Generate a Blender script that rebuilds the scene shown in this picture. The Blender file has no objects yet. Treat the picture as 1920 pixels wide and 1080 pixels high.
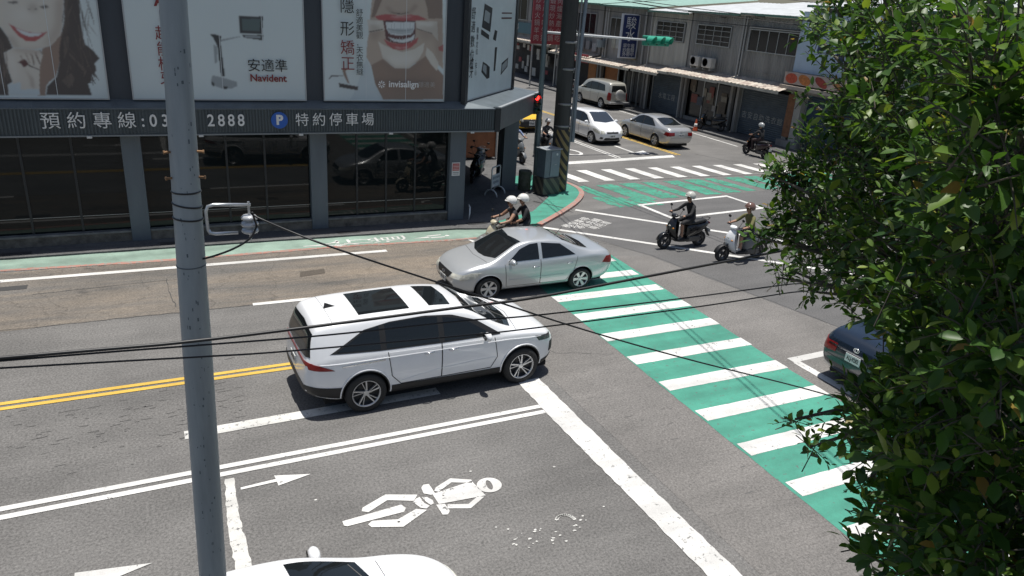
import bpy, bmesh, math, random
import numpy as np
from mathutils import Vector, Matrix
from mathutils.bvhtree import BVHTree
from math import radians as rad, sin, cos, pi, tan, sqrt, atan2
random.seed(7)
S = bpy.context.scene
COL = S.collection

# ------------------------------------------------------------------ camera, sky, sun, exposure
cam_d = bpy.data.cameras.new('camera'); cam = bpy.data.objects.new('camera', cam_d); COL.objects.link(cam)
cam_d.sensor_width = 36.0; cam_d.lens = 26.04; cam_d.clip_start = 0.05; cam_d.clip_end = 900.0
_th, _ro, _ya = rad(21.29), rad(4.08), rad(26.87)
_F = Vector((sin(_ya)*cos(_th), cos(_ya)*cos(_th), -sin(_th)))
_r = Vector((cos(_ya), -sin(_ya), 0)); _u = _r.cross(_F)
_r2 = _r*cos(_ro) + _u*sin(_ro); _u2 = _r2.cross(_F)
cam.matrix_world = Matrix(((_r2.x, _u2.x, -_F.x, 0.0), (_r2.y, _u2.y, -_F.y, 0.0), (_r2.z, _u2.z, -_F.z, 6.61), (0, 0, 0, 1)))
S.camera = cam
S.cycles.max_bounces = 6; S.cycles.diffuse_bounces = 3; S.cycles.glossy_bounces = 3; S.cycles.transmission_bounces = 3; S.cycles.transparent_max_bounces = 4

SUN_EL, SUN_AZ = 85.5, 35.0       # nearly overhead; azimuth in degrees from +Y towards +X
world = bpy.data.worlds.new('World'); S.world = world; world.use_nodes = True
wn = world.node_tree; bg = wn.nodes['Background']
sky = wn.nodes.new('ShaderNodeTexSky'); sky.sky_type = 'NISHITA'; sky.sun_disc = False
sky.sun_elevation = rad(SUN_EL); sky.sun_rotation = rad(SUN_AZ)
sky.air_density = 1.0; sky.dust_density = 1.5; sky.ozone_density = 1.0
wn.links.new(sky.outputs[0], bg.inputs[0]); bg.inputs[1].default_value = 0.07
sun_d = bpy.data.lights.new('sun', 'SUN'); sun = bpy.data.objects.new('sun', sun_d); COL.objects.link(sun)
sun_d.energy = 4.6; sun_d.angle = rad(0.53); sun_d.color = (1.0, 0.965, 0.91)
_sd = Vector((sin(rad(SUN_AZ))*cos(rad(SUN_EL)), cos(rad(SUN_AZ))*cos(rad(SUN_EL)), sin(rad(SUN_EL))))
sun.rotation_euler = _sd.to_track_quat('Z', 'Y').to_euler(); sun.location = (0, 0, 40)
S.view_settings.view_transform = 'Standard'; S.view_settings.look = 'None'
S.view_settings.exposure = 0.18; S.view_settings.gamma = 1.0; S.view_settings.use_curve_mapping = False

# ------------------------------------------------------------------ materials
MATS = {}
def mat(name, col, rough=0.6, metal=0.0, var=0.0, vscale=4.0, bump=0.0, bscale=60.0, coat=0.0, emit=None, spec=0.5, streak=False, dirt=None):
    """principled material with procedural colour variation and fine relief"""
    if name in MATS: return MATS[name]
    m = bpy.data.materials.new(name); m.use_nodes = True; MATS[name] = m
    nt = m.node_tree; b = nt.nodes['Principled BSDF']
    c = (*col, 1.0)
    b.inputs['Base Color'].default_value = c; b.inputs['Roughness'].default_value = rough
    b.inputs['Metallic'].default_value = metal; b.inputs['Specular IOR Level'].default_value = spec
    if coat: b.inputs['Coat Weight'].default_value = coat; b.inputs['Coat Roughness'].default_value = 0.04
    if emit: b.inputs['Emission Color'].default_value = (*emit[0], 1.0); b.inputs['Emission Strength'].default_value = emit[1]
    co = nt.nodes.new('ShaderNodeTexCoord')
    src = co.outputs['Object']
    if var:
        mp = nt.nodes.new('ShaderNodeMapping'); nt.links.new(src, mp.inputs[0])
        if streak: mp.inputs['Scale'].default_value = (1.0, 1.0, 0.12)
        n = nt.nodes.new('ShaderNodeTexNoise'); n.inputs['Scale'].default_value = vscale; n.inputs['Detail'].default_value = 7.0; n.inputs['Roughness'].default_value = 0.65
        nt.links.new(mp.outputs[0], n.inputs['Vector'])
        r = nt.nodes.new('ShaderNodeValToRGB'); nt.links.new(n.outputs['Fac'], r.inputs[0])
        r.color_ramp.elements[0].position = 0.3; r.color_ramp.elements[1].position = 0.7
        d = dirt if dirt else tuple(x*(1-var) for x in col)
        r.color_ramp.elements[0].color = (*d, 1); r.color_ramp.elements[1].color = (*[min(1, x*(1+var*0.6)) for x in col], 1)
        nt.links.new(r.outputs[0], b.inputs['Base Color'])
    if bump:
        n2 = nt.nodes.new('ShaderNodeTexNoise'); n2.inputs['Scale'].default_value = bscale; n2.inputs['Detail'].default_value = 4.0
        nt.links.new(src, n2.inputs['Vector'])
        bp = nt.nodes.new('ShaderNodeBump'); bp.inputs['Strength'].default_value = bump; bp.inputs['Distance'].default_value = 0.02
        nt.links.new(n2.outputs['Fac'], bp.inputs['Height']); nt.links.new(bp.outputs[0], b.inputs['Normal'])
    return m

def asphalt(name, base, speck=0.5, big=0.25, tint=None, fine=55.0, cracks=False, stain=None):
    """aggregate speckle + large blotches + optional cracks and long tyre streaks"""
    m = bpy.data.materials.new(name); m.use_nodes = True; MATS[name] = m
    nt = m.node_tree; b = nt.nodes['Principled BSDF']; L = nt.links.new
    b.inputs['Roughness'].default_value = 0.85; b.inputs['Specular IOR Level'].default_value = 0.35
    co = nt.nodes.new('ShaderNodeNewGeometry'); P = co.outputs['Position']
    def noise(sc, det=6, ro=0.6, vec=P):
        n = nt.nodes.new('ShaderNodeTexNoise'); n.inputs['Scale'].default_value = sc; n.inputs['Detail'].default_value = det; n.inputs['Roughness'].default_value = ro
        L(vec, n.inputs['Vector']); return n.outputs['Fac']
    def ramp(f, a, c, ca, cc):
        r = nt.nodes.new('ShaderNodeValToRGB'); L(f, r.inputs[0]); e = r.color_ramp.elements
        e[0].position = a; e[1].position = c; e[0].color = (*ca, 1); e[1].color = (*cc, 1); return r.outputs[0]
    def mul(a, c, f=1.0):
        x = nt.nodes.new('ShaderNodeMixRGB'); x.blend_type = 'MULTIPLY'; x.inputs[0].default_value = f; L(a, x.inputs[1]); L(c, x.inputs[2]); return x.outputs[0]
    def mixc(fac, a, c):
        x = nt.nodes.new('ShaderNodeMixRGB'); L(fac, x.inputs[0]); L(a, x.inputs[1])
        if isinstance(c, tuple): x.inputs[2].default_value = (*c, 1)
        else: L(c, x.inputs[2])
        return x.outputs[0]
    g1 = ramp(noise(fine, 4, 0.85), 0.36, 0.64, tuple(x*(1-speck) for x in base), tuple(x*(1+speck) for x in base))
    g2 = ramp(noise(0.45, 8, 0.62), 0.30, 0.72, (1-big,)*3, (1+big*0.4,)*3)
    c = mul(g1, g2)
    # tyre-polished streaks along X
    mp = nt.nodes.new('ShaderNodeMapping'); L(P, mp.inputs[0]); mp.inputs['Scale'].default_value = (0.12, 1.0, 1.0)
    g3 = ramp(noise(1.6, 5, 0.6, mp.outputs[0]), 0.35, 0.68, (0.82, 0.82, 0.82), (1.06, 1.055, 1.05))
    c = mul(c, g3, 0.8)
    # scattered dark pits / tar spots
    v = nt.nodes.new('ShaderNodeTexVoronoi'); v.inputs['Scale'].default_value = 3.2; L(P, v.inputs['Vector'])
    pit = ramp(v.outputs['Distance'], 0.02, 0.10, (1, 1, 1), (0, 0, 0))
    pm = ramp(noise(1.1, 3), 0.52, 0.60, (0, 0, 0), (0.75, 0.75, 0.75))
    c = mixc(mul(pit, pm), c, tuple(x*0.35 for x in base))
    if tint:
        t = ramp(noise(0.8, 9, 0.7, mp.outputs[0]), 0.42, 0.62, (0, 0, 0), (1, 1, 1)); c = mixc(t, c, mul(g1, ramp(noise(5.0), 0.3, 0.7, tuple(x/base[0] * 0.8 for x in tint), tuple(x/base[0]*1.1 for x in tint))))
    if stain:
        t = ramp(noise(0.7, 9, 0.72), 0.60, 0.68, (0, 0, 0), (0.8, 0.8, 0.8)); c = mixc(t, c, stain)
    if cracks:
        vc = nt.nodes.new('ShaderNodeTexVoronoi'); vc.feature = 'DISTANCE_TO_EDGE'; vc.inputs['Scale'].default_value = 0.55
        nz = nt.nodes.new('ShaderNodeTexNoise'); nz.inputs['Scale'].default_value = 1.6; nz.inputs['Detail'].default_value = 8; L(P, nz.inputs['Vector'])
        ad = nt.nodes.new('ShaderNodeMixRGB'); ad.blend_type = 'ADD'; ad.inputs[0].default_value = 0.9; L(P, ad.inputs[1]); L(nz.outputs['Color'], ad.inputs[2]); L(ad.outputs[0], vc.inputs['Vector'])
        ck = ramp(vc.outputs['Distance'], 0.0, 0.012, (0.55, 0.55, 0.55), (1, 1, 1)); c = mul(c, ck, 0.6)
    L(c, b.inputs['Base Color'])
    bp = nt.nodes.new('ShaderNodeBump'); bp.inputs['Strength'].default_value = 0.5; bp.inputs['Distance'].default_value = 0.012
    L(noise(fine*0.8, 3, 0.7), bp.inputs['Height']); L(bp.outputs[0], b.inputs['Normal'])
    return m

def paint(name, col, wear=0.25, under=(0.10, 0.10, 0.098), scale=9.0, dirt=0.25, fine=70.0, wlo=0.60):
    """road paint: worn through to asphalt in ragged flecks, dirty in blotches"""
    if name in MATS: return MATS[name]
    m = bpy.data.materials.new(name); m.use_nodes = True; MATS[name] = m
    nt = m.node_tree; b = nt.nodes['Principled BSDF']; L = nt.links.new
    b.inputs['Roughness'].default_value = 0.7
    P = nt.nodes.new('ShaderNodeNewGeometry').outputs['Position']
    def noise(sc, det=8, ro=0.7):
        n = nt.nodes.new('ShaderNodeTexNoise'); n.inputs['Scale'].default_value = sc; n.inputs['Detail'].default_value = det; n.inputs['Roughness'].default_value = ro; L(P, n.inputs['Vector']); return n.outputs['Fac']
    def ramp(f, a, c, ca, cc):
        r = nt.nodes.new('ShaderNodeValToRGB'); L(f, r.inputs[0]); e = r.color_ramp.elements
        e[0].position = a; e[1].position = c; e[0].color = (*ca, 1); e[1].color = (*cc, 1); return r.outputs[0]
    base = ramp(noise(1.3), 0.3, 0.7, tuple(x*(1-dirt) for x in col), col)
    sp = ramp(noise(fine, 3), 0.3, 0.6, (0.78, 0.78, 0.77), (1, 1, 1))
    mx = nt.nodes.new('ShaderNodeMixRGB'); mx.blend_type = 'MULTIPLY'; mx.inputs[0].default_value = 0.7; L(base, mx.inputs[1]); L(sp, mx.inputs[2])
    mpx = nt.nodes.new('ShaderNodeMapping'); L(P, mpx.inputs[0]); mpx.inputs['Scale'].default_value = (0.10, 1.0, 1.0)
    ns_ = nt.nodes.new('ShaderNodeTexNoise'); ns_.inputs['Scale'].default_value = 2.2; ns_.inputs['Detail'].default_value = 7; L(mpx.outputs[0], ns_.inputs['Vector'])
    trk = ramp(ns_.outputs['Fac'], 0.36, 0.60, (0.70, 0.70, 0.70), (1, 1, 1)); mk = nt.nodes.new('ShaderNodeMixRGB'); mk.blend_type = 'MULTIPLY'; mk.inputs[0].default_value = 0.75; L(mx.outputs[0], mk.inputs[1]); L(trk, mk.inputs[2]); mx = mk
    w = ramp(noise(scale, 10, 0.78), wlo, wlo+0.03, (0, 0, 0), (1, 1, 1))
    wb = ramp(noise(0.9, 4), 0.62-wear*0.5, 0.75-wear*0.5, (0, 0, 0), (1, 1, 1))
    wm = nt.nodes.new('ShaderNodeMixRGB'); wm.blend_type = 'MULTIPLY'; wm.inputs[0].default_value = 1; L(w, wm.inputs[1]); L(wb, wm.inputs[2])
    m2 = nt.nodes.new('ShaderNodeMixRGB'); L(wm.outputs[0], m2.inputs[0]); L(mx.outputs[0], m2.inputs[1]); m2.inputs[2].default_value = (*under, 1)
    L(m2.outputs[0], b.inputs['Base Color'])
    bp = nt.nodes.new('ShaderNodeBump'); bp.inputs['Strength'].default_value = 0.3; bp.inputs['Distance'].default_value = 0.01
    L(noise(60, 3), bp.inputs['Height']); L(bp.outputs[0], b.inputs['Normal'])
    return m

# ------------------------------------------------------------------ mesh helpers
def rz(a): return Matrix.Rotation(a, 4, 'Z')
def T(x, y, z): return Matrix.Translation((x, y, z))
def frame(o, ex, ez=(0, 0, 1)):
    """matrix whose x axis is ex, z axis close to ez"""
    x = Vector(ex).normalized(); z = Vector(ez); y = z.cross(x).normalized(); z = x.cross(y)
    return Matrix(((x.x, y.x, z.x, o[0]), (x.y, y.y, z.y, o[1]), (x.z, y.z, z.z, o[2]), (0, 0, 0, 1)))

class MB:
    def __init__(s): s.v = []; s.f = []; s.m = []; s.mi = 0; s.M = None
    def add(s, vs, fs):
        n = len(s.v)
        for p in vs:
            p = Vector(p)
            if s.M is not None: p = s.M @ p
            s.v.append(tuple(p))
        for f in fs: s.f.append(tuple(i+n for i in f)); s.m.append(s.mi)
        return s
    def box(s, x0, x1, y0, y1, z0, z1):
        return s.add([(x0,y0,z0),(x1,y0,z0),(x1,y1,z0),(x0,y1,z0),(x0,y0,z1),(x1,y0,z1),(x1,y1,z1),(x0,y1,z1)],
                     [(0,3,2,1),(4,5,6,7),(0,1,5,4),(1,2,6,5),(2,3,7,6),(3,0,4,7)])
    def cbox(s, c, d): return s.box(c[0]-d[0]/2, c[0]+d[0]/2, c[1]-d[1]/2, c[1]+d[1]/2, c[2]-d[2]/2, c[2]+d[2]/2)
    def prism(s, poly, z0, z1):
        n = len(poly); a = sum(poly[i][0]*poly[(i+1) % n][1]-poly[(i+1) % n][0]*poly[i][1] for i in range(n))
        if a < 0: poly = poly[::-1]
        return s.add([(p[0], p[1], z0) for p in poly]+[(p[0], p[1], z1) for p in poly],
                     [tuple(range(n))[::-1], tuple(range(n, 2*n))]+[(i, (i+1) % n, n+(i+1) % n, n+i) for i in range(n)])
    def sheet(s, poly, z):
        n = len(poly); a = sum(poly[i][0]*poly[(i+1) % n][1]-poly[(i+1) % n][0]*poly[i][1] for i in range(n))
        if a < 0: poly = poly[::-1]
        return s.add([(p[0], p[1], z) for p in poly], [tuple(range(n))])
    def tube(s, path, r, n=8, cap=True):
        path = [Vector(p) for p in path]; k = len(path); R = r if hasattr(r, '__len__') else [r]*k
        vs = []; up = None
        for i, p in enumerate(path):
            d = (path[min(i+1, k-1)]-path[max(i-1, 0)]).normalized()
            if up is None:
                up = Vector((0, 0, 1)) if abs(d.z) < 0.9 else Vector((1, 0, 0))
            a = d.cross(up).normalized(); b = a.cross(d).normalized(); up = b
            for j in range(n):
                t = 2*pi*j/n; vs.append(p+(a*cos(t)+b*sin(t))*R[i])
        fs = [(i*n+j, i*n+(j+1) % n, (i+1)*n+(j+1) % n, (i+1)*n+j) for i in range(k-1) for j in range(n)]
        if cap: fs += [tuple(range(n))[::-1], tuple(range((k-1)*n, k*n))]
        return s.add(vs, fs)
    def lathe(s, prof, n=24, M=None, closed=False):
        """profile [(r, h)] about local z, placed by M"""
        M = M or Matrix(); k = len(prof); vs = []
        for r, h in prof:
            for j in range(n):
                t = 2*pi*j/n; vs.append(M @ Vector((r*cos(t), r*sin(t), h)))
        fs = [(i*n+j, i*n+(j+1) % n, (i+1)*n+(j+1) % n, (i+1)*n+j) for i in range(k-1) for j in range(n)]
        if closed: fs += [((k-1)*n+j, (k-1)*n+(j+1) % n, (j+1) % n, j) for j in range(n)]
        else:
            if prof[0][0] > 1e-6: fs.append(tuple(range(n))[::-1])
            if prof[-1][0] > 1e-6: fs.append(tuple(range((k-1)*n, k*n)))
        return s.add(vs, fs)
    def ball(s, c, r, n=12, m=8, sc=(1, 1, 1), M=None):
        vs = []; M = M or Matrix()
        for i in range(m+1):
            ph = pi*i/m
            for j in range(n):
                t = 2*pi*j/n; vs.append(M @ Vector((c[0]+r*sc[0]*sin(ph)*cos(t), c[1]+r*sc[1]*sin(ph)*sin(t), c[2]-r*sc[2]*cos(ph))))
        return s.add(vs, [(i*n+j, i*n+(j+1) % n, (i+1)*n+(j+1) % n, (i+1)*n+j) for i in range(m) for j in range(n)])
    def grid(s, rows, flip=False):
        n = len(rows[0]); vs = [p for r in rows for p in r]
        fs = [(i*n+j, i*n+j+1, (i+1)*n+j+1, (i+1)*n+j) for i in range(len(rows)-1) for j in range(n-1)]
        if flip: fs = [f[::-1] for f in fs]
        return s.add(vs, fs)
    def mesh(s, name, mats, smooth=False):
        me = bpy.data.meshes.new(name); me.from_pydata(s.v, [], s.f)
        for m in (mats if isinstance(mats, (list, tuple)) else [mats]): me.materials.append(m)
        me.polygons.foreach_set('material_index', s.m)
        if smooth: me.polygons.foreach_set('use_smooth', [True]*len(s.f))
        me.update(); me.validate(); return me
    def build(s, name, mats, parent=None, smooth=False, bevel=0.0, M=None, auto=None, seg=2):
        o = bpy.data.objects.new(name, s.mesh(name, mats, smooth)); COL.objects.link(o)
        if M is not None: o.matrix_world = M
        if parent is not None: o.parent = parent
        if bevel:
            md = o.modifiers.new('bevel', 'BEVEL'); md.width = bevel; md.segments = seg; md.limit_method = 'ANGLE'; md.angle_limit = rad(40)
        if auto: o.data.set_sharp_from_angle(angle=rad(auto))
        return o

def empty(name, loc=(0, 0, 0), rotz=0.0, parent=None):
    o = bpy.data.objects.new(name, None); COL.objects.link(o); o.location = loc; o.rotation_euler = (0, 0, rotz); o.empty_display_size = 0.2
    if parent is not None: o.parent = parent
    return o
def tag(o, label=None, cat=None, group=None, kind=None):
    if label: o['label'] = label
    if cat: o['category'] = cat
    if group: o['group'] = group
    if kind: o['kind'] = kind
    return o
def copy_tree(o, parent=None):
    c = o.copy(); COL.objects.link(c); c.parent = parent
    for ch in o.children: copy_tree(ch, c)
    return c
def from_mesh(name, me, parent=None, M=None):
    o = bpy.data.objects.new(name, me); COL.objects.link(o)
    if M is not None: o.matrix_world = M
    if parent is not None: o.parent = parent
    return o
TMP = bpy.data.scenes.new('scratch')
def evaluated(o, *helpers):
    """final mesh of o, evaluated in a scratch scene so that the big scene is not updated each time"""
    for h in (o,)+helpers: TMP.collection.objects.link(h)
    vl = TMP.view_layers[0]; vl.update(); dg = vl.depsgraph; dg.update(); me = bpy.data.meshes.new_from_object(o.evaluated_get(dg), depsgraph=dg)
    for h in (o,)+helpers: TMP.collection.objects.unlink(h)
    return me
def text(name, s, size, m, M, parent=None, ext=0.0, sx=1.0, align='CENTER', bold=0.0, spacing=1.0):
    """lettering as flat (or slightly raised) mesh in the xy plane of M"""
    c = bpy.data.curves.new(name, 'FONT'); c.body = s; c.size = size; c.align_x = align; c.align_y = 'CENTER'; c.extrude = ext; c.offset = bold if s.isascii() else 0.0; c.space_character = spacing; c.resolution_u = 3
    t = bpy.data.objects.new(name, c); me = evaluated(t); bpy.data.objects.remove(t); bpy.data.curves.remove(c)
    me.name = name; me.materials.clear(); me.materials.append(m)
    if sx != 1.0: me.transform(Matrix.Diagonal((sx, 1, 1, 1)))
    return from_mesh(name, me, parent, M)
WORLD = {}
def wthing(name, loc, label=None, cat=None, group=None, parent=None):
    """an Empty at a thing's base whose parts are given in world coordinates"""
    o = empty(name, loc); WORLD[o] = Matrix.Translation((-loc[0], -loc[1], -loc[2]))
    if label: tag(o, label, cat, group)
    return o
def wp(o, parent):
    """parent a world-coordinate part to a wthing"""
    o.parent = parent; o.matrix_parent_inverse = WORLD.get(parent, Matrix()); return o
# ------------------------------------------------------------------ road, pavements, paint
M_asph = asphalt('asphalt', (0.168, 0.163, 0.156), speck=0.42, big=0.26, fine=28.0)
M_old = asphalt('old_asphalt', (0.150, 0.142, 0.132), speck=0.35, big=0.3, tint=(0.222, 0.196, 0.166), fine=24.0, cracks=True, stain=(0.05, 0.048, 0.046))
M_dark = asphalt('fresh_asphalt', (0.128, 0.126, 0.125), speck=0.32, big=0.16, fine=30.0)
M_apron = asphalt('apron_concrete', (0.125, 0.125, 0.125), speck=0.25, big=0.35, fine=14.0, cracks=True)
M_tan = asphalt('side_asphalt', (0.185, 0.176, 0.166), speck=0.38, big=0.22, fine=28.0)
M_white = paint('white_paint', (0.80, 0.79, 0.76), wear=0.36, wlo=0.575)
M_whitew = paint('worn_white_paint', (0.74, 0.73, 0.69), wear=0.55, wlo=0.565, scale=12.0)
M_yel = paint('yellow_paint', (0.80, 0.52, 0.09), wear=0.2)
M_green = paint('green_paint', (0.074, 0.350, 0.252), wear=0.5, dirt=0.32, wlo=0.585)
M_greenw = paint('worn_green_paint', (0.065, 0.36, 0.24), wear=1.0, wlo=0.535, scale=5.0, dirt=0.35, under=(0.095, 0.094, 0.094))
M_greenp = paint('pale_green_paint', (0.33, 0.46, 0.38), wear=0.5, dirt=0.4, under=(0.25, 0.22, 0.19))
M_red = paint('red_kerb_paint', (0.50, 0.24, 0.19), wear=0.8, wlo=0.5, under=(0.28, 0.25, 0.22))
M_crackdark = mat('sealed_joint', (0.05, 0.05, 0.05), 0.8)

b = MB().sheet([(-160, -60), (220, -60), (220, 220), (-160, 220)], 0.0)
road = tag(b.build('road', M_asph), kind='structure', label=None)
def on_road(name, poly, m, z=0.004, parent=None):
    return MB().sheet(poly, z).build(name, m, parent or road)
def quad(x0, x1, y0, y1): return [(x0, y0), (x1, y0), (x1, y1), (x0, y1)]
def ragged(poly, amp, step=0.12, seed=1):
    rr = random.Random(seed); out = []
    for i in range(len(poly)):
        a, c = Vector(poly[i]), Vector(poly[(i+1) % len(poly)]); n = max(1, int((c-a).length/step)); d = (c-a).normalized(); nn = Vector((-d.y, d.x))
        for k in range(n):
            p = a+(c-a)*(k/n); out.append(tuple(p+nn*rr.uniform(-amp, amp)))
    return out
# surfaces of different age
on_road('old_asphalt_lane', ragged([(-40, 15.75), (1.6, 15.78), (5.0, 15.75), (9.6, 15.6), (11.1, 16.9), (10.9, 19.5), (8.4, 18.7), (7.5, 19.12), (-40, 19.4)], 0.03, 0.3, 2), M_old, 0.003)
on_road('side_road_patch', ragged([(10.2, 19.9), (11.3, 19.5), (12.65, 16.3), (14.1, 10.4), (16.5, -3), (60, -3), (60, 22.2), (22.8, 22.2), (14.5, 21.2)], 0.02, 0.4, 3), M_dark, 0.003)
on_road('resurfaced_lane', ragged([(6.6, -4), (6.3, 16.0), (11.2, 16.7), (12.6, 16.3), (14.1, 10.4), (16.4, -3)], 0.01, 0.5, 4), M_tan, 0.0035)
on_road('tarmac_repair', quad(-3.6, -2.75, 18.0, 18.25), M_crackdark, 0.0075)

# lane lines of the main road
def line(name, x0, y0, x1, y1, w, m, z=0.009):
    d = Vector((x1-x0, y1-y0)).normalized(); n = Vector((-d.y, d.x))*w/2
    return on_road(name, [(x0-n.x, y0-n.y), (x1-n.x, y1-n.y), (x1+n.x, y1+n.y), (x0+n.x, y0+n.y)], m, z)
line('white_line', -30, 9.74, 5.74, 9.84, 0.105, M_white); line('white_line', -30, 9.54, 5.70, 9.655, 0.105, M_white)
line('yellow_line', -30, 12.785, 40, 12.76, 0.10, M_yel) if False else None
line('yellow_line', -30, 12.785, 5.6, 12.75, 0.10, M_yel); line('yellow_line', -30, 12.605, 5.6, 12.58, 0.10, M_yel)
line('white_line', -30, 18.80, 5.52, 18.58, 0.17, M_white)
line('lane_dash', 1.68, 15.79, 5.6, 15.74, 0.14, M_white)
line('lane_dash', -8.5, 15.85, -3.9, 15.82, 0.14, M_white)
line('lane_dash', 0.03, 10.86, 4.2, 10.92, 0.24, M_whitew); line('lane_dash', -9.0, 10.75, -5.0, 10.8, 0.24, M_white)
on_road('stop_line', ragged([(5.71, 10.78), (6.15, 10.78), (6.17, 8.0), (6.26, 3.6), (5.84, 3.6), (5.70, 9.58)], 0.012, 0.12, 9), M_white, 0.010)
on_road('waiting_box_edge', ragged([(0.48, 9.5), (0.60, 9.5), (0.58, 8.9), (0.58, 8.3), (0.62, 7.5), (0.66, 5.2), (0.36, 5.2), (0.42, 7.6), (0.40, 8.35)], 0.012, 0.08, 11), M_whitew, 0.010)
# small straight arrow and the one at the frame's lower edge
on_road('arrow_mark', [(0.66, 9.185), (0.66, 9.235), (1.14, 9.27), (1.13, 9.36), (1.62, 9.22), (1.15, 9.10), (1.145, 9.20)], M_white, 0.010)
on_road('arrow_mark', [(-0.48, 8.09), (-1.30, 8.23), (-1.30, 8.09), (-2.4, 8.06), (-2.4, 7.97), (-1.28, 7.99), (-1.27, 7.86)], M_white, 0.010)
# motorcyclist pictogram, one piece each, thin asphalt gaps between
PIC = {
 'torso': [(3.11,8.17),(3.75,8.26),(3.81,7.88),(3.12,7.93)],
 'arm': [(3.16,8.23),(3.21,8.30),(3.48,8.43),(3.76,8.29),(3.74,8.22),(3.46,8.33),(3.21,8.19)],
 'arm.b': [(3.78,7.86),(3.50,7.69),(3.20,7.80),(3.23,7.88),(3.51,7.79),(3.69,7.90)],
 'mirror': [(3.01,8.36),(3.06,8.42),(3.14,8.41),(3.15,8.27),(3.15,8.18),(3.09,8.16),(3.00,8.23)],
 'mirror.b': [(3.08,7.93),(3.20,7.91),(3.21,7.74),(3.16,7.68),(3.09,7.70)],
 'leg': [(2.91,8.23),(2.49,8.39),(2.12,8.22),(2.09,8.15),(2.17,8.10),(2.48,8.26),(2.82,8.12)],
 'leg.b': [(2.93,7.87),(2.52,7.65),(2.13,7.79),(2.10,7.86),(2.17,7.91),(2.50,7.82),(2.79,7.94)],
 'front_wheel': [(1.80,8.04),(1.80,7.95),(1.84,7.92),(2.62,7.94),(2.67,8.01),(2.63,8.10)],
}
for k, p in PIC.items(): on_road('painted_'+k.split('.')[0], p, M_white, 0.010)
def ring(cx, cy, rx, ry, n=28, a0=0, a1=360, rot=0):
    return [(cx+rx*cos(rad(a0+(a1-a0)*i/n))*cos(rot)-ry*sin(rad(a0+(a1-a0)*i/n))*sin(rot), cy+rx*cos(rad(a0+(a1-a0)*i/n))*sin(rot)+ry*sin(rad(a0+(a1-a0)*i/n))*cos(rot)) for i in range(n)]
# helmet with the visor slot left open: two halves and the strips between
hm_ = MB()
for k in range(28):
    q = []
    for t in (k, k+1):
        a = 2*pi*t/28; q.append(((3.955+.185*cos(a), 8.085+.172*sin(a), .010), (3.955+.045*cos(a)+.012*sin(a), 8.085+.112*sin(a), .010)))
    hm_.add([q[0][0], q[1][0], q[1][1], q[0][1]], [(0, 1, 2, 3)])
hm_.build('painted_helmet', M_white, road)
on_road('painted_tank', [(2.80,8.09),(2.86,8.15),(2.92,8.17),(2.94,8.02),(2.99,7.94),(2.93,7.90),(2.86,7.94)], M_white, 0.010)
on_road('painted_tank', [(2.95,8.16),(3.02,8.13),(3.07,8.04),(3.06,7.97),(3.01,7.95),(2.97,8.04)], M_white, 0.010)
# flakes of an old, scraped-off marking
rr = random.Random(5)
fl = MB()
for i in range(30):
    t = rr.random(); cx, cy = (3.5+1.5*t+rr.gauss(0, .06), 7.05-0.25*sin(t*3)+rr.gauss(0, .10)); q = rr.uniform(.008, .03); a = rr.random()*pi
    fl.sheet([(cx+q*rr.uniform(.5, 1.3)*cos(a+k*1.05), cy+q*rr.uniform(.3, .9)*sin(a+k*1.05)) for k in range(6)], 0.010)
for i in range(13):
    cx, cy = rr.uniform(1.2, 5.4), rr.uniform(6.6, 9.2); q = rr.uniform(.010, .025)
    fl.sheet([(cx+q*cos(k*1.05), cy+q*.7*sin(k*1.05)) for k in range(6)], 0.010)
for a0 in range(0, 150, 12):
    cx, cy = 4.62+0.13*cos(rad(a0)), 6.98+0.13*sin(rad(a0)); fl.sheet([(cx+0.03*cos(k*1.05), cy+0.022*sin(k*1.05)) for k in range(6)], 0.011)
tag(fl.build('paint_flakes', M_whitew, road), kind='stuff')

# crosswalk: green field and white bars
on_road('crosswalk_field', ragged([(8.12, 4.0), (8.34, 14.4), (8.5, 16.6), (11.55, 16.75), (11.40, 13.2), (11.22, 10.0), (11.1, 4.0)], 0.008, 0.2, 21), M_green, 0.0065)
for i in range(-2, 12):
    y = 14.15-1.108*i if i >= 0 else 14.15-1.108*i
    if y < 3.5: break
    xl = 8.33-0.012*(14.15-y) if y < 14.2 else 8.36; xr = 11.40-0.045*max(0, 13.2-y)
    on_road('crosswalk_bar', ragged([(xl, y-.18), (xr, y-.18), (xr, y+.18), (xl, y+.18)], 0.006, 0.15, 30+i), M_white, 0.0105)
# hook-turn lines, boxes and small lettering across the junction
line('guide_line', 10.86, 19.56, 16.3, 14.60, 0.17, M_white); line('guide_line', 16.3, 14.6, 22, 9.3, 0.17, M_white)
line('guide_line', 12.95, 21.18, 20.5, 13.9, 0.18, M_white)
def box_outline(name, c, w):
    n = len(c); cx = sum(p[0] for p in c)/n; cy = sum(p[1] for p in c)/n; inn = []
    for i in range(n):
        a, p, q = Vector(c[i-1]), Vector(c[i]), Vector(c[(i+1) % n]); d1 = (a-p).normalized(); d2 = (q-p).normalized(); s = (d1+d2).normalized(); k = w/max(.3, sin(d1.angle(d2)/2)); inn.append(tuple(p+s*k))
    for i in range(n):
        j = (i+1) % n; on_road(name, [c[i], c[j], inn[j], inn[i]], M_white, 0.010)
box_outline('turn_box_line', [(15.60, 21.34), (20.15, 21.8), (20.35, 19.85), (15.75, 19.40)], 0.17)
box_outline('stop_box_line', [(11.05, 11.0-1.25), (11.05+4.6, 9.85), (11.05+4.6, 5.4), (11.15, 5.4)], 0.2) if False else None
line('waiting_box_line', 11.55, 9.78, 16.5, 9.9, 0.2, M_white); line('waiting_box_line', 11.62, 9.68, 11.75, 3.5, 0.2, M_white)
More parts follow.
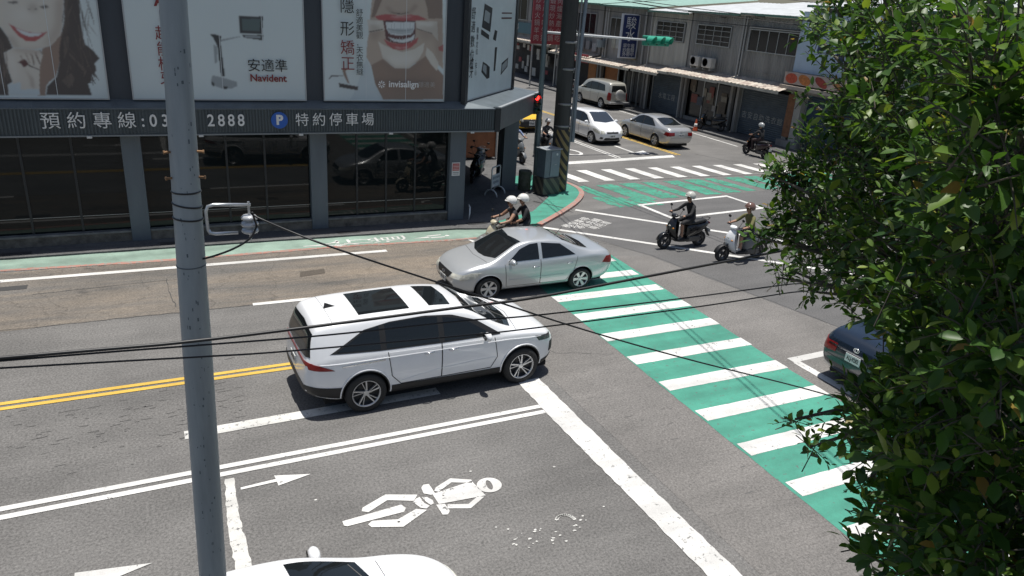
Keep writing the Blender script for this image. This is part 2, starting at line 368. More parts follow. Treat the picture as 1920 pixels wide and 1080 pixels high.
for k, (s, ox, oy) in enumerate([('機慢車停', 12.22, 19.80), ('等區左轉', 12.53, 19.575), ('專用道', 12.82, 19.325)]):
    text('road_lettering', s, 0.36, M_white, T(ox, oy, 0.011) @ rz(rad(30)), road, sx=1.05)
# pale green footway strip with a worn red edge
foot = road
on_road('green_footway', ragged([(-40, 20.35), (-3.5, 20.12), (3.3, 20.05), (8.1, 19.95), (9.0, 19.75), (9.6, 20.1), (8.4, 19.10), (7.45, 19.10), (4.4, 19.28), (0.36, 19.24), (-3.4, 19.42), (-40, 19.6)], 0.012, 0.3, 41), M_greenp, 0.0065)
on_road('red_edge', ragged([(-40, 19.62), (-3.4, 19.43), (0.36, 19.25), (4.44, 19.29), (7.47, 19.12), (8.36, 19.12), (8.40, 19.02), (7.45, 18.98), (4.44, 19.16), (0.36, 19.11), (-3.4, 19.28), (-40, 19.45)], 0.02, 0.2, 42), M_red, 0.0095)
for s, x in (('人', 4.08), ('行', 4.92), ('道', 5.95)):
    text('footway_lettering', s, 1.0, M_white, T(x, 19.53 if s != '人' else 19.46, 0.011) @ rz(rad(90)) @ Matrix.Diagonal((0.52, 1.15, 1, 1)), road, bold=0.02)
on_road('footway_symbol', [(6.55, 19.42), (7.0, 19.50), (7.05, 19.36)], M_white, 0.011); on_road('footway_symbol', [(7.0, 19.58), (7.45, 19.62), (7.45, 19.55), (7.02, 19.50)], M_white, 0.011); on_road('footway_symbol', [(7.06, 19.42), (7.5, 19.40), (7.5, 19.33), (7.08, 19.34)], M_white, 0.011)
on_road('footway_symbol', ring(7.6, 19.46, 0.07, 0.06, 10), M_white, 0.011)
on_road('lane_number', [(8.05, 18.95), (8.14, 18.93), (8.2, 18.78), (8.45, 18.72), (8.42, 18.64), (8.12, 18.68)], M_white, 0.011)
# green corner island with its red kerb
cor = [(10.84, 19.67), (12.39, 20.89), (13.51, 21.90), (14.30, 22.85), (14.62, 23.6), (14.66, 24.3), (14.5, 25.2)]
isl = MB().prism([(9.6, 20.10)]+[(p[0]-0.08, p[1]+0.06) for p in cor]+[(14.2, 26.0), (12.5, 26.0), (12.3, 24.6), (12.9, 23.3), (12.75, 22.75), (11.3, 21.15), (9.66, 20.32)], -0.02, 0.07)
island = tag(isl.build('corner_footway', M_green), kind='structure')
krb = MB()
def strip(pts, w0, w1, z0, z1, mbd):
    P = [Vector(p) for p in pts]; a = []; c = []
    for i in range(len(P)):
        d = (P[min(i+1, len(P)-1)]-P[max(0, i-1)]).normalized(); n = Vector((-d.y, d.x)); a.append(P[i]+n*w0); c.append(P[i]+n*w1)
    for i in range(len(P)-1): mbd.prism([tuple(a[i]), tuple(a[i+1]), tuple(c[i+1]), tuple(c[i])], z0, z1)
fine = []
for i in range(len(cor)-1):
    for k in range(4): fine.append(tuple(Vector(cor[i]).lerp(Vector(cor[i+1]), k/4)))
fine.append(cor[-1])
cr = [Vector(p) for p in fine]
for it in range(3): cr = [cr[0]]+[(cr[i-1]+cr[i]*2+cr[i+1])/4 for i in range(1, len(cr)-1)]+[cr[-1]]
strip([tuple(p) for p in cr], -0.02, 0.17, -0.02, 0.082, krb)
krb.build('kerb', M_red, island)
on_road('paving_joint', [(11.9, 22.35), (11.95, 22.37), (12.75, 20.95), (12.70, 20.93)], M_crackdark, 0.0745, island)
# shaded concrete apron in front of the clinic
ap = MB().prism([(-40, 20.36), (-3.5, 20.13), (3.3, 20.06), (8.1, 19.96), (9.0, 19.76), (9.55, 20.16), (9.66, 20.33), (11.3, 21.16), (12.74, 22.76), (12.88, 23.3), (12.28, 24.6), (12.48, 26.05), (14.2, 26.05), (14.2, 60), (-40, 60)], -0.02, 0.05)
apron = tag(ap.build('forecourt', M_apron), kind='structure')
for (x, y) in ((0.3, 20.40), (4.9, 20.30), (8.9, 20.3), (-3.2, 20.4)):
    d = MB().box(x-.32, x+.32, y-.11, y+.11, 0.051, 0.056)
    for k in range(9): d.box(x-.30+.066*k, x-.27+.066*k, y-.09, y+.09, 0.056, 0.062)
    d.build('drain_grate', mat('grate', (0.045, 0.045, 0.045), 0.7), apron)
# manhole covers
for poly in ([(2.95, 17.20), (3.58, 17.30), (3.62, 17.62), (3.02, 17.55)],):
    on_road('manhole_cover', poly, mat('cover', (0.09, 0.075, 0.06), 0.7, var=.4, vscale=20), 0.008)
# crack / joint lines
def crack(pts, w, seed):
    rr = random.Random(seed); P = []
    for i in range(len(pts)-1):
        a, c = Vector(pts[i]), Vector(pts[i+1]); n = max(2, int((c-a).length/.2))
        for k in range(n): P.append(a+(c-a)*k/n+Vector((rr.gauss(0, .018), rr.gauss(0, .018))))
    P.append(Vector(pts[-1])); d = MB()
    for i in range(len(P)-1):
        t = (P[i+1]-P[i]).normalized(); n = Vector((-t.y, t.x))*w*rr.uniform(.4, 1)
        d.sheet([tuple(P[i]-n), tuple(P[i+1]-n), tuple(P[i+1]+n), tuple(P[i]+n)], 0.0058)
    return d.build('crack', M_crackdark, road)
crack([(-6, 15.78), (-1, 15.80), (3, 15.74), (7, 15.7)], .012, 1); crack([(0.0, 17.9), (0.15, 16.1)], .012, 2); crack([(-2.6, 17.6), (-1, 17.75), (0.4, 17.8)], .012, 3)
crack([(6.4, 13.0), (7.0, 11.6), (8.1, 11.2)], .006, 5); crack([(6.3, 17.2), (7.0, 17.3), (7.1, 16.6), (6.2, 16.5)], .010, 6)
# side street: zebra, worn green cycle crossing, stop line, lane lines
for k in range(13):
    x = 14.55+1.1*k; w_ = 0.80 if k % 3 else 0.55
    on_road('cycle_crossing_bar', ragged([(x, 24.25+.03*k), (x+w_, 24.25+.03*k), (x+w_+.42, 21.75+.08*k), (x+.42, 21.75+.08*k)], 0.05, 0.25, 90+k), M_greenw, 0.0065)
for k in range(5): on_road('cycle_crossing_bar', ragged([(14.45+.42*k, 22.5-.1*k), (14.75+.42*k, 22.6-.1*k), (15.0+.42*k, 21.2+.0*k), (14.7+.42*k, 21.1)], 0.06, 0.2, 110+k), M_greenw, 0.0062)
for k in range(11):
    x = 15.05+1.26*k if k else 14.75
    x = 14.95+1.225*k
    on_road('zebra_bar', ragged([(x+.02, 26.75), (x+.52, 26.75), (x+.78, 24.85), (x+.28, 24.85)], 0.008, 0.2, 60+k), M_white, 0.010)
on_road('stop_line', ragged([(15.0, 28.25), (23.0, 29.1), (22.8, 28.6), (15.0, 27.75)], 0.01, 0.3, 70), M_white, 0.010)
line('yellow_line', 23.28, 29.1, 22.4, 60, 0.10, M_yel); line('yellow_line', 23.48, 29.1, 22.6, 60, 0.10, M_yel)
line('white_line', 19.63, 28.9, 19.4, 45, 0.10, M_white); line('white_line', 19.85, 28.92, 19.62, 45, 0.10, M_white)
line('white_line', 28.55, 30.7, 29.2, 48, 0.13, M_white)
on_road('arrow_mark', [(21.2, 29.9), (21.35, 29.9), (21.35, 31.6), (21.2, 31.6)], M_white, 0.01); on_road('arrow_mark', [(21.3, 29.9), (22.1, 30.3), (22.0, 29.6), (21.5, 29.5)], M_white, 0.01)
box_outline('waiting_box_line', ring(18.0, 30.4, .55, .75, 14), 0.16)
crack([(16, 24.6), (20, 24.75), (26, 24.7)], .02, 8); crack([(24.5, 29.2), (25.2, 27.5), (26.5, 26.2)], .02, 9); crack([(10.9, 19.5), (12.7, 16.4), (14.1, 10.5)], .008, 10)
# cracked concrete footway in front of the far shops
fw = MB().prism([(29.55, 20), (34, 20), (34, 75), (29.0, 75), (29.3, 48)], -0.02, 0.12)
far_foot = tag(fw.build('far_footway', M_apron), kind='structure')
# kerb and footway on the camera's own side of the road
nf = MB().prism([(-60, -40), (7.5, -40), (7.5, 4.3), (-60, 4.3)], -0.02, 0.13)
near_foot = tag(nf.build('near_footway', M_apron), kind='structure')
kb = MB()
for k in range(30): kb.box(-22+k*.98, -22+k*.98+.972, 4.31, 4.47, -0.02, 0.14)
kb.build('kerb', mat('kerb_concrete', (.3, .29, .27), .85, var=.3), near_foot)

# rubbed dark scuffs and oil drips in the wheel tracks
rr = random.Random(77); sf = MB()
for i in range(230):
    if i < 130: cx, cy = rr.uniform(-3.2, 1.0), rr.gauss(11.7, .75)
    elif i < 180: cx, cy = rr.uniform(6.5, 8.2), rr.uniform(6, 13.5)
    else: cx, cy = rr.uniform(-4, 8), rr.uniform(16.0, 18.3)
    l_, w_ = rr.uniform(.02, .13), rr.uniform(.006, .018); a = rr.gauss(0.06, .10); pts = []
    for k in range(8):
        t = k*pi/4; u, v = l_*cos(t)*rr.uniform(.7, 1), w_*sin(t)*rr.uniform(.5, 1); pts.append((cx+u*cos(a)-v*sin(a), cy+u*sin(a)+v*cos(a)))
    sf.sheet(pts, 0.0052)
tag(sf.build('scuff_marks', mat('scuff', (.105, .102, .098), .8), road), kind='stuff')
ART = [
(1,'skin',.012,1,[(-2.75,6.07),(-1.40,6.16),(-1.45,5.90),(-1.55,5.37),(-1.61,5.15),(-1.71,5.00),(-1.82,4.90),(-2.01,4.83),(-2.26,4.80),(-2.45,4.83),(-2.58,4.83),(-2.65,5.04),(-2.76,5.27),(-2.86,5.37)]),
(1,'skin2',.012,1,[(-2.01,4.83),(-1.82,4.90),(-1.62,5.13),(-1.54,5.26),(-1.67,4.60),(-1.84,4.19),(-1.98,4.08),(-2.05,3.99),(-2.10,3.77),(-2.26,3.76),(-2.17,4.36)]),
(1,'hair',.012,1,[(-1.42,6.15),(-1.10,6.18),(-1.15,5.71),(-1.17,5.21),(-1.14,4.95),(-0.99,4.82),(-0.88,4.64),(-0.99,4.53),(-0.98,4.35),(-1.08,4.25),(-1.10,4.12),(-1.19,4.05),(-1.14,3.77),(-2.09,3.77),(-2.03,3.99),(-1.82,4.19),(-1.72,4.51),(-1.68,4.82),(-1.61,5.08),(-1.49,5.48)]),
(1,'hair',.012,1,[(-2.76,5.26),(-2.65,5.04),(-2.59,4.81),(-2.77,4.70),(-2.77,4.48),(-2.70,4.07),(-2.81,4.00),(-2.82,3.77),(-3.11,3.76),(-2.86,5.34)]),
(1,'skin',.012,1,[(-2.59,4.81),(-2.26,4.80),(-2.04,4.76),(-2.03,4.68),(-2.10,4.48),(-2.13,4.39),(-2.17,4.14),(-2.22,3.77),(-2.81,3.78),(-2.80,4.00),(-2.70,4.02),(-2.77,4.48),(-2.77,4.70)]),
(1,'cloth',.012,1,[(-2.70,4.02),(-2.56,4.07),(-2.57,3.90),(-2.21,3.91),(-2.21,3.77),(-2.81,3.78),(-2.80,4.00)]),
(1,'lip',.012,1,[(-2.59,5.34),(-2.51,5.29),(-2.39,5.22),(-2.23,5.17),(-2.02,5.16),(-1.85,5.20),(-1.97,5.09),(-2.14,4.97),(-2.30,4.97),(-2.43,5.07),(-2.53,5.21)]),
(1,'tooth',.012,1,[(-2.50,5.27),(-2.38,5.21),(-2.21,5.16),(-2.02,5.16),(-1.94,5.17),(-2.05,5.10),(-2.23,5.07),(-2.37,5.13)]),
(1,'lipd',.012,1,[(-2.54,4.50),(-2.48,4.54),(-2.41,4.58),(-2.36,4.53),(-2.33,4.46),(-2.44,4.39),(-2.48,4.47)]),
(1,'line',.012,1,[(-2.33,4.46),(-2.15,4.36),(-2.15,4.34),(-2.35,4.43)]),
(1,'line',.012,1,[(-2.24,4.67),(-2.25,4.45),(-2.23,4.45),(-2.22,4.67)]),
(1,'line',.012,1,[(-2.17,4.67),(-2.12,4.48),(-2.10,4.48),(-2.15,4.68)]),
(1,'line',.012,1,[(-2.08,4.78),(-2.03,4.68),(-2.02,4.69),(-2.07,4.79)]),
(1,'hairl',.012,1,[(-1.50,4.78),(-1.21,4.39),(-1.24,4.32),(-1.49,4.69)]),
(1,'hairl',.012,1,[(-1.56,5.08),(-1.44,5.13),(-1.50,4.82),(-1.61,4.60)]),
(1,'hairl',.012,1,[(-1.73,4.11),(-1.51,4.29),(-1.44,4.16),(-1.59,3.93)]),
(2,'dark',.012,1,[(1.61,5.28),(1.72,5.30),(1.88,5.25),(1.85,5.10),(1.90,4.28),(1.81,4.27),(1.77,5.01),(1.69,5.20)]),
(2,'grey',.012,1,[(1.68,5.05),(1.77,5.00),(1.74,4.62),(1.68,4.58)]),
(2,'dark',.012,1,[(2.33,5.75),(2.91,5.77),(2.87,5.35),(2.33,5.34)]),
(2,'screen',.012,1,[(2.39,5.69),(2.84,5.71),(2.81,5.41),(2.39,5.40)]),
(2,'dark',.012,1,[(2.37,5.31),(2.89,5.32),(2.87,5.19),(2.42,5.24)]),
(2,'grey',.012,1,[(2.44,5.29),(2.83,5.29),(2.82,5.24),(2.45,5.25)]),
(2,'grey',.012,1,[(1.60,4.30),(1.87,4.24),(2.17,4.15),(2.18,4.04),(2.02,3.97),(1.83,3.97),(1.60,4.05),(1.56,4.16)]),
(2,'dark',.012,1,[(1.57,4.15),(1.64,4.10),(1.62,4.01),(1.57,4.06)]),
(2,'dark',.012,1,[(1.84,4.04),(1.95,4.02),(1.92,3.96),(1.84,3.97)]),
(2,'grey',.012,1,[(1.85,5.17),(2.32,5.27),(2.32,5.25),(1.85,5.12)]),
(3,'skin3',.012,1,[(5.76,6.62),(7.72,6.75),(7.81,4.60),(7.60,4.76),(7.24,4.85),(7.07,4.74),(6.04,4.71),(5.70,4.65),(5.57,4.86),(5.60,5.27),(5.65,5.50),(5.68,5.88)]),
(3,'skin2',.012,1,[(5.70,4.65),(6.04,4.82),(6.38,4.59),(6.78,4.59),(7.07,4.79),(7.30,4.96),(7.66,4.59),(7.82,4.43),(7.84,3.74),(6.04,3.73),(5.81,4.15)]),
(3,'shade',.012,1,[(5.82,6.38),(6.03,6.40),(5.81,5.91),(5.71,5.88)]),
(3,'shade',.012,1,[(7.20,6.47),(7.72,6.50),(7.74,5.96),(7.33,5.94),(7.29,6.19)]),
(3,'skin',.012,1,[(5.90,5.28),(6.09,5.18),(6.57,5.02),(6.94,5.11),(7.23,5.30),(7.20,5.07),(7.06,4.82),(6.78,4.60),(6.38,4.59),(6.04,4.84)]),
(3,'lip',.012,1,[(5.80,5.92),(6.03,5.98),(6.25,6.00),(6.53,5.97),(6.81,6.02),(7.04,6.00),(7.31,5.91),(6.93,5.86),(6.53,5.80),(6.17,5.81),(5.92,5.83)]),
(3,'lipd',.012,1,[(6.03,5.83),(6.97,5.86),(6.95,5.37),(6.77,5.26),(6.57,5.23),(6.26,5.27),(6.12,5.34),(6.08,5.59)]),
(3,'tooth',.012,1,[(6.11,5.79),(6.94,5.83),(6.92,5.63),(6.83,5.50),(6.57,5.46),(6.26,5.47),(6.14,5.60)]),
(3,'toothl',.012,1,[(6.14,5.62),(6.90,5.66),(6.86,5.54),(6.57,5.49),(6.26,5.51)]),
(3,'tooth',.012,1,[(6.17,5.41),(6.37,5.36),(6.57,5.35),(6.82,5.42),(6.95,5.52),(6.91,5.36),(6.71,5.29),(6.57,5.27),(6.34,5.30)]),
(3,'lip',.012,1,[(6.05,5.36),(6.20,5.28),(6.40,5.25),(6.57,5.24),(6.82,5.29),(7.05,5.44),(7.01,5.30),(6.83,5.15),(6.57,5.07),(6.32,5.10),(6.15,5.20)]),
(3,'skin',.012,1,[(5.60,5.82),(6.03,5.83),(6.08,5.59),(6.03,5.57),(5.65,5.49)]),
(3,'skin',.012,1,[(6.96,5.86),(7.59,5.87),(7.64,5.35),(7.46,5.54),(7.00,5.66)]),
(3,'line',.012,1,[(5.65,5.53),(6.03,5.61),(6.05,5.59),(5.66,5.50)]),
(3,'line',.012,1,[(7.00,5.67),(7.45,5.56),(7.46,5.54),(6.99,5.65)]),
(3,'line',.012,1,[(6.17,6.08),(6.36,6.04),(6.56,6.03),(6.75,6.08),(6.77,6.07),(6.56,6.01),(6.35,6.02)]),
(3,'cloth',.012,1,[(5.13,3.72),(5.31,4.12),(5.57,4.83),(5.70,4.60),(5.81,4.15),(6.04,3.73)]),
(3,'skin',.012,1,[(7.30,5.18),(7.50,5.02),(7.67,4.76),(7.63,4.54),(7.42,4.75),(7.27,4.96)]),
(3,'lip',.012,1,[(7.64,5.19),(7.79,5.27),(7.79,5.08),(7.68,5.09)]),
(3,'skin2',.012,1,[(4.90,4.53),(5.06,4.56),(4.99,4.48),(5.10,4.14),(5.04,4.17),(4.94,4.37)]),
(3,'line',.012,1,[(4.53,4.26),(4.61,4.36),(4.94,4.36),(4.93,4.34),(4.63,4.33),(4.55,4.25)]),
(3,'line',.012,1,[(4.80,4.16),(5.34,4.07),(5.33,3.97),(4.82,4.05)]),
(1,'skin2',.070,.55,[(-1.61,5.89),(-1.41,6.11),(-1.52,5.37),(-1.61,5.15),(-1.78,4.95),(-2.01,4.83),(-1.88,5.03),(-1.68,5.36)]),
(1,'skin2',.050,.5,[(-2.58,4.83),(-2.26,4.80),(-2.01,4.82),(-2.02,4.72),(-2.32,4.71),(-2.56,4.75)]),
(1,'shade',.050,.4,[(-2.68,5.04),(-2.58,4.83),(-2.45,4.86),(-2.56,5.09)]),
(1,'white',.100,.35,[(-2.08,5.55),(-2.11,5.49),(-2.18,5.43),(-2.26,5.40),(-2.36,5.39),(-2.44,5.42),(-2.49,5.47),(-2.50,5.53),(-2.47,5.59),(-2.40,5.65),(-2.31,5.68),(-2.22,5.69),(-2.14,5.66),(-2.09,5.61)]),
(1,'shade',.050,.45,[(-1.98,5.70),(-2.00,5.66),(-2.03,5.63),(-2.07,5.61),(-2.11,5.60),(-2.15,5.62),(-2.17,5.65),(-2.17,5.69),(-2.16,5.73),(-2.13,5.77),(-2.09,5.79),(-2.04,5.79),(-2.01,5.78),(-1.98,5.74)]),
(1,'line',.012,.7,[(-2.13,5.66),(-2.13,5.66),(-2.14,5.65),(-2.15,5.65),(-2.17,5.65),(-2.18,5.65),(-2.18,5.65),(-2.18,5.66),(-2.18,5.67),(-2.17,5.67),(-2.16,5.68),(-2.15,5.68),(-2.14,5.68),(-2.13,5.67)]),
(1,'line',.012,.7,[(-2.00,5.68),(-2.00,5.67),(-2.01,5.66),(-2.02,5.66),(-2.03,5.66),(-2.04,5.66),(-2.05,5.67),(-2.05,5.67),(-2.05,5.68),(-2.04,5.69),(-2.03,5.69),(-2.01,5.69),(-2.00,5.69),(-2.00,5.68)]),
(1,'line',.015,.85,[(-2.57,5.79),(-2.38,5.83),(-2.34,5.79),(-2.44,5.76)]),
(1,'line',.015,.85,[(-1.96,5.73),(-1.80,5.78),(-1.75,5.73),(-1.87,5.69)]),
(1,'skin2',.014,.7,[(-2.37,4.71),(-2.35,4.71),(-2.29,4.49),(-2.32,4.49)]),
(1,'skin2',.014,.7,[(-2.28,4.71),(-2.25,4.71),(-2.20,4.47),(-2.23,4.47)]),
(1,'skin2',.014,.7,[(-2.18,4.74),(-2.15,4.74),(-2.11,4.50),(-2.13,4.50)]),
(1,'skin2',.014,.7,[(-2.48,4.66),(-2.45,4.66),(-2.42,4.53),(-2.45,4.53)]),
(1,'skin2',.030,.6,[(-2.44,4.38),(-2.30,4.16),(-2.30,3.92),(-2.35,3.94),(-2.36,4.16)]),
(1,'white',.050,.45,[(-2.70,4.65),(-2.62,4.70),(-2.61,4.13),(-2.66,4.07)]),
(1,'hairl2',.010,.55,[(-1.14,4.48),(-1.13,4.48),(-1.20,4.30),(-1.27,4.18),(-1.24,4.30)]),
(1,'hairl2',.010,.55,[(-1.21,4.64),(-1.20,4.64),(-1.26,4.40),(-1.30,4.25),(-1.27,4.40)]),
(1,'line',.010,.55,[(-1.48,5.33),(-1.46,5.33),(-1.41,5.07),(-1.40,4.89),(-1.45,5.07)]),
(1,'line',.010,.55,[(-1.27,5.32),(-1.26,5.32),(-1.36,5.08),(-1.43,4.93),(-1.37,5.08)]),
(1,'hairl',.010,.55,[(-1.15,4.55),(-1.14,4.55),(-1.05,4.26),(-1.00,4.07),(-1.07,4.26)]),
(1,'hairl2',.010,.55,[(-1.35,6.00),(-1.34,6.00),(-1.41,5.75),(-1.47,5.59),(-1.44,5.75)]),
(1,'line',.010,.55,[(-1.14,5.75),(-1.13,5.75),(-1.08,5.36),(-1.06,5.09),(-1.11,5.36)]),
(1,'line',.010,.55,[(-1.11,5.47),(-1.10,5.48),(-1.02,5.05),(-0.97,4.76),(-1.04,5.05)]),
(1,'hairl2',.010,.55,[(-1.18,5.29),(-1.16,5.30),(-1.16,4.99),(-1.18,4.79),(-1.20,4.99)]),
(1,'line',.010,.55,[(-1.36,4.73),(-1.34,4.73),(-1.36,4.38),(-1.39,4.15),(-1.40,4.38)]),
(1,'line',.010,.55,[(-1.36,4.52),(-1.35,4.52),(-1.36,4.15),(-1.38,3.90),(-1.38,4.15)]),
(1,'line',.010,.55,[(-1.20,4.67),(-1.18,4.67),(-1.17,4.26),(-1.18,3.98),(-1.20,4.26)]),
(1,'hairl2',.010,.55,[(-1.51,4.45),(-1.50,4.45),(-1.51,4.09),(-1.53,3.85),(-1.53,4.09)]),
(1,'hairl2',.010,.55,[(-1.22,5.38),(-1.21,5.38),(-1.22,5.02),(-1.24,4.78),(-1.24,5.02)]),
(1,'hairl',.010,.55,[(-1.15,5.93),(-1.13,5.93),(-1.09,5.55),(-1.08,5.30),(-1.13,5.55)]),
(1,'hairl2',.010,.55,[(-0.94,5.89),(-0.93,5.89),(-1.03,5.57),(-1.11,5.36),(-1.06,5.57)]),
(1,'hairl',.010,.55,[(-1.01,5.88),(-1.00,5.88),(-0.93,5.59),(-0.88,5.40),(-0.94,5.59)]),
(1,'line',.010,.55,[(-0.96,5.96),(-0.96,5.96),(-0.91,5.57),(-0.89,5.30),(-0.93,5.57)]),
(1,'hairl2',.010,.55,[(-1.53,4.93),(-1.52,4.93),(-1.41,4.75),(-1.34,4.63),(-1.42,4.75)]),
(1,'hairl2',.010,.55,[(-1.04,5.45),(-1.03,5.45),(-0.92,5.26),(-0.86,5.13),(-0.95,5.26)]),
(1,'hairl',.010,.55,[(-1.17,5.42),(-1.17,5.42),(-1.04,5.26),(-0.97,5.15),(-1.06,5.26)]),
(1,'line',.010,.55,[(-1.68,4.48),(-1.67,4.48),(-1.63,4.14),(-1.60,3.91),(-1.64,4.14)]),
(1,'line',.010,.55,[(-1.56,5.30),(-1.54,5.30),(-1.50,4.93),(-1.49,4.69),(-1.53,4.93)]),
(1,'line',.010,.55,[(-1.14,4.89),(-1.13,4.89),(-1.19,4.59),(-1.24,4.40),(-1.22,4.59)]),
(1,'line',.010,.55,[(-1.02,6.02),(-1.00,6.02),(-0.92,5.66),(-0.87,5.41),(-0.94,5.65)]),
(1,'line',.010,.55,[(-1.28,5.51),(-1.27,5.51),(-1.32,5.11),(-1.36,4.84),(-1.33,5.11)]),
(1,'hairl',.010,.55,[(-1.26,4.89),(-1.25,4.90),(-1.23,4.47),(-1.23,4.18),(-1.25,4.47)]),
(1,'hairl',.010,.55,[(-1.41,5.88),(-1.39,5.88),(-1.40,5.56),(-1.42,5.34),(-1.43,5.55)]),
(1,'hairl2',.010,.55,[(-0.97,5.68),(-0.96,5.68),(-1.01,5.40),(-1.06,5.21),(-1.04,5.40)]),
(1,'hairl',.010,.55,[(-1.17,5.02),(-1.16,5.03),(-1.11,4.77),(-1.09,4.59),(-1.13,4.77)]),
(1,'hairl',.010,.55,[(-1.48,5.41),(-1.47,5.41),(-1.46,5.21),(-1.46,5.08),(-1.47,5.21)]),
(1,'line',.010,.55,[(-1.46,5.74),(-1.45,5.74),(-1.50,5.52),(-1.55,5.37),(-1.53,5.52)]),
(1,'hairl',.010,.55,[(-1.34,5.16),(-1.32,5.17),(-1.28,4.90),(-1.27,4.73),(-1.31,4.90)]),
(1,'line',.010,.55,[(-1.16,5.34),(-1.16,5.34),(-1.14,5.04),(-1.13,4.84),(-1.15,5.04)]),
(1,'hairl',.010,.55,[(-1.08,5.10),(-1.07,5.10),(-1.05,4.68),(-1.04,4.40),(-1.07,4.68)]),
(1,'line',.010,.55,[(-1.39,4.52),(-1.37,4.52),(-1.42,4.18),(-1.47,3.95),(-1.46,4.18)]),
(1,'hairl2',.010,.55,[(-1.49,4.59),(-1.49,4.59),(-1.57,4.31),(-1.64,4.13),(-1.59,4.31)]),
(1,'hairl2',.010,.55,[(-1.19,4.71),(-1.18,4.71),(-1.13,4.53),(-1.11,4.41),(-1.15,4.53)]),
(1,'hairl',.010,.55,[(-1.14,6.04),(-1.12,6.04),(-1.15,5.88),(-1.18,5.77),(-1.18,5.88)]),
(1,'line',.010,.55,[(-1.10,5.74),(-1.09,5.74),(-1.11,5.43),(-1.14,5.22),(-1.14,5.43)]),
(1,'hairl2',.010,.55,[(-1.28,5.84),(-1.27,5.84),(-1.35,5.65),(-1.41,5.53),(-1.38,5.65)]),
(1,'hairl',.010,.55,[(-1.30,5.70),(-1.29,5.70),(-1.26,5.52),(-1.24,5.39),(-1.28,5.51)]),
(1,'line',.010,.55,[(-1.18,5.23),(-1.16,5.23),(-1.17,4.98),(-1.19,4.80),(-1.20,4.98)]),
(1,'line',.010,.55,[(-1.39,4.61),(-1.38,4.61),(-1.34,4.25),(-1.33,4.00),(-1.36,4.25)]),
(1,'line',.010,.55,[(-1.07,5.57),(-1.06,5.57),(-1.06,5.35),(-1.06,5.20),(-1.08,5.35)]),
(1,'hairl',.010,.55,[(-1.24,4.90),(-1.22,4.90),(-1.16,4.72),(-1.13,4.59),(-1.19,4.71)]),
(1,'hairl2',.010,.5,[(-2.92,4.35),(-2.91,4.35),(-2.92,4.08),(-2.95,4.08)]),
(1,'hairl2',.010,.5,[(-2.88,4.97),(-2.87,4.97),(-2.91,4.45),(-2.95,4.45)]),
(1,'hairl2',.010,.5,[(-2.77,4.95),(-2.76,4.95),(-2.77,4.63),(-2.80,4.63)]),
(1,'hairl2',.010,.5,[(-2.82,4.57),(-2.81,4.57),(-2.83,4.20),(-2.86,4.20)]),
(1,'hairl2',.010,.5,[(-2.92,4.66),(-2.91,4.66),(-2.96,4.12),(-2.99,4.12)]),
(1,'hairl2',.010,.5,[(-2.92,4.68),(-2.92,4.68),(-2.95,4.22),(-2.98,4.22)]),
(1,'hairl2',.010,.5,[(-2.75,4.72),(-2.74,4.72),(-2.78,4.26),(-2.81,4.26)]),
(1,'hairl2',.010,.5,[(-2.77,4.50),(-2.76,4.50),(-2.79,4.08),(-2.81,4.08)]),
(1,'hairl2',.010,.5,[(-2.80,5.01),(-2.79,5.02),(-2.81,4.60),(-2.85,4.60)]),
(1,'hairl2',.010,.5,[(-2.91,4.68),(-2.90,4.68),(-2.92,4.30),(-2.95,4.30)]),
(1,'hairl2',.010,.5,[(-2.84,4.39),(-2.83,4.39),(-2.87,3.93),(-2.90,3.93)]),
(1,'hairl2',.010,.5,[(-2.73,4.81),(-2.71,4.81),(-2.75,4.34),(-2.78,4.34)]),
(1,'hairl2',.010,.5,[(-2.82,4.45),(-2.81,4.45),(-2.82,4.16),(-2.85,4.16)]),
(1,'hairl2',.010,.5,[(-2.88,4.58),(-2.87,4.58),(-2.91,4.02),(-2.95,4.02)]),
(1,'hair',.008,.8,[(-1.19,4.48),(-1.18,4.49),(-1.10,4.24),(-1.19,4.37)]),
(1,'hair',.008,.8,[(-1.10,4.18),(-1.08,4.19),(-1.09,3.92),(-1.09,4.07)]),
(1,'hair',.008,.8,[(-1.06,4.37),(-1.04,4.37),(-0.94,4.12),(-1.06,4.25)]),
(1,'hair',.008,.8,[(-1.21,4.18),(-1.20,4.19),(-1.09,4.06),(-1.21,4.07)]),
(1,'hair',.008,.8,[(-1.06,4.38),(-1.04,4.39),(-1.02,4.15),(-1.05,4.27)]),
(1,'hair',.008,.8,[(-1.18,4.36),(-1.17,4.37),(-1.11,4.22),(-1.18,4.25)]),
(1,'hair',.008,.8,[(-1.08,4.49),(-1.06,4.49),(-1.05,4.22),(-1.07,4.37)]),
(1,'hair',.008,.8,[(-1.13,4.88),(-1.12,4.89),(-1.06,4.64),(-1.13,4.77)]),
(1,'hair',.008,.8,[(-1.09,4.24),(-1.08,4.25),(-1.02,4.02),(-1.09,4.12)]),
(1,'hair',.008,.8,[(-1.11,4.66),(-1.09,4.66),(-1.02,4.56),(-1.10,4.54)]),
(3,'shade',.040,.55,[(6.17,6.20),(6.36,6.06),(6.56,6.05),(6.77,6.11),(6.92,6.30),(7.03,6.25),(6.81,6.04),(6.56,6.00),(6.31,6.01),(6.09,6.15)]),
(3,'shade',.060,.4,[(5.68,5.83),(5.81,5.81),(6.03,5.52),(5.81,5.28),(5.65,5.42)]),
(3,'shade',.080,.35,[(6.99,5.63),(7.23,5.33),(7.49,5.45),(7.62,4.86),(7.81,4.76),(7.77,5.93),(7.59,5.87)]),
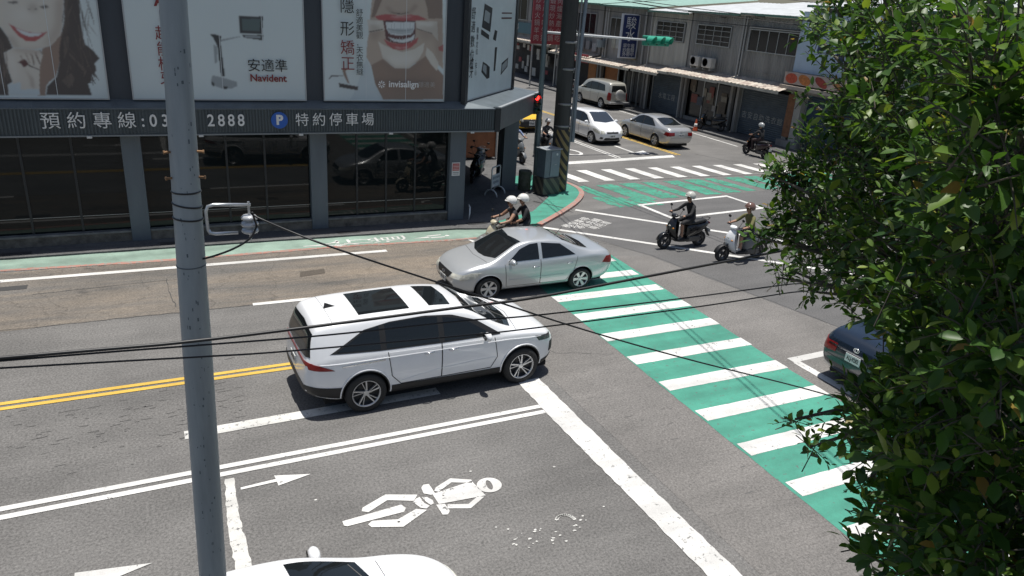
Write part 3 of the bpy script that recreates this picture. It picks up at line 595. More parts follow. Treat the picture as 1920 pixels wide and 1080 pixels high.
(3,'white',.070,.3,[(6.98,4.85),(6.93,4.79),(6.81,4.75),(6.64,4.72),(6.45,4.71),(6.28,4.73),(6.16,4.77),(6.12,4.82),(6.16,4.87),(6.28,4.92),(6.45,4.95),(6.64,4.95),(6.81,4.93),(6.93,4.90)]),
(3,'shade',.050,.5,[(6.04,4.87),(6.38,4.59),(6.78,4.59),(7.09,4.85),(7.18,4.74),(6.78,4.41),(6.32,4.43),(5.98,4.71)]),
(3,'white',.020,.25,[(6.20,5.94),(6.42,5.97),(6.64,5.97),(6.87,5.99),(6.76,5.93),(6.36,5.91)]),
(3,'white',.018,.35,[(6.31,5.17),(6.57,5.14),(6.77,5.19),(6.71,5.13),(6.46,5.11)]),
(3,'toothl',.006,.8,[(6.17,5.77),(6.18,5.77),(6.19,5.50),(6.18,5.50)]),
(3,'toothl',.006,.8,[(6.26,5.78),(6.27,5.78),(6.28,5.50),(6.26,5.50)]),
(3,'toothl',.006,.8,[(6.35,5.78),(6.36,5.78),(6.36,5.50),(6.35,5.50)]),
(3,'toothl',.006,.8,[(6.44,5.78),(6.45,5.79),(6.45,5.51),(6.44,5.51)]),
(3,'toothl',.006,.8,[(6.53,5.79),(6.54,5.79),(6.54,5.51),(6.53,5.51)]),
(3,'toothl',.006,.8,[(6.62,5.79),(6.63,5.79),(6.62,5.52),(6.61,5.52)]),
(3,'toothl',.006,.8,[(6.71,5.80),(6.72,5.80),(6.71,5.52),(6.70,5.52)]),
(3,'toothl',.006,.8,[(6.80,5.80),(6.81,5.80),(6.80,5.52),(6.79,5.52)]),
(3,'toothl',.006,.8,[(6.89,5.81),(6.90,5.81),(6.89,5.53),(6.88,5.53)]),
(3,'toothl',.006,.7,[(6.24,5.40),(6.25,5.40),(6.26,5.28),(6.25,5.28)]),
(3,'toothl',.006,.7,[(6.33,5.40),(6.34,5.40),(6.34,5.28),(6.33,5.28)]),
(3,'toothl',.006,.7,[(6.41,5.40),(6.42,5.40),(6.43,5.29),(6.42,5.29)]),
(3,'toothl',.006,.7,[(6.50,5.41),(6.51,5.41),(6.51,5.29),(6.50,5.29)]),
(3,'toothl',.006,.7,[(6.58,5.41),(6.59,5.41),(6.60,5.29),(6.59,5.29)]),
(3,'toothl',.006,.7,[(6.67,5.41),(6.68,5.41),(6.68,5.30),(6.67,5.30)]),
(3,'toothl',.006,.7,[(6.75,5.42),(6.76,5.42),(6.77,5.30),(6.76,5.30)]),
(3,'toothl',.006,.7,[(6.84,5.42),(6.85,5.42),(6.86,5.30),(6.84,5.30)]),
(3,'grey',.008,.8,[(6.17,5.64),(6.37,5.61),(6.56,5.60),(6.76,5.62),(6.90,5.67),(6.90,5.64),(6.76,5.59),(6.56,5.56),(6.37,5.57),(6.18,5.60)]),
(3,'white',.030,.4,[(5.62,5.79),(5.95,5.79),(5.98,5.72),(5.65,5.70)]),
(3,'white',.030,.4,[(7.04,5.82),(7.48,5.82),(7.45,5.74),(7.07,5.76)]),
(3,'skin2',.060,.5,[(5.81,4.45),(6.04,4.29),(6.21,3.75),(6.04,3.75)]),
(3,'shade',.100,.4,[(6.21,4.40),(7.07,4.47),(7.53,4.04),(7.39,3.76),(6.50,3.76)]),
]
# ------------------------------------------------------------------ dental clinic on the corner
M_slate = mat('slate_paint', (0.105, 0.128, 0.148), 0.55, var=0.22, vscale=1.5, bump=0.1, bscale=25, streak=True)
M_rib = mat('ribbed_metal', (0.078, 0.098, 0.108), 0.45, metal=0.3, var=0.2, vscale=2.0, streak=True)
M_frame = mat('window_frame', (0.035, 0.04, 0.045), 0.4, metal=0.5)
M_upper = mat('upper_wall', (0.045, 0.055, 0.068), 0.5, var=0.2, vscale=1.2, streak=True)
M_glass = mat('dark_window_glass', (0.008, 0.011, 0.012), 0.03, spec=0.30)
M_plinth = mat('stained_plinth', (0.17, 0.155, 0.13), 0.85, var=0.55, vscale=5.0, bump=0.3, bscale=18)
M_trim = mat('light_trim', (0.45, 0.47, 0.48), 0.4, metal=0.4)
M_letter = mat('sign_letters', (0.74, 0.75, 0.74), 0.4, metal=0.2)
M_post = mat('poster_ground', (0.60, 0.68, 0.68), 0.35, var=0.10, vscale=0.8)
PC = {'skin': (0.60, 0.57, 0.50), 'skin2': (0.27, 0.19, 0.145), 'skin3': (0.44, 0.36, 0.29), 'shade': (0.22, 0.16, 0.125), 'hair': (0.060, 0.046, 0.040), 'hairl': (0.11, 0.085, 0.07), 'cloth': (0.52, 0.60, 0.62), 'lip': (0.40, 0.085, 0.085),
      'lipd': (0.10, 0.030, 0.030), 'tooth': (0.62, 0.66, 0.66), 'toothl': (0.42, 0.46, 0.47), 'line': (0.05, 0.04, 0.038), 'dark': (0.025, 0.028, 0.03), 'grey': (0.30, 0.34, 0.35), 'screen': (0.08, 0.12, 0.12), 'white': (.74, .74, .70), 'hairl2': (.17, .13, .105)}
def pmat(k): return mat('print_'+k, PC[k], 0.4, var=0.16, vscale=3.0)
CH_O, CH_D = Vector((8.55, 20.86)), Vector((0.678, 0.735))
clinic = wthing('dental_clinic', (2.0, 25.0, 0.0), 'dark slate two-storey corner dental clinic with large posters and ribbed sign fascia', 'building')
def cl(o): return wp(o, clinic)
# upper storeys and the ground-floor core
cl(MB().prism([(-24, 20.86), (8.55, 20.86), (11.72, 24.30), (11.72, 42), (-24, 42)], 3.55, 9.5).build('upper_wall', M_upper))
cl(MB().prism([(-24, 21.35), (8.3, 21.35), (8.3, 26), (8.3, 42), (-24, 42)], 0.05, 2.96).build('ground_floor_wall', mat('dark_interior', (0.03, 0.032, 0.034), 0.7)))
cl(MB().prism([(-24, 20.60), (9.45, 20.60), (9.75, 20.95), (13.0, 24.72), (11.9, 25.6), (11.72, 42), (-24, 42)], 2.962, 3.05).build('soffit', mat('soffit_board', (0.16, 0.17, 0.17), 0.7, var=.2)))
# sloping ledge between fascia and posters
lg = MB(); A = [(-24, 20.52, 3.50), (9.5, 20.52, 3.50), (13.05, 24.62, 3.50), (11.95, 25.7, 3.50)]; B = [(-24, 20.87, 3.68), (8.52, 20.87, 3.68), (11.70, 24.32, 3.68), (11.70, 25.6, 3.68)]
for i in range(3): lg.add([A[i], A[i+1], B[i+1], B[i]], [(0, 1, 2, 3)])
cl(lg.build('ledge', mat('ledge_metal', (0.13, 0.155, 0.17), 0.5, metal=.3, var=.25, vscale=2)))
# ribbed fascia: each rib stands 25 mm proud of the sheet
fb = MB().box(-24, 9.42, 20.55, 20.60, 2.86, 3.50)
x = -8.0
while x < 9.40:
    fb.box(x, x+0.038, 20.525, 20.55, 2.875, 3.485); x += 0.076
tag(cl(fb.build('ribbed_fascia', M_rib)), kind='stuff')
cl(MB().box(-24, 9.45, 20.50, 20.56, 3.487, 3.52).build('fascia_cap', M_slate)); cl(MB().box(-24, 9.45, 20.505, 20.565, 2.835, 2.872).build('fascia_edge', mat('edge_strip', (.22, .24, .25), .5, metal=.3)))
cl(MB().box(9.42, 9.60, 20.50, 20.80, 2.83, 3.535).build('corner_post', M_frame))
dg = Vector((3.55, 4.05)).normalized(); nn = Vector((dg.y, -dg.x))
def diag(s0, s1, off0, off1, z0, z1, o=Vector((9.56, 20.66))):
    a = o+dg*s0; c = o+dg*s1
    return MB().prism([tuple(a+nn*off0), tuple(c+nn*off0), tuple(c+nn*off1), tuple(a+nn*off1)], z0, z1)
cl(diag(0.06, 5.25, 0.0, 0.05, 2.84, 3.50).build('corner_fascia', mat('corner_fascia_paint', (0.12, 0.125, 0.13), .6, var=.2))); cl(diag(0.06, 5.25, -0.03, 0.08, 3.503, 3.54).build('fascia_trim', M_trim))
for k in range(7): cl(MB().cbox((-6.3+2.5*k, 20.53, 2.825), (0.11, 0.09, 0.05)).build('downlight', mat('downlight_white', (.6, .6, .58), .4)))
# ground floor: columns, plinth, mullions, panes
cols = [(-5.2, -4.75), (-0.66, -0.21), (3.98, 4.44), (8.13, 8.65)]
for a, c in cols: cl(MB().box(a, c, 20.80, 21.36, 0.05, 2.965).build('column', M_slate, bevel=0.01))
cl(MB().box(11.42, 11.98, 23.98, 24.52, 0.05, 2.965).build('column', M_slate, bevel=0.01)); cl(MB().box(11.42, 11.98, 31.0, 31.5, 0.05, 2.965).build('column', M_slate, bevel=0.01))
bays = [(-4.75, -0.66, [-3.85, -2.84, -1.75]), (-0.21, 3.98, [0.82, 1.81, 2.79]), (4.44, 8.13, [5.33, 6.20, 7.09])]
for a, c, ms in bays:
    cl(MB().box(a+.003, c-.003, 20.86, 21.0, 0.05, 0.285).build('plinth', M_plinth)); cl(MB().box(a+.003, c-.003, 20.83, 21.0, 0.287, 0.335).build('window_sill', mat('sill_stone', (.2, .2, .19), .7, var=.4, vscale=4)))
    xs = [a]+ms+[c]
    for i in range(len(xs)-1):
        l, r = xs[i]+(.028 if i else .004), xs[i+1]-(.028 if i < len(xs)-2 else .004)
        cl(MB().box(l, r, 21.0, 21.02, 0.338, 2.955).build('glass_pane', M_glass))
    for m in ms: cl(MB().box(m-.028, m+.028, 20.97, 21.03, 0.337, 2.957).build('mullion', M_frame))
    cl(MB().box(a+.005, c-.005, 20.985, 20.999, 0.735, 0.75).build('push_rail', mat('rail_metal', (.28, .30, .31), .35, metal=.6)))
# posters on the first floor
def print_sheet(k, a, c, cell=.0165, z0=3.72, z1=7.38):
    """the printed picture: a fine grid whose vertex colours carry the ink"""
    nx, nz = int((c-a-.01)/cell), int((z1-z0)/cell); xs = np.linspace(a+.004, c-.004, nx); zs = np.linspace(z0, z1, nz); GX, GZ = np.meshgrid(xs, zs)
    img = np.empty((nz, nx, 3)); img[:] = (0.60, 0.68, 0.68); rs_ = np.random.RandomState(k)
    def blur(m, sg):
        s_ = sg/cell
        if s_ < .3: return m
        r_ = int(3*s_)+1; kx = np.exp(-.5*(np.arange(-r_, r_+1)/s_)**2); kx /= kx.sum()
        m = np.apply_along_axis(lambda v: np.convolve(np.pad(v, r_, mode='edge'), kx, 'valid'), 0, m); return np.apply_along_axis(lambda v: np.convolve(np.pad(v, r_, mode='edge'), kx, 'valid'), 1, m)
    for pk, key, sg, al, poly in ART:
        if pk != k: continue
        ins = np.zeros(GX.shape, bool); n = len(poly)
        for i in range(n):
            (xa, za), (xb, zb) = poly[i], poly[(i+1) % n]
            if za == zb: continue
            cr_ = ((za > GZ) != (zb > GZ)) & (GX < (xb-xa)*(GZ-za)/(zb-za)+xa); ins ^= cr_
        m_ = blur(ins.astype(float), sg)*al; img = img*(1-m_[..., None])+np.array(PC[key])*m_[..., None]
    fade = blur(rs_.normal(0, 1, GX.shape), .35); fade = fade/max(1e-9, np.abs(fade).max()); img = img*(1+.10*fade[..., None]); img = img*.93+.035
    mb = MB(); mb.grid([[(x_, 20.7785, z_) for x_ in xs] for z_ in zs]); o = mb.build('print', M_print)
    at = o.data.color_attributes.new('ink', 'FLOAT_COLOR', 'POINT'); at.data.foreach_set('color', np.concatenate([np.clip(img, 0, 1), np.ones(GX.shape+(1,))], 2).ravel()); return o
M_print = mat('printed_ink', (.5, .5, .5), .4); _a = M_print.node_tree.nodes.new('ShaderNodeVertexColor'); _a.layer_name = 'ink'; M_print.node_tree.links.new(_a.outputs[0], M_print.node_tree.nodes['Principled BSDF'].inputs['Base Color'])
panels = [(1, -5.0, -0.80), (2, -0.24, 3.90), (3, 4.42, 7.84)]
for k, a, c in panels:
    p = cl(MB().box(a, c, 20.78, 20.855, 3.71, 7.4).build('poster', M_post)); pr_ = print_sheet(k, a, c); pr_.parent = p; tag(p, {1: 'poster of a smiling long-haired woman resting chin on hand', 2: 'pale poster with surgical device and red lettering', 3: 'poster of fingers pulling lips open over teeth'}[k])
    fr = MB()
    for (u0, u1, z0, z1) in ((a-.03, c+.03, 3.68, 3.708), (a-.03, a-.002, 3.709, 7.4), (c+.002, c+.03, 3.709, 7.4)): fr.box(u0, u1, 20.765, 20.857, z0, z1)
    f = fr.build('poster_frame', M_trim); f.parent = p
    for j in range(1, 4 if k != 3 else 3):
        xx = a+(c-a)*j/(4 if k != 3 else 3); s = MB().box(xx-.006, xx+.006, 20.774, 20.7795, 3.712, 7.39).build('seam', mat('poster_seam', (.62, .66, .67), .4)); s.parent = p
    def lettr(s, x, z, size, m, sx=1.0, bold=0.0, yy=20.7):
        t = text('lettering', s, size, m, T(x, yy, z) @ Matrix.Rotation(rad(90), 4, 'X'), None, sx=sx, bold=bold); t.parent = p; return t
    red = mat('print_red', (0.22, 0.03, 0.03), .4); blk = mat('print_black', (.02, .02, .02), .4); wht = mat('print_white', (.75, .75, .73), .4)
    if k == 2:
        for s, z in (('A', 6.0), ('I', 5.65), ('超', 5.25), ('能', 4.88), ('植', 4.53), ('牙', 4.18)): lettr(s, 0.55, z, 0.36, red, bold=.012, yy=20.74)
        lettr('安適準', 2.96, 4.55, 0.34, blk, bold=.010, yy=20.74); lettr('Navident', 2.96, 4.25, 0.25, red, bold=.006, yy=20.74)
    if k == 3:
        for s, z, m in (('隱', 6.12, blk), ('形', 5.55, blk), ('矯', 5.07, red), ('正', 4.66, red)): lettr(s, 5.04, z, 0.40, m, bold=.012, yy=20.70)
        for i, s in enumerate('舒適美觀．天衣無縫'): lettr(s, 5.37, 5.98-.19*i, 0.2, blk, bold=.004, yy=20.70)
        lettr('invisalign', 6.62, 4.16, 0.25, wht, bold=.006, yy=20.70); lettr('隱適美', 7.30, 4.15, 0.17, mat('print_palegrey', (.4, .37, .34), .4), yy=20.70)
        st = MB()
        for i in range(8):
            an = i*pi/4; st.M = T(5.98, 20.70, 4.15) @ Matrix.Rotation(an, 4, 'Y'); st.add([(0.03, 0, -.008), (.10, 0, -.02), (.10, 0, .02), (.03, 0, .008)], [(0, 1, 2, 3)])
        s = st.build('star_logo', wht); s.parent = p
# poster on the chamfered corner face
CHM = frame((CH_O.x, CH_O.y, 0), (CH_D.x, CH_D.y, 0))       # local x along the face, local -y outwards
pc = MB(); pc.M = CHM; pc.box(0.08, 4.38, -0.06, 0.01, 3.72, 7.4); p4 = cl(pc.build('poster', M_post)); tag(p4, 'pale corner poster with scanner parts and black vertical lettering')
f = MB(); f.M = CHM; f.box(0.04, 4.42, -.07, 0.0, 3.69, 3.717); f.box(4.382, 4.41, -.07, 0, 3.718, 7.4); f.box(0.04, 0.078, -.07, 0, 3.718, 7.4); ff = f.build('poster_frame', M_trim); ff.parent = p4
f = MB(); f.M = CHM; f.box(4.43, 4.66, -.10, 0.02, 3.6, 7.5); f.box(-0.18, 0.02, -.08, 0.05, 3.6, 7.5); cl(f.build('corner_strip', M_frame))
def chs(poly, mk, off=0.064):
    d = MB(); d.M = CHM; d.add([(q[0], -off, q[1]) for q in poly], [tuple(range(len(poly)))]); o = d.build('printed_shape', pmat(mk)); o.parent = p4
chs([(1.05, 5.75), (1.85, 5.60), (1.95, 6.3), (1.2, 6.42)], 'dark'); chs([(1.2, 5.95), (1.7, 5.85), (1.75, 6.15), (1.28, 6.25)], 'grey', .066); chs([(1.0, 5.55), (1.75, 5.38), (1.75, 5.52), (1.0, 5.70)], 'dark', .068)
chs([(2.15, 5.38), (2.45, 5.32), (2.55, 5.62), (2.3, 5.66)], 'dark'); chs([(2.38, 4.40), (2.55, 4.40), (2.62, 5.13), (2.40, 5.13)], 'dark'); chs([(1.2, 4.45), (1.75, 4.20), (2.0, 4.22), (1.98, 4.55), (1.7, 4.65), (1.3, 4.75)], 'dark'); chs([(1.3, 4.5), (1.68, 4.33), (1.66, 4.6), (1.36, 4.68)], 'grey', .066)
chs([(3.15, 4.22), (3.85, 4.45), (3.88, 4.75), (3.2, 4.6)], 'dark'); chs([(3.22, 4.3), (3.78, 4.48), (3.8, 4.69), (3.26, 4.55)], 'grey', .066); chs([(2.9, 5.98), (4.0, 5.98), (4.0, 6.03), (2.9, 6.03)], 'lipd'); chs([(2.9, 6.14), (4.0, 6.14), (4.0, 6.18), (2.9, 6.18)], 'lipd')
for s, z in (('舒', 6.12), ('適', 5.75), ('數', 5.35), ('位', 4.95), ('植', 4.72), ('牙', 4.48)):
    t = text('lettering', s, 0.36, mat('print_black', (.02,)*3), CHM @ T(0.28, -0.07, z) @ Matrix.Rotation(rad(90), 4, 'X'), None, bold=.008); t.parent = p4
for i, s in enumerate('精準定位．安心'):
    t = text('lettering', s, 0.19, mat('print_black', (.02,)*3), CHM @ T(0.68, -0.07, 5.66-.2*i) @ Matrix.Rotation(rad(90), 4, 'X'), None, bold=.004); t.parent = p4
# raised sign letters on the fascia
def fl_(s, x, size, sx=1.0, z=3.20):
    return cl(text('sign_letter', s, size, M_letter, T(x, 20.505, z) @ Matrix.Rotation(rad(90), 4, 'X'), None, ext=0.012, sx=sx, bold=.006))
for s, x in zip('預約專線', (-2.06, -1.52, -0.98, -0.45)): fl_(s, x, 0.42)
for s, x in zip(':03-  2888', (-0.10, 0.13, 0.40, 0.66, 1.1, 1.2, 1.46, 1.71, 1.95, 2.19)):
    if s != ' ': fl_(s, x, 0.42, 0.85)
for s, x in zip('特約停車場', (3.74, 4.19, 4.64, 5.09, 5.53)): fl_(s, x, 0.37)
pb = MB().lathe([(0.0, -.012), (0.215, -.012), (0.215, .012), (0, .012)], 36, T(3.15, 20.50, 3.21) @ Matrix.Rotation(rad(90), 4, 'X')); disc = cl(pb.build('parking_disc', mat('sign_blue', (0.02, 0.11, 0.45), .4)))
lp = text('letter_p', 'P', 0.34, M_letter, T(3.15, 20.482, 3.21) @ Matrix.Rotation(rad(90), 4, 'X'), None, bold=.015); lp.parent = disc
# pane stickers and the notice on the last column
nt_ = wthing('notice_plate', (8.33, 20.79, 1.45), 'small red and white notice plate on the clinic column by the arcade', 'notice')
wp(MB().box(8.20, 8.46, 20.785, 20.797, 1.46, 1.87).build('plate', mat('notice_white', (.7, .7, .68), .5)), nt_)
wp(MB().box(8.22, 8.44, 20.780, 20.784, 1.62, 1.84).build('red_panel', mat('notice_red', (.45, .06, .05), .5)), nt_)
for i in range(4): wp(MB().box(8.235, 8.425, 20.776, 20.7795, 1.80-.045*i-.012, 1.80-.045*i).build('text_line', mat('notice_text', (.75, .72, .7), .5)), nt_)
for i in range(2): wp(MB().box(8.235, 8.425, 20.780, 20.784, 1.57-.05*i-.012, 1.57-.05*i).build('text_line', mat('notice_dark', (.05, .05, .05), .5)), nt_)

# ------------------------------------------------------------------ street furniture at the corner
# concrete utility pole with hazard wrap
M_conc = mat('weathered_concrete_pole', (0.062, 0.062, 0.058), 0.85, var=0.35, vscale=3, bump=.2, streak=True)
def hazard(name, c1, c2, n, ang=45):
    m = bpy.data.materials.new(name); m.use_nodes = True; nt = m.node_tree; bs = nt.nodes['Principled BSDF']; bs.inputs['Roughness'].default_value = .6
    g = nt.nodes.new('ShaderNodeNewGeometry'); mp = nt.nodes.new('ShaderNodeMapping'); nt.links.new(g.outputs['Position'], mp.inputs[0]); mp.inputs['Rotation'].default_value = (0, rad(ang), rad(30))
    w = nt.nodes.new('ShaderNodeTexWave'); w.inputs['Scale'].default_value = n; w.inputs['Distortion'].default_value = 0.3; nt.links.new(mp.outputs[0], w.inputs[0]); r = nt.nodes.new('ShaderNodeValToRGB'); nt.links.new(w.outputs['Fac'], r.inputs[0])
    r.color_ramp.interpolation = 'CONSTANT'; r.color_ramp.elements[0].color = (*c1, 1); r.color_ramp.elements[1].position = .5; r.color_ramp.elements[1].color = (*c2, 1); nt.links.new(r.outputs[0], bs.inputs['Base Color']); return m
M_haz = hazard('hazard_stripes', (0.02, 0.02, 0.02), (0.26, 0.19, 0.08), 1.6, 40)
up = wthing('utility_pole', (13.55, 23.62, 0.07), 'thick dark concrete utility pole with yellow and black wrap at the corner', 'pole')
wp(MB().tube([(13.55, 23.62, 0.05), (13.5, 23.66, 4), (13.42, 23.7, 11)], [.30, .285, .26], 20).build('shaft', M_conc, smooth=True, auto=40), up)
wp(MB().lathe([(.312, 0), (.307, 2.25), (.296, 2.26)], 24, T(13.55, 23.62, 0.08)).build('hazard_wrap', M_haz, smooth=True, auto=40), up)
for z in (2.42, 3.2, 4.4, 5.3): wp(MB().lathe([(.292, 0), (.302, .02), (.302, .05), (.292, .07)], 20, T(13.53, 23.64, z)).build('steel_band', mat('band_steel', (.3, .3, .3), .5, metal=.7)), up)
for i, (dx, dy) in enumerate(((.31, -.10), (.24, -.22))): wp(MB().tube([(13.55+dx, 23.62+dy, .1), (13.53+dx, 23.62+dy, 3.2), (13.50+dx, 23.64+dy, 7.5)], .03, 8).build('conduit', mat('conduit_grey', (.22, .23, .24), .5)), up)
# steel signal pole beside it (bluish, tall) carrying the red signal's back street lamp
sp = wthing('signal_pole', (12.78, 23.95, 0.07), 'slim grey green steel signal pole left of the concrete utility pole', 'pole')
M_gst = mat('grey_green_steel', (0.15, 0.20, 0.21), 0.45, metal=.3, var=.25, streak=True)
wp(MB().tube([(12.78, 23.95, 0.05), (12.75, 23.97, 3), (12.68, 24.0, 9)], [.10, .095, .08], 14).build('shaft', M_gst, smooth=True, auto=40), sp)
wp(MB().lathe([(.13, 0), (.13, .02), (.09, .03)], 14, T(12.78, 23.95, .07)).build('base_plate', M_gst), sp)
lp2 = wthing('lamp_pole', (13.88, 23.45, 0.07), 'pale bluish steel pole right against the concrete utility pole', 'pole')
wp(MB().tube([(13.90, 23.42, 1.9), (13.86, 23.44, 4.3), (13.98, 23.44, 9)], [.075, .072, .06], 14).build('shaft', mat('pale_blue_steel', (.22, .26, .30), .45, metal=.3, var=.3, streak=True), smooth=True, auto=40), lp2)
wp(MB().tube([(13.55, 23.5, 5.9), (13.78, 23.47, 5.6)], .02, 6).build('strut', M_trim), lp2)
wp(MB().tube([(13.55, 23.5, 4.4), (13.74, 23.47, 4.35)], .02, 6).build('strut', M_trim), lp2)
# pedestrian / vehicle signal showing red
rs = wthing('traffic_signal', (12.55, 23.93, 2.85), 'small traffic signal showing a lit red lamp on the slim pole', 'traffic light')
M_sig = mat('signal_green_housing', (.03, .10, .08), .5)
wp(MB().cbox((12.55, 23.95, 3.18), (.30, .20, .72)).build('housing', mat('signal_black', (.02, .02, .02), .5), bevel=.03), rs)
for i, (c, e) in enumerate((((.8, .02, .015), ((1, .02, .015), 6.0)), ((.06, .05, .02), None), ((.02, .06, .03), None))):
    zz = 3.40-.22*i; wp(MB().lathe([(0, .03), (.05, .025), (.085, 0)], 18, T(12.55, 23.846, zz) @ Matrix.Rotation(rad(90), 4, 'X')).build('lamp', mat('signal_lamp_%s' % ('red', 'amber', 'green')[i], c, .3, emit=e), smooth=True), rs)
    v = MB()
    for k in range(10):
        a0, a1 = rad(-10+20*k), rad(-10+20*(k+1)); v.add([(12.55+.095*cos(a0), 23.85, zz+.095*sin(a0)), (12.55+.095*cos(a1), 23.85, zz+.095*sin(a1)), (12.55+.095*cos(a1), 23.70, zz+.095*sin(a1)), (12.55+.095*cos(a0), 23.70, zz+.095*sin(a0))], [(0, 1, 2, 3)])
    wp(v.build('visor', M_sig), rs)
wp(MB().tube([(12.55, 24.0, 3.5), (12.72, 24.0, 3.5)], .025, 6).build('bracket', M_gst), rs)
# utility cabinet on hazard-striped plinth
cb = wthing('utility_cabinet', (13.02, 23.1, 0.07), 'grey blue metal utility cabinet on a striped concrete plinth', 'cabinet')
M_cab = mat('cabinet_grey', (0.17, 0.205, 0.235), 0.45, metal=.2, var=.15, vscale=3)
CBM = T(13.02, 23.28, 0.07) @ rz(rad(12))
def cbp(mbd, name, m, **k): o = mbd.build(name, m, **k); return wp(o, cb)
d = MB(); d.M = CBM; d.box(-.50, .28, -.25, .30, 0, .62); cbp(d, 'plinth', hazard('faded_stripes', (.045, .045, .042), (.13, .12, .09), 1.5, 35), bevel=.015)
d = MB(); d.M = CBM; d.box(-.45, .24, -.20, .26, .623, 1.62); cbp(d, 'body', M_cab, bevel=.012)
d = MB(); d.M = CBM; d.box(-.20, .22, -.222, -.203, .66, 1.58); cbp(d, 'door', mat('cabinet_door', (.20, .245, .285), .4, metal=.2, var=.12), bevel=.008)
d = MB(); d.M = CBM; d.box(-.50, .28, -.26, .32, 1.623, 1.66); cbp(d, 'lid', mat('cabinet_lid', (.30, .32, .33), .5), bevel=.01)
d = MB(); d.M = CBM; d.box(-.04, .06, -.232, -.224, 1.08, 1.10); cbp(d, 'handle', M_trim)
d = MB(); d.M = CBM; d.lathe([(0, 0), (.045, 0), (.045, .01), (0, .012)], 14, T(.06, -.223, 1.46) @ Matrix.Rotation(rad(90), 4, 'X')); cbp(d, 'badge', mat('badge_white', (.6, .62, .62), .4))
# concrete bollard / planter stump
bo = wthing('concrete_bollard', (12.35, 24.0, 0.07), 'mossy dark cylindrical concrete bollard beside the utility cabinet', 'bollard')
wp(MB().lathe([(.235, 0), (.235, .66), (.225, .70), (.10, .72), (0, .72)], 22, T(12.35, 23.98, .07)).build('post', mat('mossy_concrete', (.10, .105, .085), .9, var=.5, vscale=7, bump=.4, dirt=(.05, .06, .035)), smooth=True, auto=35), bo)
wp(MB().tube([(12.56, 23.85, .75), (12.58, 23.84, .45), (12.52, 23.84, .40)], .018, 6).build('hook', M_trim), bo)
# tubular sign board in the arcade mouth
ab = wthing('sign_stand', (10.95, 23.5, 0.05), 'white tubular standing notice board with rounded feet under the arcade', 'sign')
ABM = frame((10.95, 23.5, 0.05), (0.75, 0.62, 0)); M_tub = mat('white_tube', (.62, .64, .64), .4, metal=.2)
d = MB(); d.M = ABM; d.tube([(-.33, 0, .22), (-.33, 0, .92)]+[(-.33+.10*(1-cos(rad(a))), 0, .92+.10*sin(rad(a))) for a in range(15, 91, 15)]+[(.33-.10*(1-cos(rad(a))), 0, .92+.10*sin(rad(a))) for a in range(90, -1, -15)]+[(.33, 0, .22)], .026, 10); wp(d.build('frame', M_tub, smooth=True), ab)
for s in (-.33, .33):
    d = MB(); d.M = ABM; d.tube([(s, .24*cos(rad(a)), .24*sin(rad(a))+.0) for a in range(0, 181, 15)], .026, 10); wp(d.build('foot', M_tub, smooth=True), ab)
d = MB(); d.M = ABM; d.box(-.30, .30, -.012, .012, .30, .74); bd = wp(d.build('board', mat('board_pale', (.55, .58, .60), .5)), ab)
for z, s in ((.62, '專用停車場'), (.46, '請勿停車')):
    t = text('lettering', s, .11, mat('board_ink', (.05, .09, .14), .5), ABM @ T(0, -.016, z) @ Matrix.Rotation(rad(90), 4, 'X'), None); t.parent = bd
# wheel-stop hoop by the column
wh = wthing('wheel_hoop', (8.85, 20.95, 0.05), 'small white curved steel hoop at the foot of the clinic column', 'hoop')
wp(MB().tube([(8.82, 20.75, .05), (8.84, 20.75, .25), (8.88, 20.85, .42), (8.90, 21.0, .46)], .025, 8).build('hoop', M_tub, smooth=True), wh)
# brown steel locker standing on the side footway
lk = wthing('storage_locker', (12.9, 29.4, 0.07), 'rust brown double storage locker in pale frame seen through the arcade', 'locker')
d = MB().box(12.1, 13.55, 29.3, 29.9, .12, 2.15); wp(d.build('body', mat('locker_brown', (.34, .12, .05), .6, var=.3, vscale=3), bevel=.015), lk)
for (x0, x1, z0, z1) in ((12.05, 12.12, .05, 2.25), (13.53, 13.60, .05, 2.25), (12.121, 13.529, 2.18, 2.25), (12.121, 13.529, 1.22, 1.28)): wp(MB().box(x0, x1, 29.22, 29.29, z0, z1).build('frame_bar', mat('pale_frame', (.55, .53, .5), .5)), lk)
for a in (12.2, 13.4): wp(MB().box(a, a+.06, 29.4, 29.5, .06, .35).build('leg', mat('pale_frame', (.55, .53, .5))), lk)
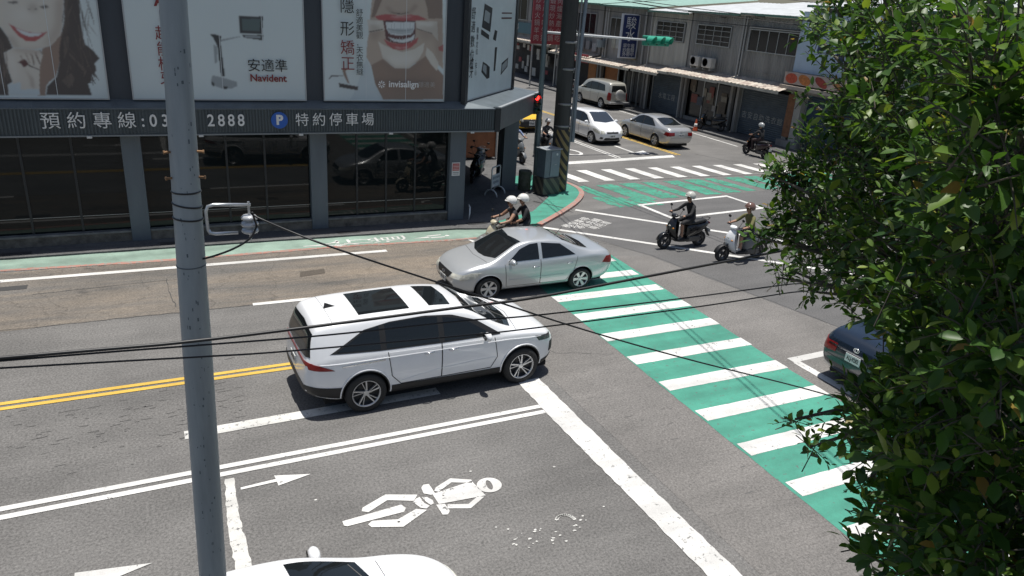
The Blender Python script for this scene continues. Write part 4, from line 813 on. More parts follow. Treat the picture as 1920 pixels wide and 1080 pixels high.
# overhead signal arm with green housings across the side street
ts = wthing('overhead_signal', (15.6, 27.6, 0.0), 'horizontal signal head with green hooded lamps on a long white arm', 'traffic light')
wp(MB().tube([(15.95, 30.05, 0.05), (15.95, 30.05, 6.2)], [.12, .09], 14).build('pole', M_gst, smooth=True, auto=40), ts)
wp(MB().tube([(15.95, 30.05, 5.35), (18.5, 30.02, 5.30), (21.2, 30.0, 5.24)], [.06, .055, .045], 10).build('arm', mat('arm_white', (.62, .63, .63), .4), smooth=True), ts)
M_tg = mat('signal_green', (.03, .30, .20), .45)
wp(MB().box(21.15, 22.62, 30.0, 30.22, 4.99, 5.43).build('housing', M_tg, bevel=.04), ts)
for k in range(3):
    cx, cz = 21.42+.48*k, 5.21; fm = T(cx, 30.0, cz) @ rz(rad(22)) @ Matrix.Rotation(rad(90), 4, 'X')
    wp(MB().lathe([(0, .015), (.17, .01), (.18, -.01)], 18, fm).build('lamp', mat('lamp_dark', (.03, .03, .03), .2)), ts)
    v = MB(); n = 12
    for i in range(n):
        a0, a1 = rad(-35+250*i/n), rad(-35+250*(i+1)/n); dep = .36
        v.add([fm @ Vector((.205*cos(a0), .205*sin(a0), -.02)), fm @ Vector((.205*cos(a1), .205*sin(a1), -.02)), fm @ Vector((.205*cos(a1), .205*sin(a1), dep*(.75+.25*sin(a1)))), fm @ Vector((.205*cos(a0), .205*sin(a0), dep*(.75+.25*sin(a0))))], [(0, 1, 2, 3)])
    wp(v.build('hood', mat('hood_green', (.035, .33, .22), .4), smooth=True), ts)

# ------------------------------------------------------------------ near steel pole with bracket, insulator, cables
M_np = mat('grey_painted_pole', (0.33, 0.365, 0.375), 0.55, metal=.05, var=.22, vscale=6, bump=.05, streak=True, dirt=(.23, .26, .27))
npole = wthing('steel_pole', (-0.02, 4.0, 0.13), 'tall grey painted steel pole close to the camera with a wire bracket', 'pole')
PA, PB = Vector((0.013, 4.0, 0.12)), Vector((0.161, 4.0, 6.4))
def pax(z): return PA.lerp(PB, (z-PA.z)/(PB.z-PA.z))
wp(MB().tube([pax(.12), pax(3), pax(4.7), pax(5.6), pax(6.4), pax(9.0)], [.083, .079, .076, .068, .0615, .048], 28).build('shaft', M_np, smooth=True, auto=50), npole)
def band(z, r, tilt=0.0, m=None, w=.006):
    c = pax(z); return wp(MB().tube([(c.x+r*cos(t), c.y+r*sin(t), z+tilt*cos(t)) for t in [i*2*pi/28 for i in range(29)]], w, 6, cap=False).build('band', m or mat('black_strap', (.02, .02, .02), .4), smooth=True), npole)
for z, r, t in ((5.595, .0685, .0), (5.525, .0695, -.012), (5.455, .0705, -.006), (5.20, .0715, .002)): band(z, r, t, None if z > 5.3 else mat('pole_seam', (.10, .12, .13), .5), .005 if z > 5.3 else .0035)
for z in (5.80, 5.67):
    for s in (-1, 1):
        c = pax(z); wp(MB().tube([(c.x+s*.05, c.y-.02, z), (c.x+s*.086, c.y-.035, z)], .006, 8).build('step_bolt', mat('rusty_bolt', (.28, .16, .08), .6, metal=.4)), npole)
        wp(MB().tube([(c.x+s*.086, c.y-.035, z), (c.x+s*.093, c.y-.037, z)], .0095, 6).build('bolt_head', mat('rusty_bolt', (.28, .16, .08))), npole)
# small dark bill-posting marks, stencilled down the shaft
rr = random.Random(3); sc = MB()
for i in range(80):
    z = rr.choice([rr.uniform(5.55, 6.3), rr.uniform(4.5, 5.5), rr.uniform(3.2, 4.5)]); a = rad(rr.gauss(-88, 22)); c = pax(z); r = (.0755 if z < 4.8 else .0745-.0085*(z-4.7)) + .0009
    r = np.interp(z, [.12, 3, 4.7, 5.6, 6.4], [.083, .079, .076, .068, .0615])+.0007; w, h = rr.uniform(.0012, .004), rr.uniform(.002, .011)
    pts = [(c.x+r*cos(a+u), c.y+r*sin(a+u), z+v) for u, v in ((-w/r, -h), (w/r, -h), (w/r, h), (-w/r, h))]; sc.add(pts, [(0, 1, 2, 3)])
tag(wp(sc.build('flaked_spots', mat('flaked_dark', (.10, .125, .14), .7)), npole), kind='stuff')
M_zinc = mat('galvanised_steel', (.62, .64, .65), .3, metal=.75, var=.15, vscale=20)
br = wp(MB().tube([(.235, 3.94, 5.38)]+[(.225, 3.94, 5.40), (.222, 3.94, 5.46), (.222, 3.94, 5.50), (.232, 3.94, 5.525), (.26, 3.94, 5.533), (.44, 3.94, 5.523)], .0085, 10).build('bracket', M_zinc, smooth=True), npole)
wp(MB().tube([(.228, 3.94, 5.40), (.235, 3.94, 5.383), (.26, 3.94, 5.378), (.37, 3.94, 5.376)], .0085, 10).build('bracket', M_zinc, smooth=True), npole)
wp(MB().tube([(.43, 3.94, 5.54), (.43, 3.94, 5.33)], .006, 8).build('bracket_pin', M_zinc), npole)
ins = wp(MB().lathe([(.012, 0), (.036, .001), (.044, .010), (.040, .022), (.020, .027), (.020, .033), (.040, .038), (.045, .048), (.040, .059), (.020, .064), (.020, .070), (.039, .074), (.043, .084), (.032, .095), (.012, .097)], 24, T(.43, 3.94, 5.372)).build('insulator', mat('insulator_glaze', (.55, .56, .57), .2, metal=.3), smooth=True), npole)
M_cab_b = mat('black_cable', (.012, .012, .013), .45)
def cable(name, pts, r, label, group=None, n=8):
    P = [Vector(p) for p in pts]; out = []
    for i in range(len(P)-1):           # catmull-rom
        a, p, q, e = P[max(i-1, 0)], P[i], P[i+1], P[min(i+2, len(P)-1)]
        for k in range(8):
            t = k/8; out.append(0.5*((2*p)+(-a+q)*t+(2*a-5*p+4*q-e)*t*t+(-a+3*p-3*q+e)*t**3))
    out.append(P[-1]); o = MB().tube(out, r, n).build(name, M_cab_b, smooth=True)
    return tag(o, label, 'cable', group)
cable('guy_wire', [(.46, 3.90, 5.42), (.44, 3.86, 5.50), (.47, 3.84, 5.475), (.80, 3.62, 5.36), (1.62, 3.6, 5.01), (2.37, 3.6, 4.69), (3.29, 3.6, 4.33), (4.62, 3.6, 3.84), (6.2, 3.6, 3.2)], .0055, 'black wire running from the pole insulator down to the tree')
cable('drop_wire', [(.46, 3.90, 5.42), (.42, 3.88, 5.36), (.33, 3.90, 5.30), (.20, 3.95, 5.245), (.16, 4.0, 5.24)], .0055, 'short black wire curling from the insulator to the steel pole')
cable('overhead_cable', [(-4, 3.4, 5.2), (-.66, 3.4, 5.065), (.18, 3.4, 5.035), (1.41, 3.4, 5.045), (1.86, 3.4, 5.05), (2.53, 3.4, 5.095), (3.61, 3.4, 5.17), (4.6, 3.4, 5.24), (9, 3.4, 5.7)], .0085, 'thickest and uppermost of the black cables crossing the road', 'cables strung along the road')
cable('overhead_cable', [(-4, 3.4, 5.21), (-.66, 3.4, 5.052), (.13, 3.4, 5.01), (.72, 3.4, 4.98), (1.41, 3.4, 4.965), (1.87, 3.4, 4.94), (2.85, 3.4, 4.925), (3.78, 3.4, 4.925), (4.68, 3.4, 4.93), (9, 3.4, 5.2)], .0048, 'middle one of the black cables crossing the white people carrier', 'cables strung along the road')
cable('overhead_cable', [(-4, 3.4, 5.30), (-.66, 3.4, 5.018), (.12, 3.4, 4.95), (.51, 3.4, 4.92), (1.42, 3.4, 4.875), (1.88, 3.4, 4.86), (3.03, 3.4, 4.85), (3.79, 3.4, 4.86), (4.69, 3.4, 4.875), (9, 3.4, 5.1)], .0046, 'lowest of the black cables crossing the crosswalk', 'cables strung along the road')
# high wires over the junction: they only show as shadows on the crosswalk
for i, (dx, r) in enumerate(((0, .016), (.16, .013))):
    cable('high_wire', [(7.6+dx, -6, 9.2), (9.9+dx, 8, 8.5), (11.6+dx*1.2, 17, 8.7), (12.9+dx*1.3, 24, 9.3)], r, ('left' if i == 0 else 'right')+' one of two high wires spanning the junction above the crosswalk', 'high wires over the junction')
for i, (dx, r) in enumerate(((0, .016), (.25, .013))):
    cable('high_wire', [(17.2+dx, -6, 9.6), (16.4+dx, 14, 9.0), (15.4+dx, 24, 9.2), (15.0+dx, 34, 9.6)], r, ('left' if i == 0 else 'right')+' one of two high wires over the middle of the side road', 'high wires over the junction')

# ------------------------------------------------------------------ far row of shop houses (facade plane x = 31.2)
FX = 31.2
def corr(mbd, y0, y1, z0, z1, x=FX, pitch=.19, dep=.035):
    n = int((y1-y0)/(pitch/2)); ys = [y0+(y1-y0)*i/n for i in range(n+1)]
    mbd.grid([[(x-(dep if i % 2 else 0), y, z) for i, y in enumerate(ys)] for z in (z0, z1)])
M_cg = mat('grey_corrugated', (0.29, 0.285, 0.265), 0.6, metal=.2, var=.35, vscale=2.0, streak=True)
M_cb = mat('beige_corrugated', (0.44, 0.43, 0.38), 0.6, metal=.15, var=.3, vscale=2.0, streak=True)
M_co = mat('old_concrete_wall', (0.29, 0.28, 0.26), 0.85, var=.4, vscale=2.0, streak=True)
M_shut = mat('roller_shutter', (0.085, 0.105, 0.12), 0.5, metal=.3, var=.25, vscale=2)
M_shutb = mat('blue_shutter', (0.035, 0.065, 0.10), 0.5, metal=.3, var=.25, vscale=2)
M_al = mat('aluminium', (.42, .43, .42), .45, metal=.5)
M_rust = mat('rusty_awning', (.50, .47, .40), .6, metal=.2, var=.45, vscale=3, dirt=(.28, .20, .17))
M_roofm = mat('metal_roof', (.60, .62, .62), .45, metal=.2, var=.2, vscale=1.5)
M_wd = mat('dark_window', (.012, .014, .015), .08)
def house(name, y0, y1, label):
    h = wthing(name, (FX+4, (y0+y1)/2, 0.1), label, 'building', 'shop houses across the side street'); return h
def window(h, y0, y1, z0, z1, nx, nz=1, sub=False, x=FX-.04):
    """y0 is the right edge as seen; frame, each pane and bars"""
    f = MB(); t = .05
    for (a, c, d, e) in ((y0, y1, z0, z0+t), (y0, y1, z1-t, z1), (y0, y0+t, z0+t+.001, z1-t-.001), (y1-t, y1, z0+t+.001, z1-t-.001)): f.box(x-.06, x+.05, a, c, d, e)
    w = wp(f.build('window', M_al), h)
    for i in range(nx):
        a = y0+t+(y1-y0-2*t)*i/nx; c = y0+t+(y1-y0-2*t)*(i+1)/nx
        p = MB().box(x-.01, x+.01, a+.02, c-.02, z0+t+.01, z1-t-.01).build('pane', M_wd); p.parent = w; p.matrix_parent_inverse = Matrix()
        if i: b_ = MB().box(x-.04, x+.02, a-.018, a+.018, z0+t+.001, z1-t-.001).build('mullion', M_al); b_.parent = w
        if sub:
            for k in range(1, 4): g_ = MB().box(x-.075, x-.062, a+.021, c-.021, z0+(z1-z0)*k/4-.012, z0+(z1-z0)*k/4+.012).build('window_bar', M_al); g_.parent = w
            g_ = MB().box(x-.09, x-.076, (a+c)/2-.012, (a+c)/2+.012, z0+t, z1-t).build('window_bar', M_al); g_.parent = w
    return w
def shutter(h, y0, y1, z0, z1, m, x=FX+.25, lettering=None):
    s = MB(); n = int((z1-z0)/.11)
    for i in range(n):
        za = z0+(z1-z0)*i/n; zb = z0+(z1-z0)*(i+1)/n; s.add([(x, y0, za), (x, y1, za), (x-.02, y1, (za+zb)/2), (x-.02, y0, (za+zb)/2), (x, y1, zb), (x, y0, zb)], [(0, 1, 2, 3), (3, 2, 4, 5)])
    o = wp(s.build('roller_shutter', m), h)
    for yy in (y0-.05, y1+.001): wp(MB().box(x-.08, x+.05, yy, yy+.05, z0, z1).build('shutter_rail', M_al), h)
    if lettering:
        t = text('lettering', lettering, .42, mat('shutter_letter', (.35, .36, .34), .6), T(x-.03, (y0+y1)/2, z0+(z1-z0)*.42) @ rz(rad(-90)) @ Matrix.Rotation(rad(90), 4, 'X'), None, spacing=1.25); t.parent = o
    return o
def awning(h, y0, y1, zi=3.22, zo=2.92, out=1.25, m=None, fascia=True):
    n = max(4, int((y1-y0)/.16)); ys = [y0+(y1-y0)*i/n for i in range(n+1)]
    a = MB().grid([[(FX-.02-(out*k), y, zi+(zo-zi)*k+(.03 if i % 2 else 0)) for i, y in enumerate(ys)] for k in (0, 1)])
    o = wp(a.build('awning', m or M_rust), h)
    e = MB().box(FX-.06-out, FX-.021-out, y0, y1, zo-.15, zo-.005).build('awning_edge', mat('awning_edge_paint', (.45, .43, .36), .6, var=.3, vscale=2)); e.parent = o
    return o
def roof(h, y0, y1, z, over=.35, back=9.0, rise=1.0, m=None):
    n = int((y1-y0)/.2); ys = [y0+(y1-y0)*i/n for i in range(n+1)]
    r = MB().grid([[(FX-over+(back+over)*k, y, z+rise*k+(.03 if i % 2 else 0)) for i, y in enumerate(ys)] for k in (0, .5, 1)]); o = wp(r.build('roof', m or M_roofm), h)
    e = MB().box(FX-over-.10, FX-over-.002, y0, y1, z-.10, z+.02).build('gutter', mat('gutter_green', (.10, .22, .16), .5, var=.3)); e.parent = o
    return o
def body(h, y0, y1, z1, m):
    """a shell open at the ground floor"""
    wp(MB().box(FX+.03, FX+9, y0+.02, y1-.02, 2.95, z1).build('upper_wall', m), h)
    wp(MB().box(FX+.9, FX+9, y0+.02, y1-.02, 0.1, 2.948).build('ground_floor', mat('shop_interior', (.045, .042, .04), .8, var=.3)), h)
    for yy in (y0+.02, y1-.22): wp(MB().box(FX+.02, FX+.25, yy, yy+.2, 0.1, 2.947).build('pier', M_co), h)
def pipe(h, y, z0, z1, r=.05, m=None): wp(MB().tube([(FX-.10, y, z1), (FX-.10, y, z0)], r, 8).build('downpipe', m or mat('pipe_grey', (.40, .40, .38), .5)), h)

# A: corrugated house with the five-light window (right)
hA = house('corrugated_house', 30.05, 34.45, 'grey corrugated upper storey with five-light window and rusty awning')
body(hA, 30.05, 34.45, 6.55, M_co); c_ = MB(); corr(c_, 30.05, 34.4, 3.2, 4.72); corr(c_, 30.05, 34.4, 5.95, 6.6); corr(c_, 34.12, 34.4, 4.72, 5.95); wp(c_.build('corrugated_wall', M_cg), hA)
wp(MB().box(FX-.06, FX+.03, 30.05, 34.4, 3.66, 3.70).build('wall_rail', M_co), hA)
window(hA, 30.33, 34.1, 4.74, 5.93, 5); pipe(hA, 34.40, 3.1, 6.55); pipe(hA, 34.62, 3.1, 6.6, .06)
shutter(hA, 30.5, 34.1, .12, 2.75, M_shut, lettering='吉安自助洗衣館'); awning(hA, 29.9, 34.7, 3.32, 3.02); roof(hA, 29.95, 34.7, 6.72)
wp(MB().box(FX-.14, FX-.07, 34.1, 30.1, 5.98, 6.05).build('conduit', M_al), hA)
# B: corrugated house with barred double window and air conditioners
hB = house('barred_window_house', 34.75, 39.35, 'grey corrugated house with barred window and two air conditioners on its awning')
body(hB, 34.75, 39.35, 6.5, M_co); c_ = MB(); corr(c_, 34.8, 39.3, 3.2, 4.74); corr(c_, 34.8, 39.3, 5.95, 6.6); corr(c_, 34.8, 35.55, 4.74, 5.95); corr(c_, 38.75, 39.3, 4.74, 5.95); wp(c_.build('corrugated_wall', M_cg), hB)
window(hB, 35.6, 38.7, 4.76, 5.93, 2, sub=True); awning(hB, 34.75, 39.5, 3.28, 2.98); roof(hB, 34.75, 39.4, 6.65)
# shop front with posters, stock and doors
M_shopglass = mat('shop_glass', (.03, .03, .028), .1)
for (a, c) in ((37.7, 38.9), (36.4, 37.6), (35.2, 36.3)):
    wp(MB().box(FX+.30, FX+.33, a, c, .35, 2.6).build('shop_window', M_shopglass), hB); wp(MB().box(FX+.27, FX+.299, a-.08, a-.001, .12, 2.7).build('door_post', M_al), hB)
rr = random.Random(11)
for i in range(16):
    y, z = rr.uniform(35.4, 38.7), rr.uniform(.8, 2.3); w, hh = rr.uniform(.12, .3), rr.uniform(.15, .42); colr = [(.20, .16, .11), (.24, .07, .05), (.30, .26, .20), (.13, .10, .07), (.34, .31, .27), (.09, .10, .12)][i % 6]
    wp(MB().box(FX+.26-.003*i, FX+.263-.003*i, y-w, y+w, z-hh, z+hh).build('shop_poster', mat('shop_poster_%d' % (i % 6), colr, .6, var=.35, vscale=9)), hB)
wp(MB().box(FX+.1, FX+.28, 35.0, 39.1, .13, .34).build('shop_step', M_co), hB)
def aircon(y, z, label):
    a = wthing('air_conditioner', (FX-.3, y, z), label, 'air conditioner', 'air conditioners above the awning'); wp(MB().box(FX-.55, FX-.18, y-.42, y+.42, z, z+.56).build('case', mat('ac_case', (.52, .51, .47), .5, var=.2), bevel=.02), a)
    wp(MB().lathe([(.0, 0), (.21, 0), (.22, .012), (.24, .012), (.24, 0)], 20, T(FX-.552, y+.12, z+.29) @ Matrix.Rotation(rad(-90), 4, 'Y')).build('fan_grille', mat('ac_fan', (.05, .05, .05), .6)), a)
    for k in (-.3, .3): wp(MB().box(FX-.5, FX-.12, y+k-.02, y+k+.02, z-.16, z-.002).build('stand', M_al), a)
aircon(38.0, 3.52, 'left one of two white air conditioners on the rusty awning'); aircon(36.85, 3.52, 'right one of two white air conditioners on the rusty awning')
# C: beige corrugated house with small barred window
hC = house('beige_house', 39.4, 43.6, 'beige corrugated house with barred window left of the air conditioners')
body(hC, 39.4, 43.6, 6.4, M_co); c_ = MB(); corr(c_, 39.45, 43.55, 3.2, 4.70, pitch=.5); corr(c_, 39.45, 43.55, 5.95, 6.5); corr(c_, 39.45, 39.9, 4.70, 5.95); corr(c_, 43.0, 43.55, 4.70, 5.95); wp(c_.build('corrugated_wall', M_cb), hC)
window(hC, 39.95, 42.95, 4.74, 5.92, 2, sub=True); pipe(hC, 43.5, 3.0, 6.4); awning(hC, 40.6, 43.6, 3.05, 2.75); awning(hC, 39.4, 40.6, 3.25, 2.95); shutter(hC, 39.6, 42.9, .12, 2.65, M_shut, lettering='水電工程'); roof(hC, 39.4, 43.65, 6.5)
pipe(hC, 43.2, .1, 2.7, .05); pipe(hC, 39.5, .1, 2.8, .05)
# D: concrete house with dark sliding window behind the blue sign
hD = house('concrete_house', 43.7, 49.6, 'weathered concrete house with wide dark window behind a blue vertical sign')
body(hD, 43.7, 49.6, 6.6, M_co); window(hD, 45.9, 48.6, 4.55, 5.85, 4); awning(hD, 43.8, 50.5, 2.95, 2.72, 1.3); roof(hD, 43.7, 49.7, 6.65, m=mat('green_roof', (.33, .50, .42), .4, metal=.2, var=.2))
wp(MB().box(FX-.10, FX+.02, 45.0, 47.0, 3.2, 3.75).build('sign_strip', mat('tan_sign', (.36, .29, .16), .6, var=.2)), hD)
for i in range(4): wp(MB().box(FX-.12, FX+.02, 46.0+.55*i, 46.48+.55*i, 3.78, 4.42).build('sign_strip', mat('pale_sign_%d' % (i % 2), ((.42, .43, .40), (.36, .36, .30))[i % 2], .6, var=.3)), hD)
for y in (49.2, 48.9, 44.2): pipe(hD, y, 3.0, 6.4, .06)
wp(MB().box(FX+.3, FX+.33, 47.5, 49.2, .12, 2.6).build('shop_door', mat('orange_door', (.36, .13, .03), .6, var=.3)), hD)
for y in (46.9, 46.0, 45.1, 44.3): wp(MB().box(FX-.05, FX+.05, y, y+.07, .12, 2.7).build('post', M_al), hD)
for i in range(5): wp(MB().box(FX+.35, FX+.37, 44.4+.5*i, 44.8+.5*i, .3, 2.3).build('shop_panel', mat('shop_panel_%d' % (i % 3), ((.16, .15, .13), (.10, .10, .10), (.22, .21, .19))[i % 3], .6, var=.4)), hD)
vs = wthing('vertical_sign', (FX-.75, 44.9, 3.3), 'dark blue vertical shop sign with white brush characters', 'sign')
wp(MB().box(FX-1.45, FX-.2, 44.86, 45.04, 3.38, 6.1).build('panel', mat('sign_navy', (.02, .035, .12), .4)), vs)
for (x0, x1, z0, z1) in ((FX-1.53, FX-1.455, 3.3, 6.18), (FX-.195, FX-.12, 3.3, 6.18), (FX-1.45, FX-.2, 6.105, 6.18), (FX-1.45, FX-.2, 3.3, 3.375)): wp(MB().box(x0, x1, 44.84, 45.06, z0, z1).build('sign_frame', mat('sign_frame_white', (.5, .52, .55), .5)), vs)
for s, z, q in (('駿', 5.55, .85), ('水', 4.75, .85)): wp(text('lettering', s, q, M_letter, T(FX-.82, 44.84, z) @ Matrix.Rotation(rad(90), 4, 'X'), None, bold=.02), vs)
for r_ in range(3): wp(text('lettering', ('早午餐', '炒飯麵', '外帶中')[r_], .32, M_letter, T(FX-.82, 44.84, 4.1-.28*r_) @ Matrix.Rotation(rad(90), 4, 'X'), None, bold=.008), vs)
wp(MB().tube([(FX-.2, 44.95, 5.6), (FX+.1, 44.95, 5.6)], .03, 6).build('bracket', M_al), vs)
# E: shops seen between and beyond the poles
hE = house('dark_shop_house', 49.8, 56.0, 'dark shop house with orange doorway glimpsed right of the poles')
body(hE, 49.8, 56.0, 6.6, M_co); window(hE, 50.6, 53.4, 4.5, 6.0, 3); awning(hE, 49.8, 56, 3.1, 2.85, 1.0); roof(hE, 49.8, 56.0, 6.7, m=MATS['green_roof'])
wp(MB().box(FX+.2, FX+.25, 50.4, 51.5, .12, 2.7).build('doorway_panel', mat('orange_panel', (.40, .15, .03), .6, var=.25)), hE)
wp(MB().box(FX-.9, FX-.85, 49.9, 52.4, 2.45, 3.05).build('shop_banner', mat('banner_red', (.36, .05, .06), .6, var=.2)), hE); wp(text('lettering', 'EXPRESS', .38, M_letter, T(FX-.92, 51.1, 2.65) @ rz(rad(-90)) @ Matrix.Rotation(rad(90), 4, 'X'), None, bold=.01), hE)
for i in range(5): wp(MB().box(FX-.15-.1*i, FX-.02-.1*i, 50.2+.8*i, 50.75+.8*i, 3.3+.1*(i % 2), 3.9+.12*(i % 3)).build('junction_box', mat('junction_grey_%d' % (i % 2), ((.3, .32, .33), (.2, .21, .22))[i % 2], .5)), hE)
wp(MB().tube([(FX-.35, 49.2, 4.2), (FX-.35, 49.2, 3.7)], .35, 16).build('transformer', mat('transformer_grey', (.24, .28, .30), .4, metal=.3)), hE)
hF = house('open_front_shop', 56.1, 66, 'open-fronted shop hung with goods left of the poles')
body(hF, 56.1, 66, 7.5, M_co); window(hF, 58.5, 61.5, 4.9, 6.8, 2); window(hF, 62.3, 65, 4.9, 6.8, 2); awning(hF, 56.1, 66, 3.5, 3.3, .9); roof(hF, 56.1, 66, 7.6)
wp(MB().box(FX-.12, FX-.02, 60.5, 65.5, 3.8, 4.7).build('shop_sign', mat('teal_sign', (.05, .14, .17), .5)), hF); wp(text('lettering', '88', .9, M_letter, T(FX-.14, 64.2, 4.3) @ rz(rad(-90)) @ Matrix.Rotation(rad(90), 4, 'X'), None, bold=.03), hF)
rr = random.Random(4)
for i in range(26):
    y, z = rr.uniform(57, 65), rr.uniform(.6, 2.9); colr = rr.choice([(.35, .33, .28), (.38, .26, .05), (.45, .44, .40), (.30, .06, .06), (.1, .1, .1)])
    wp(MB().cbox((FX+.5-.02*i, y, z), (.06, rr.uniform(.3, .7), rr.uniform(.3, .7))).build('hanging_goods', mat('goods_%d' % (i % 5), colr, .7, var=.3)), hF)
rsn = wthing('red_sign', (28.6, 53, 3.4), 'red upright shop banner with rows of pale lettering behind the poles', 'sign')
wp(MB().box(28.0, 30.7, 55.0, 55.15, 3.4, 7.6).build('panel', mat('sign_red', (.34, .05, .06), .5, var=.2)), rsn)
for i in range(4):
    for j in range(7): wp(text('lettering', '現炒熱火鍋羊肉爐海產小吃生猛活蝦'[(i*7+j) % 16], .52, mat('sign_pale', (.55, .45, .40), .6), T(28.4+.64*i, 54.98, 7.2-.56*j) @ Matrix.Rotation(rad(90), 4, 'X'), None, bold=.012), rsn)
for x0 in (28.2, 30.4): wp(MB().box(x0, x0+.1, 55.16, 55.26, .1, 7.5).build('post', M_al), rsn)
# G: pale advertisement building to the right, mostly behind the tree
hG = house('poster_house', 22.0, 29.9, 'house with pale blue map poster and red food banner behind the tree')
body(hG, 22.0, 29.9, 7.2, M_co); roof(hG, 22, 29.9, 7.3)
mp_ = wp(MB().box(FX-.2, FX-.05, 25.4, 30.25, 4.02, 7.0).build('map_poster', mat('poster_blue', (.46, .56, .66), .45, var=.12, vscale=1.2)), hG)
for i, (y, z, w, hh) in enumerate(((28.7, 6.1, .5, .32), (28.0, 6.2, .5, .36), (28.7, 5.45, .42, .6), (28.1, 5.4, .4, .65), (27.5, 5.55, .45, .4), (27.4, 5.0, .6, .3), (26.6, 5.6, .7, .5), (26.5, 6.3, .6, .4), (29.75, 6.62, .22, .14))):
    q = MB().add([(FX-.204, y+w/2, z-hh/2), (FX-.204, y-w/2, z-hh/2-.05), (FX-.204, y-w/2+.05, z+hh/2), (FX-.204, y+w/2-.08, z+hh/2+.04)], [(0, 1, 2, 3)]).build('map_block', mat('map_navy', (.03, .04, .11), .5)); q.parent = mp_
rb = wp(MB().box(FX-.55, FX-.06, 25.0, 30.4, 3.42, 4.0).build('food_banner', mat('banner_mix', (.42, .34, .30), .5, var=.25, vscale=3)), hG)
for i, (y, cc) in enumerate(((29.9, (.45, .07, .03)), (29.0, (.50, .17, .04)), (27.9, (.30, .04, .03)), (26.9, (.45, .2, .06)))):
    q = MB().add([(FX-.554, y+.42*cos(t), 3.70+.26*sin(t+.3*i)) for t in [k*2*pi/14 for k in range(14)]], [tuple(range(14))]).build('food_picture', mat('food_%d' % i, cc, .5, var=.5, vscale=6)); q.parent = rb
wp(MB().box(FX-.75, FX-.0, 25.0, 30.45, 3.16, 3.34).build('canopy', mat('canopy_tan', (.42, .36, .30), .6, var=.3)), hG)
wp(MB().box(FX-.02, FX+.3, 29.85, 30.35, .6, 2.85).build('board', mat('rust_board', (.24, .11, .055), .7, var=.4, vscale=5)), hG); wp(MB().box(FX-.1, FX+.35, 29.3, 29.75, .1, 3.15).build('column', mat('pale_column', (.38, .37, .34), .7, var=.2)), hG); shutter(hG, 25.5, 29.2, .1, 3.0, M_shutb)
wp(MB().box(FX-.25, FX+.35, 29.0, 30.45, .1, .45).build('step', M_co), hG)
# thin service wires in front of the houses
for i, (a, c, s) in enumerate((((20, 56, 8.6), (31, 30, 6.3), .3), ((18, 60, 9.0), (31, 33, 6.6), .3), ((22, 58, 8.9), (30.9, 36, 6.4), .25), ((30.9, 52, 6.3), (30.9, 30, 6.05), .05), ((24, 40, 8.6), (33, 29, 7.4), .2))):
    A_, B_ = Vector(a), Vector(c); P = [A_.lerp(B_, k/6)-Vector((0, 0, s*4*(k/6)*(1-k/6))) for k in range(7)]
    cable('service_wire', P, .020, ('first', 'second', 'third', 'fourth', 'fifth')[i]+' thin service wire in front of the far house roofs, from the left', 'service wires of the shop houses', 5)
# ------------------------------------------------------------------ vehicles
M_black = mat('black_plastic', (.015, .015, .016), .55)
M_tyre = mat('tyre_rubber', (.022, .022, .022), .8, bump=.2, bscale=40)
M_well = mat('wheel_well', (.010, .010, .010), .9)
M_cglass = mat('car_glass', (.010, .012, .013), .04, spec=.6)
M_chrome = mat('chrome', (.65, .66, .67), .12, metal=1.0)
M_seam = mat('panel_gap', (.02, .02, .02), .7)
M_lamp = mat('headlamp_lens', (.70, .69, .60), .12, metal=.15, var=.4, vscale=14)
M_tail = mat('tail_lamp', (.22, .012, .012), .15, var=.3, vscale=20)
M_plate = mat('licence_plate', (.68, .69, .67), .45)
M_ink = mat('plate_ink', (.03, .03, .03), .5)
def car_paint(name, col, metal=0.0, rough=.32): return mat(name, col, rough, metal=metal, coat=.9, var=.05, vscale=1.2)

def pchip(xk, yk, x):
    xk = np.array(xk, float); yk = np.array(yk, float); h = np.diff(xk); d = np.diff(yk)/h; m = np.zeros(len(xk))
    for i in range(1, len(xk)-1):
        if d[i-1]*d[i] > 0: w1 = 2*h[i]+h[i-1]; w2 = h[i]+2*h[i-1]; m[i] = (w1+w2)/(w1/d[i-1]+w2/d[i])
    m[0], m[-1] = d[0], d[-1]
    x = np.asarray(x, float); i = np.clip(np.searchsorted(xk, x)-1, 0, len(h)-1); t = (x-xk[i])/h[i]
    return (2*t**3-3*t**2+1)*yk[i]+(t**3-2*t**2+t)*h[i]*m[i]+(-2*t**3+3*t**2)*yk[i+1]+(t**3-t**2)*h[i]*m[i+1]

